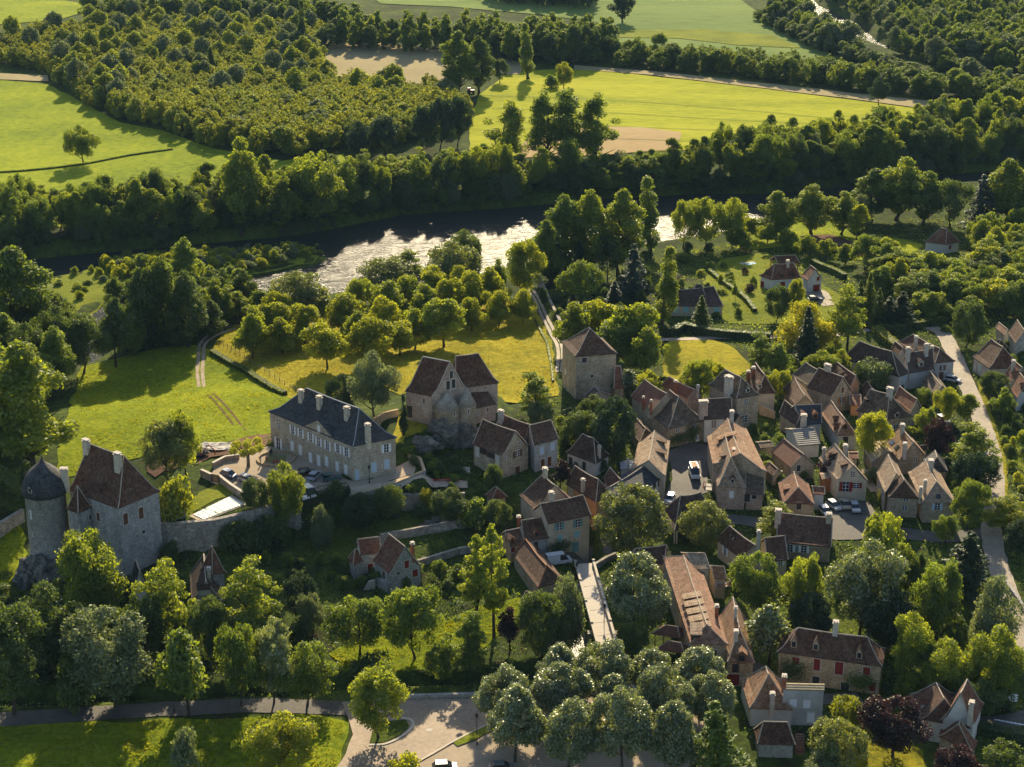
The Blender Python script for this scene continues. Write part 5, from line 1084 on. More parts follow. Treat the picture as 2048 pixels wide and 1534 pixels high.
forest([(640,60),(760,92),(740,70),(640,36),(500,30),(350,28),(200,34),(130,50),(300,48)], 9, [('farwood', 'mid', 3), ('farwood', 'dark', 2), ('fartall', 'mid', 1)], (11, 16), (8, 11), 'tree in the upper left wood under the top edge', 'trees of the upper left wood', 30, 'upper_wood')
forest([(1000,8),(1190,22),(1190,-30),(900,-30)], 8, [('fartall', 'dark', 2), ('farwood', 'dark', 2)], (13, 18), (8, 10), 'dark tree in the small wood at the top middle edge', 'trees of the top middle wood', 20, 'top_wood')
forest([(1150,127),(1300,137),(1500,157),(1750,187),(1990,212),(2060,222),(2060,200),(1900,182),(1740,166),(1600,148),(1400,126),(1240,114),(1150,112)], 7.4, [('farwalnut', 'mid', 4), ('farwood', 'mid', 2), ('farwalnut', 'walnut', 1), ('farwood', 'dark', 1)], (9, 12), (8.5, 10.5), 'blue-green orchard tree in the long belt along the tan field strip', 'trees of the long far belt', 70, 'long_belt')
forest([(1490,36),(1560,46),(1610,76),(1650,98),(1700,118),(1770,140),(1830,158),(1740,140),(1640,104),(1540,56)], 6, [('farwood', 'dark', 3), ('farwood', 'grey', 1.5), ('farwood', 'mid', 1)], (6, 9), (6, 8.5), 'bankside tree left of the far river bend', 'trees left of the far river', 60)
forest([(1640,5),(1700,28),(1745,55),(1790,90),(1900,128),(2060,165),(2060,-50),(1600,-50)], 9.5, [('farwood', 'mid', 3), ('farwood', 'dark', 2), ('farwood', 'grey', 1.2), ('fartall', 'mid', .8)], (11, 17), (9, 12), 'tree in the hazy wood right of the far river', 'trees of the upper right wood', 20, 'upper_right_wood')
forest([(1780,105),(1880,140),(1990,175),(2060,190),(2060,172),(1960,142),(1850,112)], 7, [('farwood', 'grey', 2), ('farwood', 'mid', 2), ('shrub', 'grey', 1)], (6, 10), (7, 9), 'grey-green tree on the far side of the far river', 'trees along the far river', 24, 'far_river_scrub')
forest([(1580,26),(1612,44),(1642,74),(1690,98),(1760,122),(1840,146),(1830,158),(1740,138),(1640,100),(1590,62),(1530,46)], 5.5, [('farwood', 'grey', 2), ('farwood', 'mid', 2), ('farwood', 'dark', 1)], (4, 6.5), (5.5, 8), 'low waterside tree hiding the left edge of the far river', 'low trees left of the far river', 30, 'far_river_thicket')
# far bank of the river: tall riverside trees two to four deep
FB = [(-80,520),(0,512),(200,494),(420,476),(600,460),(800,420),(1000,408),(1200,390),(1400,380),(1520,380),(1700,366),(1830,346),(2048,328),(2120,320)]
forest(FB+[(2120,262),(2048,265),(1900,272),(1700,300),(1500,328),(1350,356),(1200,370),(1050,376),(900,366),(640,395),(400,425),(200,440),(0,450),(-80,455)], (6.6, 6.4), [('bank', 'mid', 3), ('bank', 'dark', 1.4), ('broad', 'dark', 1.2), ('broad', 'mid', 2), ('broad', 'walnut', 1.6), ('willow', 'grey', 1.2, .75), ('locust', 'walnut', 1.2), ('bank', 'walnut', 2.4)], (11, 18), (8.5, 12), 'riverside tree on the shaded far bank of the wide river', 'trees of the far river bank', 300, 'far_bank_wood')
forest([(x, y+4) for x, y in FB]+[(x, y-20) for x, y in FB[::-1]], 4.6, [('willow', 'grey', 2), ('shrub', 'dark', 2), ('shrub', 'mid', 1), ('willow', 'dark', 1)], (4, 9), (5.5, 9), 'low willow leaning over the water on the far bank', 'willows of the far river bank', 200)
forest([(930,400),(1000,408),(1200,392),(1400,382),(1400,345),(1300,348),(1200,350),(1050,352),(960,360)], 5.2, [('bank', 'mid', 2), ('broad', 'dark', 2), ('bank', 'walnut', 1.4), ('willow', 'grey', 1.2), ('broad', 'walnut', 1)], (6, 10), (6.5, 9.5), 'lower tree of the far bank before the tan field', 'lower trees before the tan field', 90)
T('tall', 'walnut', 482, 283, 470, 95, 'tallest poplar on the far river bank, its split top above the meadow')
T('broad', 'walnut', 640, 318, 455, 110, 'bright broad tree on the far bank below the left wood'); T('locust', 'walnut', 560, 345, 470, 80, 'airy tree right of the split-topped poplar')
T('open', 'walnut', 1002, 205, 345, 95, 'ragged tall tree left of the three open poplars'); 
for i, (x, t, w) in enumerate(((1090, 188, 88), (1138, 183, 104), (1186, 192, 90))): T('open', 'mid', x, t, 340, w, ('left', 'middle', 'right')[i]+' of three open tall poplars at the tan field', 'open poplars at the tan field')
T('broad', 'walnut', 167, 252, 328, 68, 'lone round tree standing in the left meadow')
T('poplar', 'mid', 1056, 50, 158, 30, 'dark columnar poplar casting a long shadow on the yellow field'); T('poplar', 'dark', 605, 4, 112, 18, 'thin dark poplar spire in the left wood by the pale field'); T('poplar', 'dark', 425, 95, 160, 15, 'short poplar spire in the middle of the left wood')
T('broad', 'lime', 1128, 126, 180, 42, 'round bright tree right of the columnar poplar'); T('shrub', 'mid', 1100, 150, 176, 34, 'dark thicket at the foot of the round bright tree', cat='shrub')
T('tall', 'mid', 915, 68, 192, 72, 'tall pale tree at the right end of the left wood'); T('tall', 'dark', 958, 78, 186, 64, 'tall dark tree right of the tall pale tree at the wood end'); T('broad', 'dark', 1000, 120, 166, 38, 'small dark oak left of the columnar poplar')
T('broad', 'deep', 1757, 155, 210, 44, 'lone dark tree on the tan field strip'); T('tall', 'walnut', 1886, 190, 240, 46, 'lone tree at the right tip of the yellow field'); T('tall', 'deep', 1245, -25, 46, 46, 'single dark tree on the green field at the top edge')
for i, (x, t, b, w) in enumerate(((880, 200, 300, 60), (915, 196, 292, 55), (845, 215, 300, 55), (770, 235, 310, 70), (720, 245, 318, 60))): T('broad', 'deep', x, t, b, w, 'dark round tree at the right foot of the left wood', 'dark oaks at the foot of the left wood')
# island and near bank
forest([(230,560),(350,548),(480,545),(600,520),(670,508),(600,500),(480,505),(350,517),(200,535)], 3.6, [('shrub', 'lime', 5), ('shrub', 'walnut', 2), ('shrub', 'grey', 1)], (2.6, 4.6), (3.6, 5.4), 'bright willow bush on the gravel island in the river', 'bushes on the river island', 120, cat='willow bush', name='willow_bush')
forest([(110,560),(200,535),(230,560),(230,580),(130,610)], 7, [('shrub', 'grey', 1), ('shrub', 'walnut', 2)], (1.5, 3), (2, 4), 'scattered bush on the left end of the river island', 'bushes on the left of the island', 30, cat='willow bush', name='willow_bush')
for i, (s, l, x, t, b, w, lab) in enumerate((('tall','mid',45,502,730,150,'huge spreading tree at the left edge above the near poplar'), ('tall','walnut',68,690,955,175,'big bright poplar filling the left edge beside the castle'), ('broad','dark',12,930,1030,95,'dark bush-like tree between the big poplar and the castle tower'), ('shrub','dark',60,925,985,70,'dark shrub behind the castle tower cap'), ('tall','mid',-25,640,930,150,'tree cut off by the left edge behind the big poplar'),
 ('broad','dark',168,632,748,105,'dark round tree at the water left of the slender tree'), ('sapling','dark',232,600,735,62,'slender dark tree against the glittering backwater'), ('tall','dark',292,520,700,85,'leftmost of the tall dark group at the meadow end'), ('tall','mid',330,523,690,95,'broad middle tree of the tall group at the meadow end'),
 ('tall','dark',378,548,695,85,'dark right tree of the tall group at the meadow end'), ('tall','walnut',432,560,655,75,'lighter tree where the farm track bends'), ('sapling','walnut',480,585,650,60,'thin tree at the water behind the track bend'), ('broad','walnut',400,528,620,70,'bright tree behind the tall group at the meadow end'), ('sapling','mid',525,580,650,50,'thin riverside tree left of the first blossoming chestnut'),
 ('dense','chestnut',602,543,652,120,'leftmost of three round blossoming chestnuts at the river'), ('dense','chestnut',770,516,606,116,'middle of three round blossoming chestnuts at the river'), ('dense','chestnut',905,488,596,112,'rightmost of three round blossoming chestnuts at the river'), ('dense','dark',926,464,560,66,'small round dark tree above the rightmost chestnut'),
 ('open','walnut',818,500,585,75,'thin pale tree between the two right chestnuts'), ('broad','lime',1052,484,602,88,'bright round tree at the top of the orchard track'), ('sapling','mid',1000,520,590,40,'thin tree left of the bright tree by the track'))): T(s, l, x, t, b, w, lab)
forest([(-60,620),(60,640),(140,700),(130,760),(80,860),(20,930),(-60,960)], 8.5, [('tall', 'mid', 2), ('tall', 'walnut', 2), ('broad', 'dark', 2)], (13, 19), (10, 13), 'tall tree in the dense mass at the left edge above the castle', 'tall trees at the left edge', 40)
forest([(235,640),(300,600),(380,590),(480,592),(500,640),(420,680),(330,705),(250,735)], 6.0, [('tall', 'mid', 2), ('tall', 'dark', 3), ('bank', 'dark', 2), ('bank', 'walnut', 1)], (9, 14), (6.5, 9), 'tree of the dense dark clump between meadow and backwater', 'clump between meadow and backwater', 60)
OR = [(505,622,718,62),(566,640,708,58),(655,655,738,66),(716,628,704,64),(610,612,690,70),(690,590,668,72),(640,585,650,60),(770,600,695,64),(830,622,700,62),(888,600,694,72),(944,598,664,50),(998,585,652,52),(1046,582,648,46),(740,640,728,66),(800,645,712,60),(850,575,650,66),(900,560,640,62),(950,545,630,66),(780,565,650,70),(720,560,640,60),(820,555,630,60),(870,540,620,60),(920,535,610,60),(980,540,615,60),(560,590,670,60),(540,610,690,56)]
for x, t, b, w in OR: T('walnut', 'lime' if random.random() < .6 else 'walnut', x, t-4, b, w*1.32, 'spreading walnut tree in the golden orchard behind the church', 'walnut trees of the golden orchard')
for s, l, x, t, b, w, lab in (('tall','mid',1100,446,575,66,'leftmost of the tall poplars at the near river bank'),('tall','mid',1132,396,548,95,'broad tall tree left in the riverside poplar clump'),('tall','walnut',1182,388,548,85,'middle tree of the riverside poplar clump'),('tall','walnut',1236,384,552,92,'rounded right tree of the riverside poplar clump'),
 ('poplar','mid',1300,358,512,46,'tall columnar poplar at the river right of the clump'),('poplar','walnut',1328,498,655,40,'slender columnar poplar left of the dark-roofed bungalow'),('spruce','deep',1113,472,570,44,'dark spruce left of the paired conifers by the river'),('spruce','deep',1160,480,560,42,'dark conifer under the riverside poplar clump'),('umbrella','mid',1160,522,630,90,'umbrella pine with flat round crown by the track wall'),
 ('cedar','blue',1268,486,605,64,'blue-grey cedar between the umbrella pine and the slender poplar'),('spruce','blue',1228,560,620,44,'small blue spruce left of the cedar foot'),('broad','dark',1215,470,560,60,'dark tree behind the blue-grey cedar'),
 ('walnut','walnut',1150,608,712,95,'left walnut of the dense grove above the tower'),('walnut','lime',1205,602,705,98,'middle walnut of the dense grove above the tower'),('walnut','walnut',1258,612,735,112,'large right walnut of the dense grove above the tower'),('walnut','walnut',1292,655,752,85,'walnut at the lower right of the grove by the lawn'),('walnut','mid',1225,650,740,90,'walnut in the middle of the grove behind the tower roof'),
 ('broad','walnut',1366,404,497,62,'left tree of the bright trio on the river bank'),('broad','walnut',1412,400,497,70,'middle tree of the bright trio on the river bank'),('broad','walnut',1462,398,490,72,'right tree of the bright trio on the river bank'),('tall','walnut',1550,384,478,78,'rounded bright tree right of the river gap'),('tall','walnut',1622,372,470,95,'largest bright tree on the bank right of the gap'),('tall','walnut',1682,385,470,72,'smaller bright tree at the right end of the bank row'),
 ('sapling','lime',1712,410,480,46,'small bright tree at the end of the bank row'),('tall','mid',1742,340,440,92,'left tree of the dark clump on the right bank'),('tall','walnut',1792,318,440,105,'tallest tree of the clump on the right bank'),('tall','mid',1845,345,448,90,'middle tree of the clump on the right bank'),('broad','dark',1900,362,455,80,'low dark tree right in the clump on the bank'),('cedar','blue',1962,348,455,66,'grey cedar in the clump at the right bank'),('tall','walnut',2012,322,448,95,'bright tree by the right edge at the river'),('tall','mid',2070,330,450,90,'tree cut by the right edge at the river'),('willow','grey',1722,390,455,50,'pale willow in front of the right bank clump')): T(s, l, x, t, b, w, lab)
forest([(1690,528),(1760,525),(1830,556),(1945,558),(1965,470),(2060,455),(2060,640),(1970,640),(1870,640),(1800,625),(1740,590)], 7.2, [('walnut', 'walnut', 3), ('walnut', 'mid', 2), ('walnut', 'lime', 1), ('broad', 'mid', 1.4), ('broad', 'dark', .8), ('locust', 'walnut', 1.2)], (6.5, 12), (8, 12), 'walnut tree in the big plantation on the right slope', 'walnut trees of the right plantation', 140, jit=.25)
for i, (x, y) in enumerate(((1500,470),(1535,480),(1575,492),(1610,505),(1650,512),(1690,522),(1480,492))): T('walnut', 'walnut', x, y-34, y+8, 46, 'young walnut in the slanting row above the red-roofed villa', 'young walnuts above the villa')
for s, l, x, t, b, w, lab in (('spruce','mid',1402,588,652,40,'small fir in front of the dark-roofed bungalow'),('dense','dark',1552,572,645,52,'dark round tree left below the red-roofed villa'),('broad','lime',1582,560,640,40,'bright small tree in front of the red-roofed villa'),('willow','gold',1602,604,705,115,'golden weeping willow in the villa garden'),('spruce','deep',1614,612,730,58,'dark blue spruce in front of the golden willow'),('locust','walnut',1694,568,700,92,'open walnut right of the golden willow'),
 ('locust','mid',1520,664,748,72,'airy tree left of the dark spruce'),('sapling','mid',1555,690,760,50,'bare-stemmed pine left below the dark spruce'),('broad','walnut',1640,700,770,70,'bright bush-like tree right under the dark spruce'),('sapling','lime',1680,700,760,50,'lime green young tree above the row house'),('spruce','mid',1718,558,640,36,'leftmost pointed conifer of the villa row'),('spruce','walnut',1736,545,640,40,'tall bright conifer of the villa row'),('spruce','mid',1756,575,655,36,'third pointed conifer of the villa row'),('cedar','deep',1800,580,650,62,'dark cedar at the hedge right of the conifer row'),('cedar','deep',1772,590,655,56,'dark cedar at the end of the conifer row'),
 ('dense','dark',1932,605,695,74,'dense dark oak at the top of the village road'),('broad','walnut',1398,722,812,66,'bright acacia behind the chimney tower house'),('broad','lime',1432,728,800,52,'lime tree right behind the chimney tower house'),('broad','lime',1560,742,800,52,'bright clipped tree behind the twin flue house'),('sapling','purple',1730,690,740,34,'small purple plum behind the row house'),
 ('ball','dark',1744,720,785,74,'dense dark ball-headed tree before the row house'),('broad','lime',1744,828,925,76,'bright maple between red dormer house and bell hip house'),('ball','mid',1846,776,808,32,'small clipped round tree by the garden shed'),('broad','lime',1894,776,848,56,'bright tree on the lawn left of the road'),('sapling','walnut',1932,790,850,50,'thin tree leaning over the village road'),('broad','walnut',1850,816,878,48,'yellow-green tree right of the bell hip house'),
 ('broad','purple',1878,842,920,58,'dark purple-leaved tree in the gardens by the road'),('locust','walnut',1938,846,965,125,'spreading mimosa with layered crown beside the road'),('dense','deep',1946,905,1005,88,'dark dense tree under the spreading mimosa'),('broad','mid',1934,962,1058,68,'green tree at the foot of the sandy hip house'),('locust','lime',2005,985,1060,95,'bright layered tree at the lower road bend'),('dense','deep',2040,1040,1110,70,'dark bush-like tree at the right edge of the road'),
 ('dense','dark',1985,742,805,58,'dark round shrub tree below the roadside villa'),('sapling','mid',2000,775,840,46,'small tree right of the village road'),('sapling','dark',1675,882,940,34,'dark cypress-like tree beside the red dormer house'),('sapling','purple',1660,905,965,52,'reddish shrub tree between the striped barn and beige house'),('locust','lime',1545,1002,1068,98,'bright yellow-green locust behind the streetside house'),
 ('shrub','grey',1745,935,965,40,'pale grey bush beside the lane to the blue shutters'),('broad','mid',1890,1032,1090,50,'tree at the corner below the road')): T(s, l, x, t, b, w, lab)
for s, l, x, t, b, w, lab in (('locust','walnut',1072,745,850,98,'flat-topped layered tree between church and tower'),('broad','grey',1080,806,868,52,'silvery small tree below the layered tree'),('dense','deep',1222,798,925,95,'big dark tree between the tower and the pavilion house'),('dense','dark',1162,822,900,78,'dark tree left of the big dark tree under the tower'),('broad','dark',1185,790,860,60,'bushy tree at the foot of the tower'),('sapling','grey',1255,740,800,60,'grey-leaved tree right of the tower annex'),('broad','lime',1295,745,810,60,'bright shrub tree behind the ribbed red roof'),
 ('sapling','purple',1120,920,975,48,'reddish-purple small tree before the blue shutter house'),('dense','chestnut',1262,976,1115,128,'great round dark tree before the slate corner house'),('dense','chestnut',1410,1004,1098,98,'round tree standing over the market hall roof'),('plane','silver',1268,1112,1268,128,'large silvery plane tree right of the bridge'),('willow','grey',1132,1158,1300,88,'pale silver willow by the stream left of the bridge'),('dense','dark',1085,1185,1320,95,'dark round tree left of the silver willow'),
 ('dense','dark',1265,1245,1325,62,'dark round bush below the large plane by the inn terrace'),('broad','walnut',572,928,1070,78,'bright narrow tree in front of the manor forecourt'),('dense','dark',512,958,1020,60,'dark round tree at the forecourt wall'),('willow','grey',645,1010,1090,60,'pale olive-like tree below the terrace wall'),('broad','chestnut',338,842,968,92,'large bronze-green tree above the castle court'),('broad','walnut',372,824,955,66,'lighter tall tree joined to the bronze-green tree'),('shrub','lime',352,958,1038,72,'golden laurel thicket beside the castle pool lawn'),
 ('dense','deep',685,750,832,66,'dark yew behind the manor roof'),('broad','grey',748,706,838,98,'grey-green tall tree between manor and church'),('cypress','deep',807,790,872,17,'slim dark cypress in front of the church door'),('dense','deep',720,985,1060,70,'dark ivy mass under the manor terrace'),('dense','dark',780,970,1040,60,'dark evergreen left below the terrace path'),('sapling','dark',672,960,1010,34,'small palm-like tree in the manor car park'),('ball','gold',853,978,1025,26,'bronze clipped cone in the terraced garden'),('bush','grey',840,1000,1032,34,'grey ball bush in the terraced garden'),('broad','dark',900,975,1050,70,'dark tree in the garden left of the small red roof'),
 ('broad','dark',985,930,990,44,'dark ivy tree at the half-timbered house corner'),('shrub','mid',955,995,1050,70,'leafy mound left of the green shutter house'),('dense','dark',995,1000,1060,60,'dark mound beside the brown L-shaped roof')): T(s, l, x, t, b, w, lab)
T('feather','walnut',950,1076,1245,74,'left of two feathery tall redwoods on the riverside lawn'); T('feather','walnut',988,1060,1275,70,'right of two feathery tall redwoods on the riverside lawn')
for s, l, x, t, b, w, lab in (('sapling','purple',1020,1216,1300,62,'dark purple plum below the feathery redwoods'),('broad','walnut',180,1068,1250,155,'bright tree hiding the foot of the castle'),('locust','walnut',330,1116,1310,115,'airy yellow-green locust left of the spire roof'),('locust','walnut',502,1120,1300,135,'spreading yellow-green locust right of the spire roof'),('broad','grey',232,1222,1415,190,'big silvery ash by the stream at lower left'),('broad','dark',100,1172,1345,150,'dark broad tree below the castle rock'),('broad','dark',28,1220,1430,165,'dark tree filling the lower left corner'),
 ('sapling','mid',378,1262,1430,100,'leaning young tree over the lower road'),('broad','mid',482,1258,1412,98,'dark green tree on the stream bank left of the ash pair'),('broad','silver',548,1252,1408,96,'silvery ash in the middle of the stream bank'),('broad','mid',615,1290,1412,115,'rounded ash overhanging the glittering stream'),('broad','grey',625,1190,1280,56,'small silver tree below the terraced lawn'),('dense','deep',600,1150,1240,72,'dark brown-green yew right of the locusts'),('broad','dark',420,1200,1340,90,'dark tree between the two locusts'),('broad','dark',290,1195,1340,90,'dark tree left of the airy locust'),
 ('broad','mid',720,1196,1310,112,'fruit tree left on the riverside lawn'),('broad','mid',830,1180,1318,118,'round fruit tree in the middle of the riverside lawn'),('locust','mid',940,1225,1345,95,'drooping tree by the stream under the redwoods'),('shrub','dark',742,1306,1372,80,'dark bush in front of the left fruit tree'),('broad','walnut',757,1340,1478,125,'bright tree on the triangular traffic island'),('broad','lime',560,1428,1560,130,'bright rounded tree on the grass at the bottom edge'),('shrub','grey',372,1460,1545,72,'grey-green bush on the roadside grass'),('shrub','dark',150,1310,1420,90,'dark thicket by the stream at lower left'),
 ('broad','mid',880,1290,1370,66,'dark alder on the near stream bank'),('shrub','lime',812,1505,1570,90,'bright bush at the bottom edge left of the plane trees'),
 ('broad','mid',1512,1108,1230,98,'left tree of the dark grove behind the inn'),('broad','walnut',1602,1114,1250,92,'second tree of the grove behind the inn'),('broad','silver',1718,1088,1275,140,'large silvery round tree in the grove above the red shutters'),('broad','walnut',1752,1030,1170,95,'bright tree below the car park'),('broad','walnut',1800,1090,1200,80,'green tree right of the bright tree below the car park'),('cedar','deep',1925,1058,1185,105,'dark yew at the road on the right'),('broad','mid',1862,1128,1280,118,'middle green tree of the right grove'),('willow','grey',1985,1158,1300,120,'pale tree at the right end of the grove'),
 ('sapling','silver',1538,1212,1330,80,'silvery small tree between inn and red shutter house'),('dense','deep',1620,1190,1290,90,'dark hollow tree in the grove centre'),('dense','deep',1780,1180,1300,110,'dark shaded tree behind the red shutter roof'),('broad','walnut',1824,1228,1365,95,'left bright tree of the trio right of the red shutters'),('broad','walnut',1892,1280,1400,108,'front bright tree of the trio right of the red shutters'),('broad','walnut',1982,1254,1390,115,'right bright tree of the trio right of the red shutters'),('shrub','lime',1822,1346,1400,72,'bright hedge bush in front of the trio'),
 ('ball','lime',1692,1394,1462,62,'clipped yellow-green ball tree by the lane'),('dense','chestnut',1670,1438,1560,115,'dark round tree right of the hipped garage'),('broad','grey',1645,1500,1580,90,'pale small tree at the bottom right of the garage'),('broad','purple',1785,1395,1515,128,'large copper beech at the lower right'),('broad','purple',1908,1495,1585,90,'small copper tree at the bottom edge before the cottage'),('broad','dark',2005,1490,1590,95,'dark green tree in the bottom right corner'),('cedar','mid',1440,1400,1590,130,'drooping cedar at the right of the plane trees'),('broad','dark',1960,1360,1440,80,'dark tree behind the road signs'),('shrub','dark',1895,1370,1420,80,'dark shrub above the corner cottage')): T(s, l, x, t, b, w, lab)
PL = [(1115,1292,1410,98,'at the back left by the stream'),(1212,1284,1415,108,'at the back beside the bridge end'),(1305,1300,1410,88,'at the back below the inn terrace'),(1397,1292,1415,108,'at the back right below the inn'),(1003,1335,1462,102,'at the far left of the second row'),(1125,1330,1465,112,'second from left in the second row'),(1225,1348,1462,84,'small one in the middle of the grove'),(1320,1335,1480,108,'third from left in the second row'),(1420,1348,1470,90,'at the right end of the second row'),(1030,1376,1525,116,'front left one beside the lamp post'),(1135,1400,1545,112,'second in the front row'),(1245,1382,1550,118,'third in the front row'),(1342,1412,1565,104,'fourth in the front row')]
for i, (x, t, b, w, lab) in enumerate(PL): T('plane', 'silver', x, t, b, w, 'pollarded silver-green plane tree '+lab, 'plane trees on the square', v=i % 3)
for x, t, b, w, lab in ((470,1040,1098,66,'leftmost ivy thicket at the foot of the castle terrace wall'), (505,1052,1100,50,'low thicket in the middle of the castle terrace wall foot'), (545,1030,1092,70,'rightmost dark thicket at the castle terrace wall foot'), (345,1082,1122,44,'small thicket by the ramp below the castle corner')): T('shrub', 'dark', x, t, b, w, lab, cat='shrub')
# undergrowth: named by the place it fills
for px, sp, mix, hr, wr, lab, grp in (
 ([(640,1010),(760,990),(930,985),(950,1020),(860,1045),(760,1030),(680,1050),(600,1075),(560,1060)], 3.4, [('shrub','dark',3),('bush','mid',2),('bush','grey',1),('shrub','walnut',1)], (1.5,3.4), (2,4), 'garden shrub on the terraces below the manor', 'shrubs of the terraced garden'),
 ([(560,1180),(620,1150),(700,1180),(880,1190),(1000,1180),(1040,1160),(930,1130),(850,1150),(640,1120),(520,1110)], 3.6, [('shrub','dark',3),('bush','mid',2),('shrub','mid',1)], (1.2,3), (2,3.6), 'shrub on the slope around the white stone cottage', 'shrubs around the stone cottage'),
 ([(80,1270),(300,1260),(560,1240),(640,1270),(660,1330),(600,1390),(300,1400),(60,1405)], 6.5, [('shrub','dark',3),('broad','dark',2,2.2),('shrub','deep',2)], (2.5,4.5), (4,6), 'dark undergrowth along the stream at lower left', 'undergrowth along the lower stream'),
 ([(770,915),(830,912),(880,920),(940,940),(940,980),(870,955),(840,940)], 3.2, [('shrub','dark',3),('bush','mid',2),('bush','grey',1)], (1.2,2.8), (1.8,3.4), 'rock garden shrub between the church rock and the terrace path', 'shrubs of the rock garden'),
 ([(1470,1180),(1600,1190),(1760,1200),(1990,1200),(2040,1320),(1990,1420),(1830,1400),(1790,1300),(1640,1225),(1490,1260)], 6.5, [('shrub','deep',2),('broad','dark',2,2.4),('shrub','dark',2),('broad','mid',1,2.2)], (2.6,4.2), (4,6.5), 'shaded undergrowth of the grove right of the inn', 'undergrowth of the right grove'),
 ([(1560,690),(1690,690),(1700,740),(1640,790),(1540,770),(1480,760),(1500,710)], 5.0, [('shrub','mid',3),('shrub','walnut',2),('broad','mid',1,2)], (1.6,3.4), (2.5,4.2), 'garden shrub behind the upper village roofs', 'shrubs behind the upper village'),
 ([(1985,800),(2060,820),(2060,1040),(2025,1060),(2020,960),(2005,890)], 4.0, [('shrub','mid',2),('bush','walnut',2),('bush','lime',1),('shrub','dark',2)], (1.2,3), (2,3.6), 'garden shrub in the plots right of the road', 'shrubs right of the road'),
 ([(1140,830),(1250,850),(1290,900),(1240,960),(1130,930),(1100,900)], 4.4, [('shrub','deep',2),('shrub','dark',3),('bush','mid',1)], (1.6,3.6), (2.6,4.4), 'dark shrub on the slope under the tower', 'shrubs under the tower'),
 ([(1340,560),(1440,520),(1500,530),(1520,590),(1480,640),(1380,650),(1340,620)], 7.5, [('shrub','mid',2),('shrub','walnut',2),('sapling','mid',1,2),('bush','purple',.5)], (1.4,3), (2,4), 'ornamental shrub on the lawns by the bungalow', 'shrubs on the bungalow lawns'),
 ([(1060,610),(1250,560),(1320,560),(1330,650),(1260,660),(1120,640)], 7.0, [('shrub','dark',3),('broad','dark',2,2.5),('spruce','deep',1,2.5)], (2,3.6), (3.5,5.5), 'dark garden shrub around the umbrella pine and cedar', 'shrubs around the umbrella pine'),
 ([(1790,860),(1900,850),(1960,900),(1960,1010),(1900,1040),(1860,960)], 5.0, [('shrub','dark',3),('shrub','deep',2),('bush','walnut',1)], (1.6,3.6), (2.6,4.6), 'shrub in the gardens left of the village road', 'shrubs left of the road'),
 ([(520,640),(720,625),(880,590),(1010,580),(900,595),(720,612),(600,632)], 5.0, [('shrub','mid',2),('shrub','lime',2),('sapling','walnut',1,1.6)], (2,4), (3,5), 'riverside bush between orchard and glittering water', 'bushes between orchard and river'),
 ([(1270,520),(1340,512),(1420,498),(1470,494),(1480,500),(1330,532)], 6.0, [('shrub','mid',2),('shrub','dark',2),('sapling','walnut',1,1.8)], (2,4), (3,5), 'riverside bush on the right near bank', 'bushes of the right near bank'),
 ([(-60,1180),(60,1190),(130,1180),(250,1180),(260,1230),(-60,1260)], 4.5, [('shrub','dark',3),('shrub','walnut',1)], (1.6,3.4), (2.6,4.6), 'bush on the slope under the castle rock', 'bushes under the castle rock'),
 ([(1830,640),(1990,690),(2060,690),(2060,760),(1990,740),(1960,700)], 6.0, [('shrub','mid',2),('shrub','lime',1),('shrub','dark',2)], (1.6,3.2), (2.4,4), 'bush beside the roadside villa', 'bushes beside the roadside villa'),
 ([(1250,780),(1330,760),(1460,760),(1480,790),(1400,800),(1260,805)], 4.4, [('shrub','lime',2),('shrub','mid',2)], (1.6,3.2), (2.4,4), 'bush behind the back row of village roofs', 'bushes behind the back row'),
 ([(1480,860),(1530,850),(1580,900),(1640,960),(1600,980),(1540,960)], 4.4, [('shrub','dark',2),('bush','mid',2),('bush','lime',1)], (1.2,2.6), (2,3.4), 'yard shrub among the middle village roofs', 'shrubs among the middle roofs')):
    nm = 'undergrowth_bush' if 'undergrowth' in lab or 'dark' in lab else 'riverside_bush' if 'river' in lab else 'garden_shrub'
    forest(px, sp, mix, hr, wr, lab, grp, 200, cat=nm.replace('_', ' '), name=nm)
hedge('ragged hedge between the near meadow and the golden orchard', [(425,708),(465,732),(510,758),(570,792)], 1.6, 1.3, 'walnut')
hedge('tall clipped hedge along the garden drive below the bungalow', [(1322,668),(1345,672),(1362,662)], 2.0, 2.4, 'dark'); hedge('long clipped hedge in front of the bungalow garden', [(1365,660),(1420,672),(1480,678),(1540,682)], 2.0, 2.4, 'dark')
hedge('curved clipped hedge at the top of the village road', [(1725,655),(1790,658),(1850,652),(1895,640)], 2.2, 1.9, 'walnut'); hedge('upper hedge parallel to the curved hedge', [(1830,620),(1865,640),(1900,632)], 1.6, 1.6, 'mid')
hedge('square-cut hedge running up to the row house', [(1752,668),(1770,685),(1792,702)], 2.6, 2.4, 'lime'); hedge('dark cross hedge left of the road top', [(1755,667),(1810,668)], 1.6, 2.4, 'dark')
hedge('slanting hedge below the villa pool lawn', [(1420,545),(1450,570),(1490,600),(1510,625)], 1.4, 1.3, 'mid'); hedge('hedge behind the red-roofed villa', [(1625,530),(1660,545),(1690,560)], 1.4, 2.0, 'mid')
hedge('clipped hedge beside the side road at lower right', [(1955,1462),(2000,1475),(2060,1482)], 2.4, 1.8, 'dark'); hedge('ivy-topped hedge under the manor car park', [(600,1008),(650,1000),(700,992)], 1.6, 2.2, 'deep')
hedge('low hedge line crossing the left meadow', [(-40,348),(60,342),(165,330),(260,312),(345,300)], .9, .7, 'mid', ls=.2)
hedge('weedy field edge along the orchard track', [(1070,640),(1090,680),(1100,720),(1106,765)], .6, .7, 'walnut')

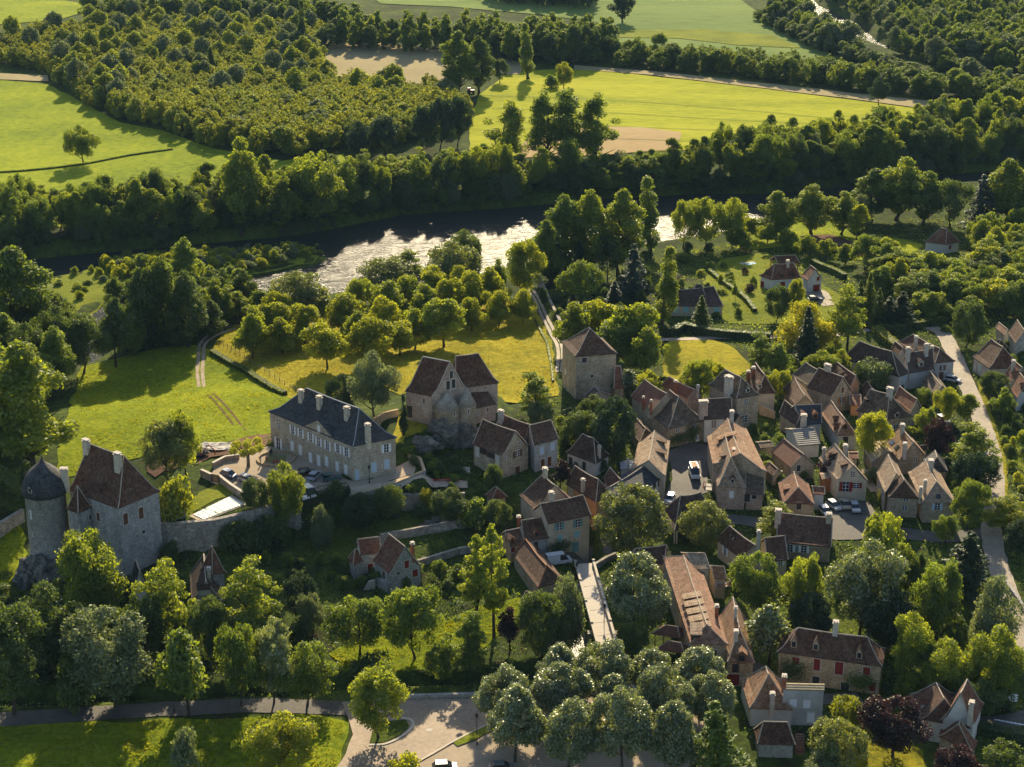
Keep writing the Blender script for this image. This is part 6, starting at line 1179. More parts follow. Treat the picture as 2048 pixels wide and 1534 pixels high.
# ------------------------------------------------------------------ ground cover and grass too many to count
def cover(name, n, region, leaf, size, up, hmax, exclude=True):
    A = np.array(region); x0, y0 = A.min(0); x1, y1 = A.max(0); X = RNG.uniform(x0, x1, n*2); Y = RNG.uniform(y0, y1, n*2); k = sdist(X, Y, region) < -.5
    if exclude:
        for P in NOVEG+FOOT:
            q = np.array(P); m = k & (X > q[:, 0].min()-1) & (X < q[:, 0].max()+1) & (Y > q[:, 1].min()-1) & (Y < q[:, 1].max()+1)
            if m.any(): k[np.where(m)[0][sdist(X[m], Y[m], P) < .35]] = False
        for P in LANDS_SKIP:
            q = np.array(P); m = k & (X > q[:, 0].min()) & (X < q[:, 0].max()) & (Y > q[:, 1].min()) & (Y < q[:, 1].max())
            if m.any(): k[np.where(m)[0][sdist(X[m], Y[m], P) < 0]] = False
    X, Y = X[k][:n], Y[k][:n]; Z = hq(X, Y); w = (sdist(X, Y, RIVER) > 0) & (sdist(X, Y, STREAM) > .3); X, Y, Z = X[w], Y[w], Z[w]; m = len(X)
    cl = np.sin(X*.31+np.sin(Y*.23)*2)*np.sin(Y*.37+np.sin(X*.19)*2)*.5+.5
    s = size*(.5+RNG.random(m)*.9)*(.6+.8*cl); z = Z+.1+RNG.random(m)*hmax*(.3+cl)
    me = leafmesh(name, np.column_stack([X, Y, z]), RNG.normal(size=(m, 3))+[0, 0, up], s, np.clip(cl*.6+RNG.random(m)*.4, 0, 1)); me.materials[0] = MATS['leaf_'+leaf]; tag(link(name, me), kind='stuff')
LANDS_SKIP = [LANDS[k] for k in ('near_meadow', 'orchard_grass', 'roadside_grass', 'riverside_lawn', 'garden_lawn', 'village_lawn', 'slope_lawn')]
V1 = wpoly([(-100,1420),(-100,1180),(330,1080),(560,1090),(640,1000),(950,960),(1040,880),(1120,790),(1300,730),(1480,740),(1700,690),(1880,640),(2100,640),(2100,1500),(1500,1500),(1450,1350),(1100,1400)], 2.5)
V2 = wpoly([(1060,620),(1100,560),(1300,500),(1700,440),(2100,400),(2100,650),(1880,650),(1700,700),(1300,740),(1130,780)], 2)
cover('ground_cover', 60000, V1, 'mid', .17, .9, .35); cover('dark_cover', 36000, V1, 'dark', .19, .9, .5); cover('garden_cover', 26000, V2, 'walnut', .2, .9, .3)  # two tones of low plants over the village, one over the gardens
for nm, n, lf in (('near_meadow', 16000, 'grass'), ('orchard_grass', 16000, 'straw'), ('roadside_grass', 14000, 'grass'), ('riverside_lawn', 7000, 'grass'), ('slope_lawn', 3000, 'grass'), ('garden_lawn', 5000, 'grass')): cover(nm+'_tufts', n, LANDS[nm], lf, .16 if nm not in ('meadow', 'crop_field') else .3, .2, .25, False)
# ------------------------------------------------------------------ walls, bridge, pool, cars, people and small things
from mathutils import noise as mnoise
def VP(cr, q): x0, y0, k = VIEW[cr]; return (x0+q[0]/k, y0+q[1]/k)
def swall(label, pts, th=.5, mat='stone_rough', cap='trim_stone', down=None, name='stone_wall', group=None, deep=1.0):
    """pts: (column, row, z of the wall top)"""
    P = [at(x, y, z) for x, y, z in pts]; c = []
    for a, b in zip(P, P[1:]):
        n = max(1, int((b-a).length/2.5)); c += [a.lerp(b, k/n) for k in range(n)]
    c.append(P[-1]); org = Vector((c[0].x, c[0].y, h1(c[0].x, c[0].y)))
    e = empty(name, org, label, 'wall', group)
    def strip(w, z0f, z1f, nm, mt):
        vs = []; fs = []
        for i, p in enumerate(c):
            t = (c[min(i+1, len(c)-1)]-c[max(i-1, 0)]); t = Vector((t.x, t.y)).normalized(); s = Vector((-t.y, t.x))*w/2
            for q, z in ((p.xy-s, z0f(p)), (p.xy+s, z0f(p)), (p.xy+s, z1f(p)), (p.xy-s, z1f(p))): vs.append((q.x-org.x, q.y-org.y, z-org.z))
        for i in range(len(c)-1):
            for k in range(4): a = i*4+k; b = i*4+(k+1) % 4; fs.append((a, b, b+4, a+4))
        fs += [(3, 2, 1, 0), tuple(len(vs)-4+k for k in range(4))]
        o = mesh(nm, vs, fs, mt, e); b = bmesh.new(); b.from_mesh(o.data); fixn(b); b.to_mesh(o.data); b.free()
    lowz = lambda p: (down if down is not None else min(h1(p.x, p.y), h1(p.x, p.y-1.5))-deep)
    wig = [random.uniform(-.08, .08) for _ in c]; 
    strip(th, lowz, lambda p: p.z-.12, 'wall', mat); strip(th+.12, lambda p: p.z-.12, lambda p: p.z, 'coping', cap)
    return e
swall('high rubble retaining wall holding the castle pool terrace', [(322,1045,10.9),(348,1046,10.9),(430,1038,10.9),(500,1022,10.9),(548,1008,10.9),(600,1000,10.8)], .9, 'stone_rough', 'stone_rough', 2.0)
swall('ramp wall stepping down from the castle to the arch', [(318,1050,10.4),(300,1078,8.4),(282,1105,6.6),(262,1140,4.8)], .8, 'stone_rough', 'stone_rough', 1.5)
swall('short rubble wall beside the castle corner', [(325,1030,11.6),(370,1022,11.6)], .6, 'stone_rough', 'stone_rough', 9.5)
swall('grey retaining wall under the manor terrace corner', [(700,990,10.6),(770,972,10.8),(849,940,11.0),(840,915,11.0),(816,908,11.0)], .5, 'stone_grey', 'stone_gold', 5.5)
swall('forecourt wall right of the wooden gate', [(439,950,11.9),(462,968,11.9),(490,986,11.9)], .5, 'stone_pink', 'trim_stone', 9.5); swall('forecourt wall left of the wooden gate', [(424,948,11.9),(402,938,11.9)], .5, 'stone_pink', 'trim_stone', 9.5)
swall('low back wall of the forecourt by the building rubble', [(425,925,11.4),(450,912,11.4),(478,908,11.4)], .5, 'stone_pink', 'trim_stone', 9.5)
swall('sunlit wall curving behind the manor to the church', [(748,836,14.2),(770,824,14.2),(796,818,14.2)], .5, 'stone_gold', 'stone_gold', 11)
swall('tall lichened wall along the orchard track', [(1078,552,2.8),(1092,582,3.0),(1106,612,3.4),(1124,648,4.4)], .7, 'stone_rough', 'stone_rough')
swall('kerb wall between stream and road junction', [(805,1390,2.2),(900,1387,2.4),(1000,1384,2.5),(1085,1374,2.6)], .5, 'stone_grey', 'stone_grey')
swall('upper garden terrace wall right of the dark evergreen', [(760,1068,6.0),(860,1050,6.0),(940,1035,6.4)], .5, 'stone_rough', 'stone_rough'); swall('lower garden terrace wall beside the stone cottage', [(835,1120,4.4),(920,1095,4.6),(1000,1085,4.6)], .5, 'stone_rough', 'stone_rough')
swall('ruined golden wall beside the open barn', [(1520,808,7.4),(1535,814,7.0),(1550,824,6.2)], .6, 'stone_warm', 'stone_warm'); swall('yard wall with render between the long corner house and orange dovecote', [(1530,938,5.8),(1565,942,5.8)], .4, 'render_cream', 'trim_stone')
swall('retaining wall under the rock garden path', [(700,1000,8.8),(800,988,8.8),(930,985,8.6)], .5, 'stone_rough', 'stone_rough', 4.5)
swall('stone wall at the left edge above the slope lawn', [(-60,1070,8.0),(0,1045,8.2),(45,1018,8.6)], .8, 'stone_rough', 'stone_rough')
swall('river quay wall on the right of the yard by the bridge', [(1188,1128,3.4),(1215,1112,3.4),(1232,1105,3.4)], .5, 'stone_rough', 'stone_rough', -1.5)
swall('low road wall beside the right grove', [(2002,1150,4.2),(2030,1185,4.0),(2060,1230,3.8)], .4, 'stone_grey', 'stone_grey')
# gate
g = G(431, 966); e = empty('wooden_gate', g, 'dark wooden gate into the manor forecourt', 'gate')
for k in range(10): MB().box((0, 0, .95), (.17, .06, 1.9)).build('board', 'wood', e, (-.9+.2*k, -.1*k+.5, 0), (0, 0, -.5))
# bridge
def bridge():
    z = 2.55; TL, TR, BL, BR = (at(x, y, z) for x, y in ((1150,1128), (1186,1126), (1196,1300), (1233,1294))); e = empty('stone_bridge', (TL+BR)/2-Vector((0, 0, 3)), 'pale concrete-decked bridge with stone parapets crossing the stream', 'bridge'); lo = lambda p: p-e.location
    n = 7; dn = Vector((0, 0, -.5))
    for k in range(n):
        q = [TL.lerp(BL, k/n), TR.lerp(BR, k/n), TR.lerp(BR, (k+1)/n-.004), TL.lerp(BL, (k+1)/n-.004)]; v = [lo(p) for p in q]+[lo(p+dn) for p in q]
        o = mesh('deck_slab', v, [(0, 1, 2, 3), (7, 6, 5, 4), (0, 4, 5, 1), (1, 5, 6, 2), (2, 6, 7, 3), (3, 7, 4, 0)], 'trim_stone', e); b = bmesh.new(); b.from_mesh(o.data); fixn(b); b.to_mesh(o.data); b.free()
    for a, c in ((TL, BL), (TR, BR)):
        d = (c-a); m = MB(); m.box(((a+c)/2-e.location+Vector((0, 0, .35)))[:], (d.length, .34, .9), math.atan2(d.y, d.x)); pa = m.build('parapet', 'stone_gold', e)
        MB().box(((a+c)/2-e.location+Vector((0, 0, .86)))[:], (d.length+.1, .46, .12), math.atan2(d.y, d.x)).build('coping', 'trim_stone', pa)
        for t in (.02, .25, .5, .75): p = a.lerp(c, t)-e.location; MB().box((p.x, p.y, p.z+.5), (.5, .5, 1.3)).build('pier', 'trim_stone', e)
    m = MB(); c = (TL+TR+BL+BR)/4
    for a in (.25, .8): p = TL.lerp(BL, a).lerp(TR.lerp(BR, a), .5)-e.location; m.box((p.x, p.y, p.z-2.2), (5.4, 1.4, 3.6))
    m.build('abutment', 'stone_rough', e)
bridge()
# castle pool under its slatted cover
def pool():
    C4 = [at(*VP('M', q), 10.42) for q in ((25,1185), (112,1226), (440,1100), (330,1036))]; e = empty('swimming_pool', C4[0], 'swimming pool on the castle terrace under a pale slatted cover', 'pool'); lo = lambda p: p-e.location
    cen = sum(C4, Vector())/4; v = [lo(cen+(p-cen)*k+Vector((0, 0, z))) for k, z in ((1.16, -.9), (1.16, -.06)) for p in C4]
    mesh('paving', v, [(3, 2, 1, 0), (4, 5, 6, 7), (0, 1, 5, 4), (1, 2, 6, 5), (2, 3, 7, 6), (3, 0, 4, 7)], 'paving', e)
    n = 14
    for k in range(n):
        q = [C4[0].lerp(C4[3], k/n+.008), C4[0].lerp(C4[3], (k+1)/n-.008), C4[1].lerp(C4[2], (k+1)/n-.008), C4[1].lerp(C4[2], k/n+.008)]; v = [lo(p) for p in q]+[lo(p+Vector((0, 0, .07+.03*(k % 2)))) for p in q]
        mesh('slat', v, [(3, 2, 1, 0), (4, 5, 6, 7), (0, 1, 5, 4), (1, 2, 6, 5), (2, 3, 7, 6), (3, 0, 4, 7)], 'pool_cover', e)
pool()
def garden_pool(label, px, z=None):
    g = G(*px[0]); z = g.z+.25; C4 = [at(*q, z) for q in px]; e = empty('swimming_pool', C4[0], label, 'pool'); cen = sum(C4, Vector())/4
    v = [cen+(p-cen)*k+Vector((0, 0, dz))-e.location for k, dz in ((1, -1), (1, 0)) for p in C4]; mesh('terrace', v, [(3, 2, 1, 0), (4, 5, 6, 7), (0, 1, 5, 4), (1, 2, 6, 5), (2, 3, 7, 6), (3, 0, 4, 7)], 'chimney_white', e)
    v = [cen+(p-cen)*.68+Vector((0, 0, .05))-e.location for p in C4]; mesh('water', v, [(0, 1, 2, 3)], 'pool_water', e)
garden_pool('swimming pool with white surround left of the red-roofed villa', [VP('Q', q) for q in ((380,76), (495,128), (552,96), (465,66))]); garden_pool('small turquoise pool at the upper right edge', [(2015,430), (2035,442), (2062,436), (2040,426)])
# cars
def prism(prof, w, w2=None, y0=0):      # side profile extruded across, optionally narrower at the roof
    zs = [p[1] for p in prof]; zm, zM = min(zs), max(zs); vs = []; n = len(prof)
    for sgn in (-1, 1):
        for x, z in prof: k = 1 if w2 is None else 1-(1-w2/w)*(z-zm)/(zM-zm); vs.append((x, sgn*w/2*k, z))
    fs = [tuple(range(n-1, -1, -1)), tuple(range(n, 2*n))]+[(i, (i+1) % n, n+(i+1) % n, n+i) for i in range(n)]
    return vs, fs
CARS = {'car': (4.1, 1.72, [(-2.05,.35),(-2.05,.78),(-1.75,.9),(1.0,.9),(1.95,.72),(2.05,.35)], [(-1.85,.88),(-1.45,1.42),(.3,1.45),(1.15,.88)]),
 'van': (5.2, 2.0, [(-2.6,.4),(-2.6,1.1),(1.7,1.1),(2.5,.98),(2.6,.4)], [(-2.58,1.08),(-2.5,2.25),(1.0,2.25),(1.95,1.08)]),
 'off_roader': (4.5, 1.85, [(-2.25,.5),(-2.25,1.0),(1.1,1.02),(2.2,.98),(2.25,.5)], [(-2.22,.98),(-2.1,1.8),(.5,1.8),(1.05,.98)]),
 'pickup': (4.7, 1.8, [(-2.35,.5),(-2.35,.95),(1.2,.95),(2.3,.9),(2.35,.5)], [(-.4,.93),(-.2,1.6),(.8,1.6),(1.4,.93)])}
def car(kind, px, heading, col, label, roof=None):
    L, Wd, prof, cab = CARS[kind]; p = G(*px); p.z += .14
    e = empty(kind, p, label, kind.replace('_', ' ')); e.rotation_euler[2] = heading
    def mk(f, mat, nm): return mbmesh(f, mat, nm)
    b = inst('body', cached(('cb', kind, col), lambda: mk(MB().add(*prism(prof, Wd)), 'paint_'+col, 'body')), e)
    inst('cabin', cached(('cc', kind), lambda: mk(MB().add(*prism(cab, Wd*.95, Wd*.78)), 'glass', 'cabin')), e)
    zt = max(z for x, z in cab); xs = [x for x, z in cab if z > zt-.1]
    rf = inst('roof', cached(('cr', kind, col), lambda: mk(MB().box(((min(xs)+max(xs))/2, 0, zt+.02), (max(xs)-min(xs)+.1, Wd*.8, .08)), 'paint_'+col, 'roof')), e)
    if kind == 'van': inst('side_panel', cached(('cs', kind, col), lambda: mk(MB().add(*prism([(-2.55,1.05),(-2.5,2.2),(.1,2.2),(.1,1.05)], Wd*.97, Wd*.82)), 'paint_'+col, 'panel')), e)
    if roof: inst('roof_rack', mbmesh(MB().box((-.6, 0, zt+.18), (3.0, 1.3, .1)).box((-.2, .3, zt+.3), (2.2, .5, .16)), roof, 'rack'), e)
    wh = cached('wheel', lambda: mbmesh(MB().tube([(0, -.11, 0), (0, .11, 0)], .33, 12), 'tyre', 'wheel')); hb = cached('rim', lambda: mbmesh(MB().tube([(0, -.12, 0), (0, .12, 0)], .2, 8), 'rim', 'rim'))
    for sx in (-.31, .31):
        for sy in (-1, 1): w = inst('wheel', wh, e, (L*sx, sy*(Wd/2-.1), .33)); inst('rim', hb, w)
    hl = cached(('hl', kind), lambda: mbmesh(MB().box((0, 0, 0), (.08, .34, .16)), 'chimney_white', 'lamp'))
    for sy in (-1, 1): inst('headlight', hl, e, (L/2-.02, sy*Wd*.34, .72 if kind == 'car' else .85))
M_ = lambda x, y: VP('M', (x, y))
car('car', M_(322,880), -.7, 'blue', 'blue and white car by the gate inside the forecourt'); car('car', M_(470,922), -.7, 'white', 'white car behind the dark tree at the forecourt wall'); car('car', M_(955,862), .25, 'black', 'black car parked at the manor facade'); car('car', M_(1024,890), 1.2, 'silver', 'silver hatchback beside the black car at the manor'); car('car', M_(1158,905), .3, 'green', 'dark green car half hidden by the palm at the manor'); car('car', M_(912,1050), -.9, 'white', 'white car behind the bright narrow tree'); car('off_roader', M_(985,1030), -.95, 'white', 'white off-roader parked at the forecourt edge'); car('car', M_(900,945), .2, 'grey', 'grey car behind the top of the bright narrow tree')
car('van', VP('5', (760,1190)), -1.52, 'white', 'white van with loaded roof rack on the village square', 'wood_orange'); car('car', VP('5', (510,1450)), -1.9, 'silver', 'silver car at the edge of the village square')
for q, hd, cl, lb, kd in (((1402,570), -1.2, 'silver', 'leftmost silver car in the village car park', 'car'), ((1505,560), -1.5, 'beige', 'pale old pickup in the village car park', 'pickup'), ((1605,590), -1.55, 'silver', 'rightmost silver-blue car in the village car park', 'car'), ((1316,625), -1.35, 'white', 'white car beside the shed at the car park', 'car')): car(kd, VP('8', q), hd, cl, lb)
car('van', VP('7', (560,1000)), .3, 'white', 'white van parked left of the bridge head'); car('car', VP('6', (1392,500)), -.5, 'white', 'white car parked at the road corner house'); car('car', VP('Q', (825,300)), .1, 'black', 'dark car on the villa drive'); car('car', (1885,845), -1.2, 'white', 'white car half hidden by trees beside the village road')
car('car', (890,1541), .1, 'black', 'black car at the bottom edge left of the plane trees'); car('car', (1004,1542), .1, 'grey', 'dark car under the front left plane tree'); car('car', (1232,1480), .4, 'blue', 'blue car in the shade of the plane trees'); car('car', (1180,1500), .3, 'silver', 'silver car in the shade of the plane trees')
p = G(942, 187); e = empty('tractor', p, 'small red tractor at the edge of the yellow field', 'tractor')
MB().box((0, 0, 1.2), (3.0, 1.2, .9)).box((-.8, 0, 2.0), (1.3, 1.3, 1.2)).build('body', 'paint_red', e); 
for x, r in ((-.9, .85), (1.1, .55)):
    for y in (-.9, .9): MB().tube([(x, y-.2, r), (x, y+.2, r)], r, 12).build('wheel', 'tyre', e)
# pollarded tree in the forecourt
p = G(*M_(478,795)); e = empty('pollard_tree', p, 'pollarded tree with round leaf heads in the manor forecourt', 'tree'); m = MB(); m.tube([(0, 0, -.3), (.05, 0, 1.5), (0, 0, 3.0)], [.42, .33, .36], 8); cs = []; rs = []
for k in range(9):
    a = 6.283*k/9+.3; r = 2.6+.7*(k % 2); q = (math.cos(a)*r, math.sin(a)*r, 4.2+.7*((k*5) % 3)*.5); m.tube([(0, 0, 2.8), (q[0]*.55, q[1]*.55, 3.6), q], [.2, .14, .08], 5); cs.append(q); rs.append(.95)
cs.append((0, 0, 5.0)); rs.append(1.0); m.build('trunk', 'bark_pale', e); me = leafmesh('crown', *blobs(cs, rs, 5200, .14, .9, .4, .6)); me.materials[0] = MATS['leaf_lime']; link('crown', me, e)
# people by the round bench
def person(px, label, top, legs, pose='stand', face=0.0, pz=None):
    p = G(*px); p.z += .1; e = empty('person', p, label, 'person'); e.rotation_euler[2] = face
    if pose == 'stand': J = {'pel': (0, 0, .95), 'ch': (0, 0, 1.3), 'nk': (0, .02, 1.5), 'hd': (0, .05, 1.66), 'kl': (-.1, .05, .5), 'fl': (-.11, 0, .06), 'tl': (-.11, .16, .03), 'kr': (.1, .03, .5), 'fr': (.11, -.05, .06), 'tr': (.11, .11, .03), 'el': (-.27, .02, 1.12), 'wl': (-.26, .14, .9), 'er': (.27, .02, 1.12), 'wr': (.26, .14, .9)}
    else: J = {'pel': (0, 0, .5), 'ch': (0, .03, .85), 'nk': (0, .06, 1.05), 'hd': (0, .1, 1.21), 'kl': (-.12, .42, .5), 'fl': (-.12, .45, .06), 'tl': (-.12, .6, .03), 'kr': (.12, .42, .5), 'fr': (.12, .45, .06), 'tr': (.12, .6, .03), 'el': (-.25, .08, .72), 'wl': (-.18, .32, .6), 'er': (.25, .08, .72), 'wr': (.18, .32, .6)}
    names = list(J)+['sl', 'sr', 'hl', 'hr']; J['sl'] = tuple(Vector(J['ch'])+Vector((-.17, 0, .12))); J['sr'] = tuple(Vector(J['ch'])+Vector((.17, 0, .12))); J['hl'] = tuple(Vector(J['pel'])+Vector((-.09, 0, -.05))); J['hr'] = tuple(Vector(J['pel'])+Vector((.09, 0, -.05)))
    rad = {'pel': .13, 'ch': .15, 'nk': .055, 'hd': .1, 'kl': .06, 'kr': .06, 'fl': .045, 'fr': .045, 'tl': .035, 'tr': .035, 'el': .042, 'er': .042, 'wl': .032, 'wr': .032, 'sl': .06, 'sr': .06, 'hl': .085, 'hr': .085}
    E = [('pel', 'ch'), ('ch', 'nk'), ('nk', 'hd'), ('pel', 'hl'), ('pel', 'hr'), ('hl', 'kl'), ('kl', 'fl'), ('fl', 'tl'), ('hr', 'kr'), ('kr', 'fr'), ('fr', 'tr'), ('ch', 'sl'), ('ch', 'sr'), ('sl', 'el'), ('el', 'wl'), ('sr', 'er'), ('er', 'wr')]
    me = bpy.data.meshes.new('body'); me.from_pydata([J[n] for n in names], [(names.index(a), names.index(b)) for a, b in E], []); o = link('body', me, e); o.modifiers.new('skin', 'SKIN'); 
    for n, sv in zip(names, me.skin_vertices[0].data): sv.radius = (rad[n], rad[n]); sv.use_root = n == 'pel'
    o.modifiers.new('sub', 'SUBSURF').levels = 1; o.modifiers['sub'].render_levels = 1
    m, nt, b = newmat('person_'+str(len(MATS))); tc = N(nt, 'ShaderNodeTexCoord'); sx = N(nt, 'ShaderNodeSeparateXYZ'); nt.links.new(tc.outputs['Object'], sx.inputs[0]); dv = N(nt, 'ShaderNodeMath', operation='DIVIDE'); nt.links.new(sx.outputs[2], dv.inputs[0]); dv.inputs[1].default_value = 2.0
    st = [(0, legs), (J['pel'][2]/2+.01, top), (J['nk'][2]/2-.01, (.42, .26, .18)), (J['hd'][2]/2+.025, (.04, .025, .015))]; cr_ = ramp(nt, dv.outputs[0], st); cr_.node.color_ramp.interpolation = 'CONSTANT'; nt.links.new(cr_, b.inputs['Base Color']); b.inputs['Roughness'].default_value = .9; me.materials.append(m)
    hb = bmesh.new(); bmesh.ops.create_icosphere(hb, subdivisions=2, radius=.115); hm_ = bpy.data.meshes.new('hair'); hb.to_mesh(hm_); hb.free(); h_ = link('hair', hm_, e, 'hair', Vector(J['hd'])+Vector((0, -.03, .05)))
    return e
cen = G(*M_(705,735)); e = empty('round_flower_bed', cen, 'round gravel bed ringed with low stone bench before the manor', 'flower bed')
for k in range(22):
    a = 6.283*k/22; MB().box((0, 0, .25), (1.05, .5, .5)).build('bench_stone', 'stone_gold', e, (math.cos(a)*3.9, math.sin(a)*3.9, 0), (0, 0, a+math.pi/2))
MB().lathe([(3.6, .12), (.01, .16)], 24).build('gravel', 'gravel_mat', e)
me = leafmesh('flowers', np.column_stack([RNG.uniform(-2.2, 2.2, 500), RNG.uniform(-2.2, 2.2, 500), RNG.uniform(.1, .6, 500)]), RNG.normal(size=(500, 3))+[0, 0, 1], np.full(500, .13), RNG.random(500)); me.materials[0] = MATS['leaf_mid']; link('flowers', me, e)
red, blk, wht, blu = (.40, .04, .03), (.03, .03, .04), (.6, .58, .55), (.06, .09, .2)
person(M_(692,780), 'person in red seated on the ring bench, nearest the camera', red, blk, 'sit', 2.6); person(M_(715,778), 'person in red sitting right of another red one on the ring bench', red, blu, 'sit', 3.4); person(M_(622,745), 'person in red seated at the left of the ring bench', red, blk, 'sit', -1.4); person(M_(660,712), 'person in dark clothes standing left inside the ring bench', blk, blk, 'stand', 2.8); person(M_(672,705), 'second dark-clothed person standing by the ring bench', blk, blu, 'stand', -2.2); person(M_(580,778), 'person in pale clothes standing between pollard and ring bench', wht, (.35, .28, .2), 'stand', 1.0)
# lamps
def lamp(px, h, label):
    p = G(*px); e = empty('street_lamp', p, label, 'street lamp', 'street lamps'); MB().tube([(0, 0, -.3), (0, 0, .6), (0, 0, h)], [.14, .08, .055], 8).tube([(0, 0, 0), (0, 0, .5)], .16, 8).build('pole', 'metal_or_hole_dark', e)
    MB().lathe([(.08, h), (.2, h+.15), (.3, h+.65), (.14, h+.85), (.02, h+1.0)], 6).build('lantern', 'metal_or_hole_dark', e)
lamp((954,1490), 5.0, 'black lantern lamp post on the square left of the plane trees'); lamp((349,1424), 4.5, 'black lantern lamp post on the lower road'); lamp(VP('7', (1275,900)), 5, 'lamp post by the quay under the great round tree'); lamp(VP('C', (1385,440)), 3.4, 'lamp post at the left side of the bridge'); lamp(VP('C', (1545,690)), 3.4, 'lamp post at the right side of the bridge'); lamp(VP('M', (1470,930)), 3.2, 'lamp post at the manor terrace corner'); lamp((1668,700), 4, 'lamp post behind the hedge by the garden drive')
# rocks
def rock(px, z, size, label, seed):
    p = G(*px) if z is None else at(*px, z); b = bmesh.new(); bmesh.ops.create_icosphere(b, subdivisions=4, radius=1); o_ = Vector((seed*7.1, seed*3.3, 0))
    for v in b.verts:
        n = v.co.copy(); d = mnoise.fractal(n*1.6+o_, .9, 2.1, 5)*.42+mnoise.fractal(n*5+o_, .8, 2, 3)*.12; f = mnoise.cell(Vector((n.x*3, n.y*3, n.z*5))+o_)*.12
        v.co = Vector((n.x*size[0], n.y*size[1], n.z*size[2]))*(1+d+f)
    me = bpy.data.meshes.new('rock_outcrop'); b.to_mesh(me); b.free(); tag(link('rock_outcrop', me, None, 'rock_mat', p), label, 'rock', 'rock outcrops')
rock(VP('4', (455,985)), None, (3.6, 2.2, 3.4), 'weathered cliff under the left church apse', 1); rock(VP('4', (615,1010)), None, (3.8, 2.2, 3.6), 'weathered cliff under the right church apse', 2); rock(VP('4', (250,1070)), None, (4.2, 1.8, 1.9), 'low ivy-grown rock between manor and church', 3)
rock(VP('A', (400,1380)), 3.4, (4.8, 3.8, 4.2), 'layered dark rock carrying the round castle tower', 4); rock(VP('A', (650,1420)), 2.6, (5, 3.4, 4.0), 'rock foot right of the castle tower', 5); rock(VP('A', (255,1450)), 2.6, (2.6, 3, 3.4), 'rock spur left below the castle tower', 6); rock(VP('C', (640,110)), None, (5, 1.6, 2.2), 'rock face in the terraced garden above the cottage', 7)
# small buildings
h = House('tool_shed', 'open shed with grey metal roof under the terrace wall', 'M', 'shed'); h.vol((860,1265), (1010,1225), (835,1195), 2.4, (900,1190), (0, 0), 'zinc', 'wood', rh=.35, bell=0, ridge=None)
h = House('glass_lean_to', 'small lean-to with pale metal roof and thin flue left of the orange-tan roof', '5', 'shed'); h.vol((10,1120), (140,1110), (0,1040), 2.6, (60,1035), (0, 0), 'zinc', 'render_white', rh=.35, bell=0, ridge=None); h.ch([(80,1100,1.6)], 'chimney_render', .35, .35)
h = House('garden_hut', 'small hut with red pyramid roof in the garden under the half-timbered house', '4', 'hut'); h.vol((870,1530), (800,1495), (1005,1510), 2.3, (895,1432), (.4, .4), 'roof_red', 'stone_warm', bell=.1)
h = House('vine_shed', 'low mossy-roofed shed between ribbed red house and orange-tan roof', '5', 'shed'); h.vol((200,840), (100,720), (315,740), 3.0, (215,645), (.1, .1), 'roof_brown', 'stone_warm', rh=2.0, bell=.1)
# balconies with flowers
def balcony(cr, q, z, w, d, rz, label, fl):
    p = at(*VP(cr, q), z); e = empty('balcony', p, label, 'balcony'); e.rotation_euler[2] = rz; MB().box((0, 0, 0), (w, d, .14)).build('floor', 'chimney_white', e)
    for k in range(9): MB().box((-w/2+w*k/8, -d/2, .5), (.06, .06, .9)).build('baluster', 'chimney_white', e)
    MB().box((0, -d/2, .98), (w+.1, .1, .08)).box((-w/2, 0, .98), (.1, d, .08)).box((w/2, 0, .98), (.1, d, .08)).build('rail', 'chimney_white', e); MB().box((-w/2, d/2-.1, -z/2+1.5), (.16, .16, z-3)).build('post', 'chimney_white', e)
    n = 260; me = leafmesh('flowers', np.column_stack([RNG.uniform(-w/2, w/2, n), -d/2-.12+RNG.normal(size=n)*.1, .55+RNG.normal(size=n)*.2]), RNG.normal(size=(n, 3)), np.full(n, .1), RNG.random(n)); me.materials[0] = MATS[fl]; link('flowers', me, e)
balcony('5', (905,1300), 5.6, 3.4, 1.6, -1.75, 'white balcony with red and orange flowers on the square', 'flower_red'); balcony('R', (283,460), 5.2, 3.0, 1.4, .3, 'balcony with orange flowers behind the inn roof', 'wood_orange')
# building site by the meadow
rock(VP('M', (60,670)), 10.4, (2.2, 1.6, .7), 'heap of rubble at the building site', 9); p = G(*VP('M', (200,640))); me = MB(); b = bmesh.new(); bmesh.ops.create_grid(b, x_segments=14, y_segments=9, size=1)
for v in b.verts: v.co = Vector((v.co.x*4.2, v.co.y*2.2, .5+.35*mnoise.fractal(v.co*3, 1, 2, 3)))
bmesh.ops.solidify(b, geom=list(b.faces), thickness=.05); me = bpy.data.meshes.new('tarpaulin'); b.to_mesh(me); b.free(); tag(link('tarpaulin', me, None, 'chimney_white', p), 'crumpled white tarpaulin at the building site by the meadow', 'tarpaulin')
p = G(*VP('M', (75,712))); e = empty('digger', p, 'small red digger half hidden by the bronze-green tree', 'digger'); MB().box((0, 0, .35), (2.2, 1.6, .6)).build('tracks', 'tyre', e); MB().box((0, 0, 1.0), (1.8, 1.4, .7)).box((.1, .2, 1.8), (1.0, .9, 1.0)).build('body', 'paint_red', e); MB().tube([(.8, 0, 1.2), (2.2, 0, 2.8), (3.6, 0, 1.4), (3.4, 0, .5)], .14, 6).build('arm', 'paint_red', e)
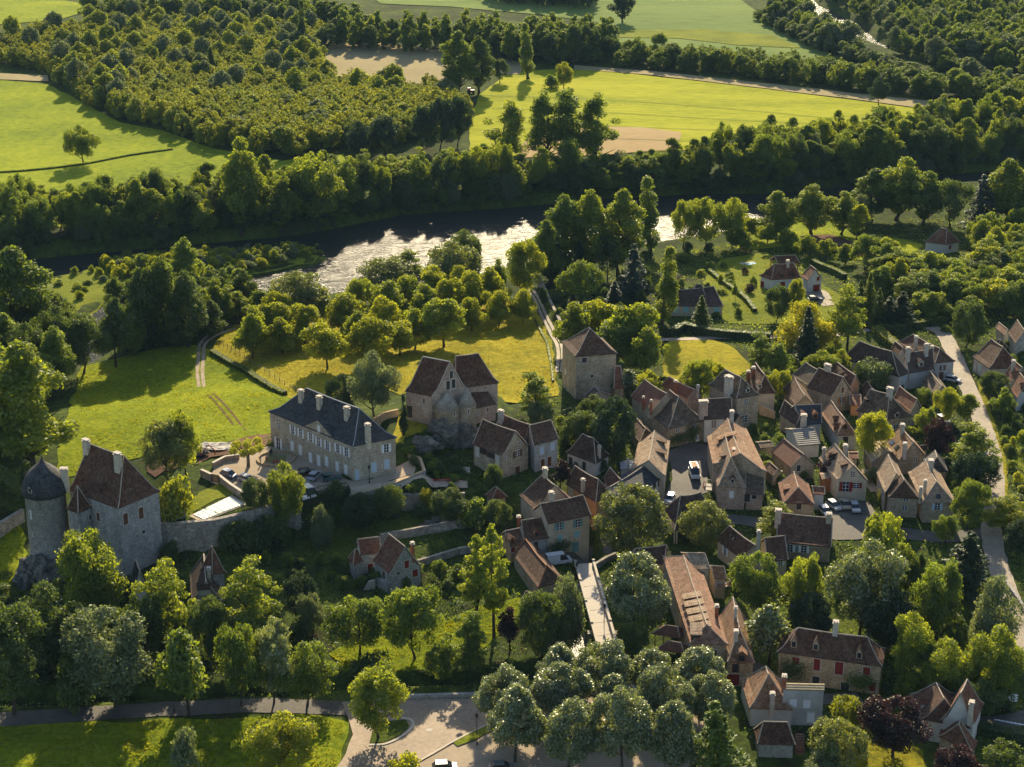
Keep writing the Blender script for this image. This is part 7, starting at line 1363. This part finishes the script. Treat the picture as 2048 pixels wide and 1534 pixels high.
# direction signs at the lower right junction
for i, (q, n, lb) in enumerate((((1868,1215), 1, 'triangular white sign at the side road junction'), ((1975,1190), 3, 'white arrow signs stacked on one post at the side road'))):
    p = G(*VP('R', q)); e = empty('road_sign', p, lb, 'sign'); MB().tube([(0, 0, -.2), (0, 0, 3.2)], .05, 6).build('post', 'zinc', e)
    for k in range(n):
        z = 2.9-.5*k; v = [(-.8, -.06, z-.2), (.6, -.06, z-.2), (.9, -.06, z), (.6, -.06, z+.2), (-.8, -.06, z+.2)] if n > 1 else [(-.6, -.06, 3.0), (0, -.06, 2.0), (.6, -.06, 3.0)]; m = len(v); v += [(x, y+.04, z_) for x, y, z_ in v]
        mesh('board', v, [tuple(range(m)), tuple(range(2*m-1, m-1, -1))]+[(i_, (i_+1) % m, m+(i_+1) % m, m+i_) for i_ in range(m)], 'shutter_white', e)
# traffic island kerb and planting
kb = spline([G(x, y).xy for x, y in ((738,1492), (770,1490), (803,1475), (825,1455), (822,1442), (800,1438))], 6); e = empty('traffic_island_kerb', (kb[0].x, kb[0].y, h1(*kb[0])), 'pale curved kerb round the traffic island tree', 'kerb')
for a, b in zip(kb, kb[1:]):
    d = b-a; c = (a+b)/2; MB().box((0, 0, .12), (d.length+.02, .5, .34), math.atan2(d.y, d.x)).build('kerb_stone', 'trim_stone', e, Vector((c.x, c.y, h1(c.x, c.y)))-e.location)
drape('island_bed', [(738,1490),(768,1487),(800,1473),(820,1455),(812,1442),(770,1445),(745,1465)], 'lawn_dark_mat', .3, sp=2, jit=.1); drape('square_verge', [(905,1485),(945,1462),(990,1450),(985,1462),(950,1482),(915,1494)], 'lawn_mat', .26, sp=2, jit=.1)
ribbon('square_kerb', [(800,1545),(860,1512),(940,1468),(1030,1428)], .35, 'trim_stone', .3)
# wire fence of the orchard
fp = spline([G(x, y).xy for x, y in ((440,690), (480,712), (530,745), (580,778), (640,800))], 5); e = empty('wire_fence', (fp[0].x, fp[0].y, h1(*fp[0])), 'post and wire fence along the golden orchard', 'fence'); wires = MB()
for i, q in enumerate(fp): MB().box((0, 0, .65), (.12, .12, 1.5)).build('post', 'wood', e, Vector((q.x, q.y, h1(q.x, q.y)))-e.location)
for z in (.5, .9, 1.25): wires.tube([Vector((q.x, q.y, h1(q.x, q.y)+z))-e.location for q in fp], .012, 3)
wires.build('wires', 'zinc', e)
# red flower bed and stairs in the rock garden
n = 700; p = G(*VP('4', (430,1375))); me = leafmesh('flower_bed', np.column_stack([RNG.uniform(-4, 4, n), RNG.uniform(-.5, .5, n), RNG.uniform(.1, .6, n)]), RNG.normal(size=(n, 3))+[0, 0, 1], np.full(n, .13), RNG.random(n)); me.materials[0] = MATS['flower_red']; tag(link('flower_bed', me, None, None, p), 'row of dark red flowers along the terrace path', 'flower bed')
a, b = at(*VP('4', (650,1260)), 8.6), at(*VP('4', (655,1440)), 6.6); e = empty('garden_stairs', b, 'stone stairs climbing beside the half-timbered house', 'stairs')
for k in range(12): q = b.lerp(a, k/11)-b; MB().box((q.x, q.y, q.z-.5), (1.6, .7, 1.1)).build('step', 'trim_stone', e)
a, b = at(*VP('R', (735,1330)), 3.4), at(*VP('R', (735,1440)), 2.1); e = empty('garage_stairs', b, 'brick-red stairs at the right of the hipped garage', 'stairs')
for k in range(8): q = b.lerp(a, k/7)-b; MB().box((q.x, q.y, q.z-.4), (1.5, .5, .9)).build('step', 'roof_red', e)

# road paint at the junctions
for k in range(7):
    p = G(*VP('R', (1890+24*k, 1253+4.5*k))); tag(MB().box((0, 0, 0), (.9, .35, .01), -.15).build('road_marking', 'shutter_white', None, (p.x, p.y, p.z+.24)), kind='structure')
p = G(858, 1462); tag(MB().lathe([(.01, .012), (.5, .012), (.55, 0)], 20).build('manhole_cover', 'trim_stone', None, (p.x, p.y, p.z+.19)), 'pale round manhole cover on the road junction', 'manhole')
HAZE = .000028
# ------------------------------------------------------------------ the air
hz = MB().box((0, 760, 82), (4200, 1800, 180)).build('haze', None); tag(hz, kind='stuff')
hm = bpy.data.materials.new('haze_air'); hm.use_nodes = True; hm.node_tree.nodes.clear(); MATS['haze_air'] = hm
ho = N(hm.node_tree, 'ShaderNodeOutputMaterial'); hv = N(hm.node_tree, 'ShaderNodeVolumePrincipled', Density=HAZE, Anisotropy=0.0); hv.inputs['Color'].default_value = (.42, .70, 1, 1)
hm.node_tree.links.new(hv.outputs[0], ho.inputs['Volume']); hz.data.materials.append(hm)
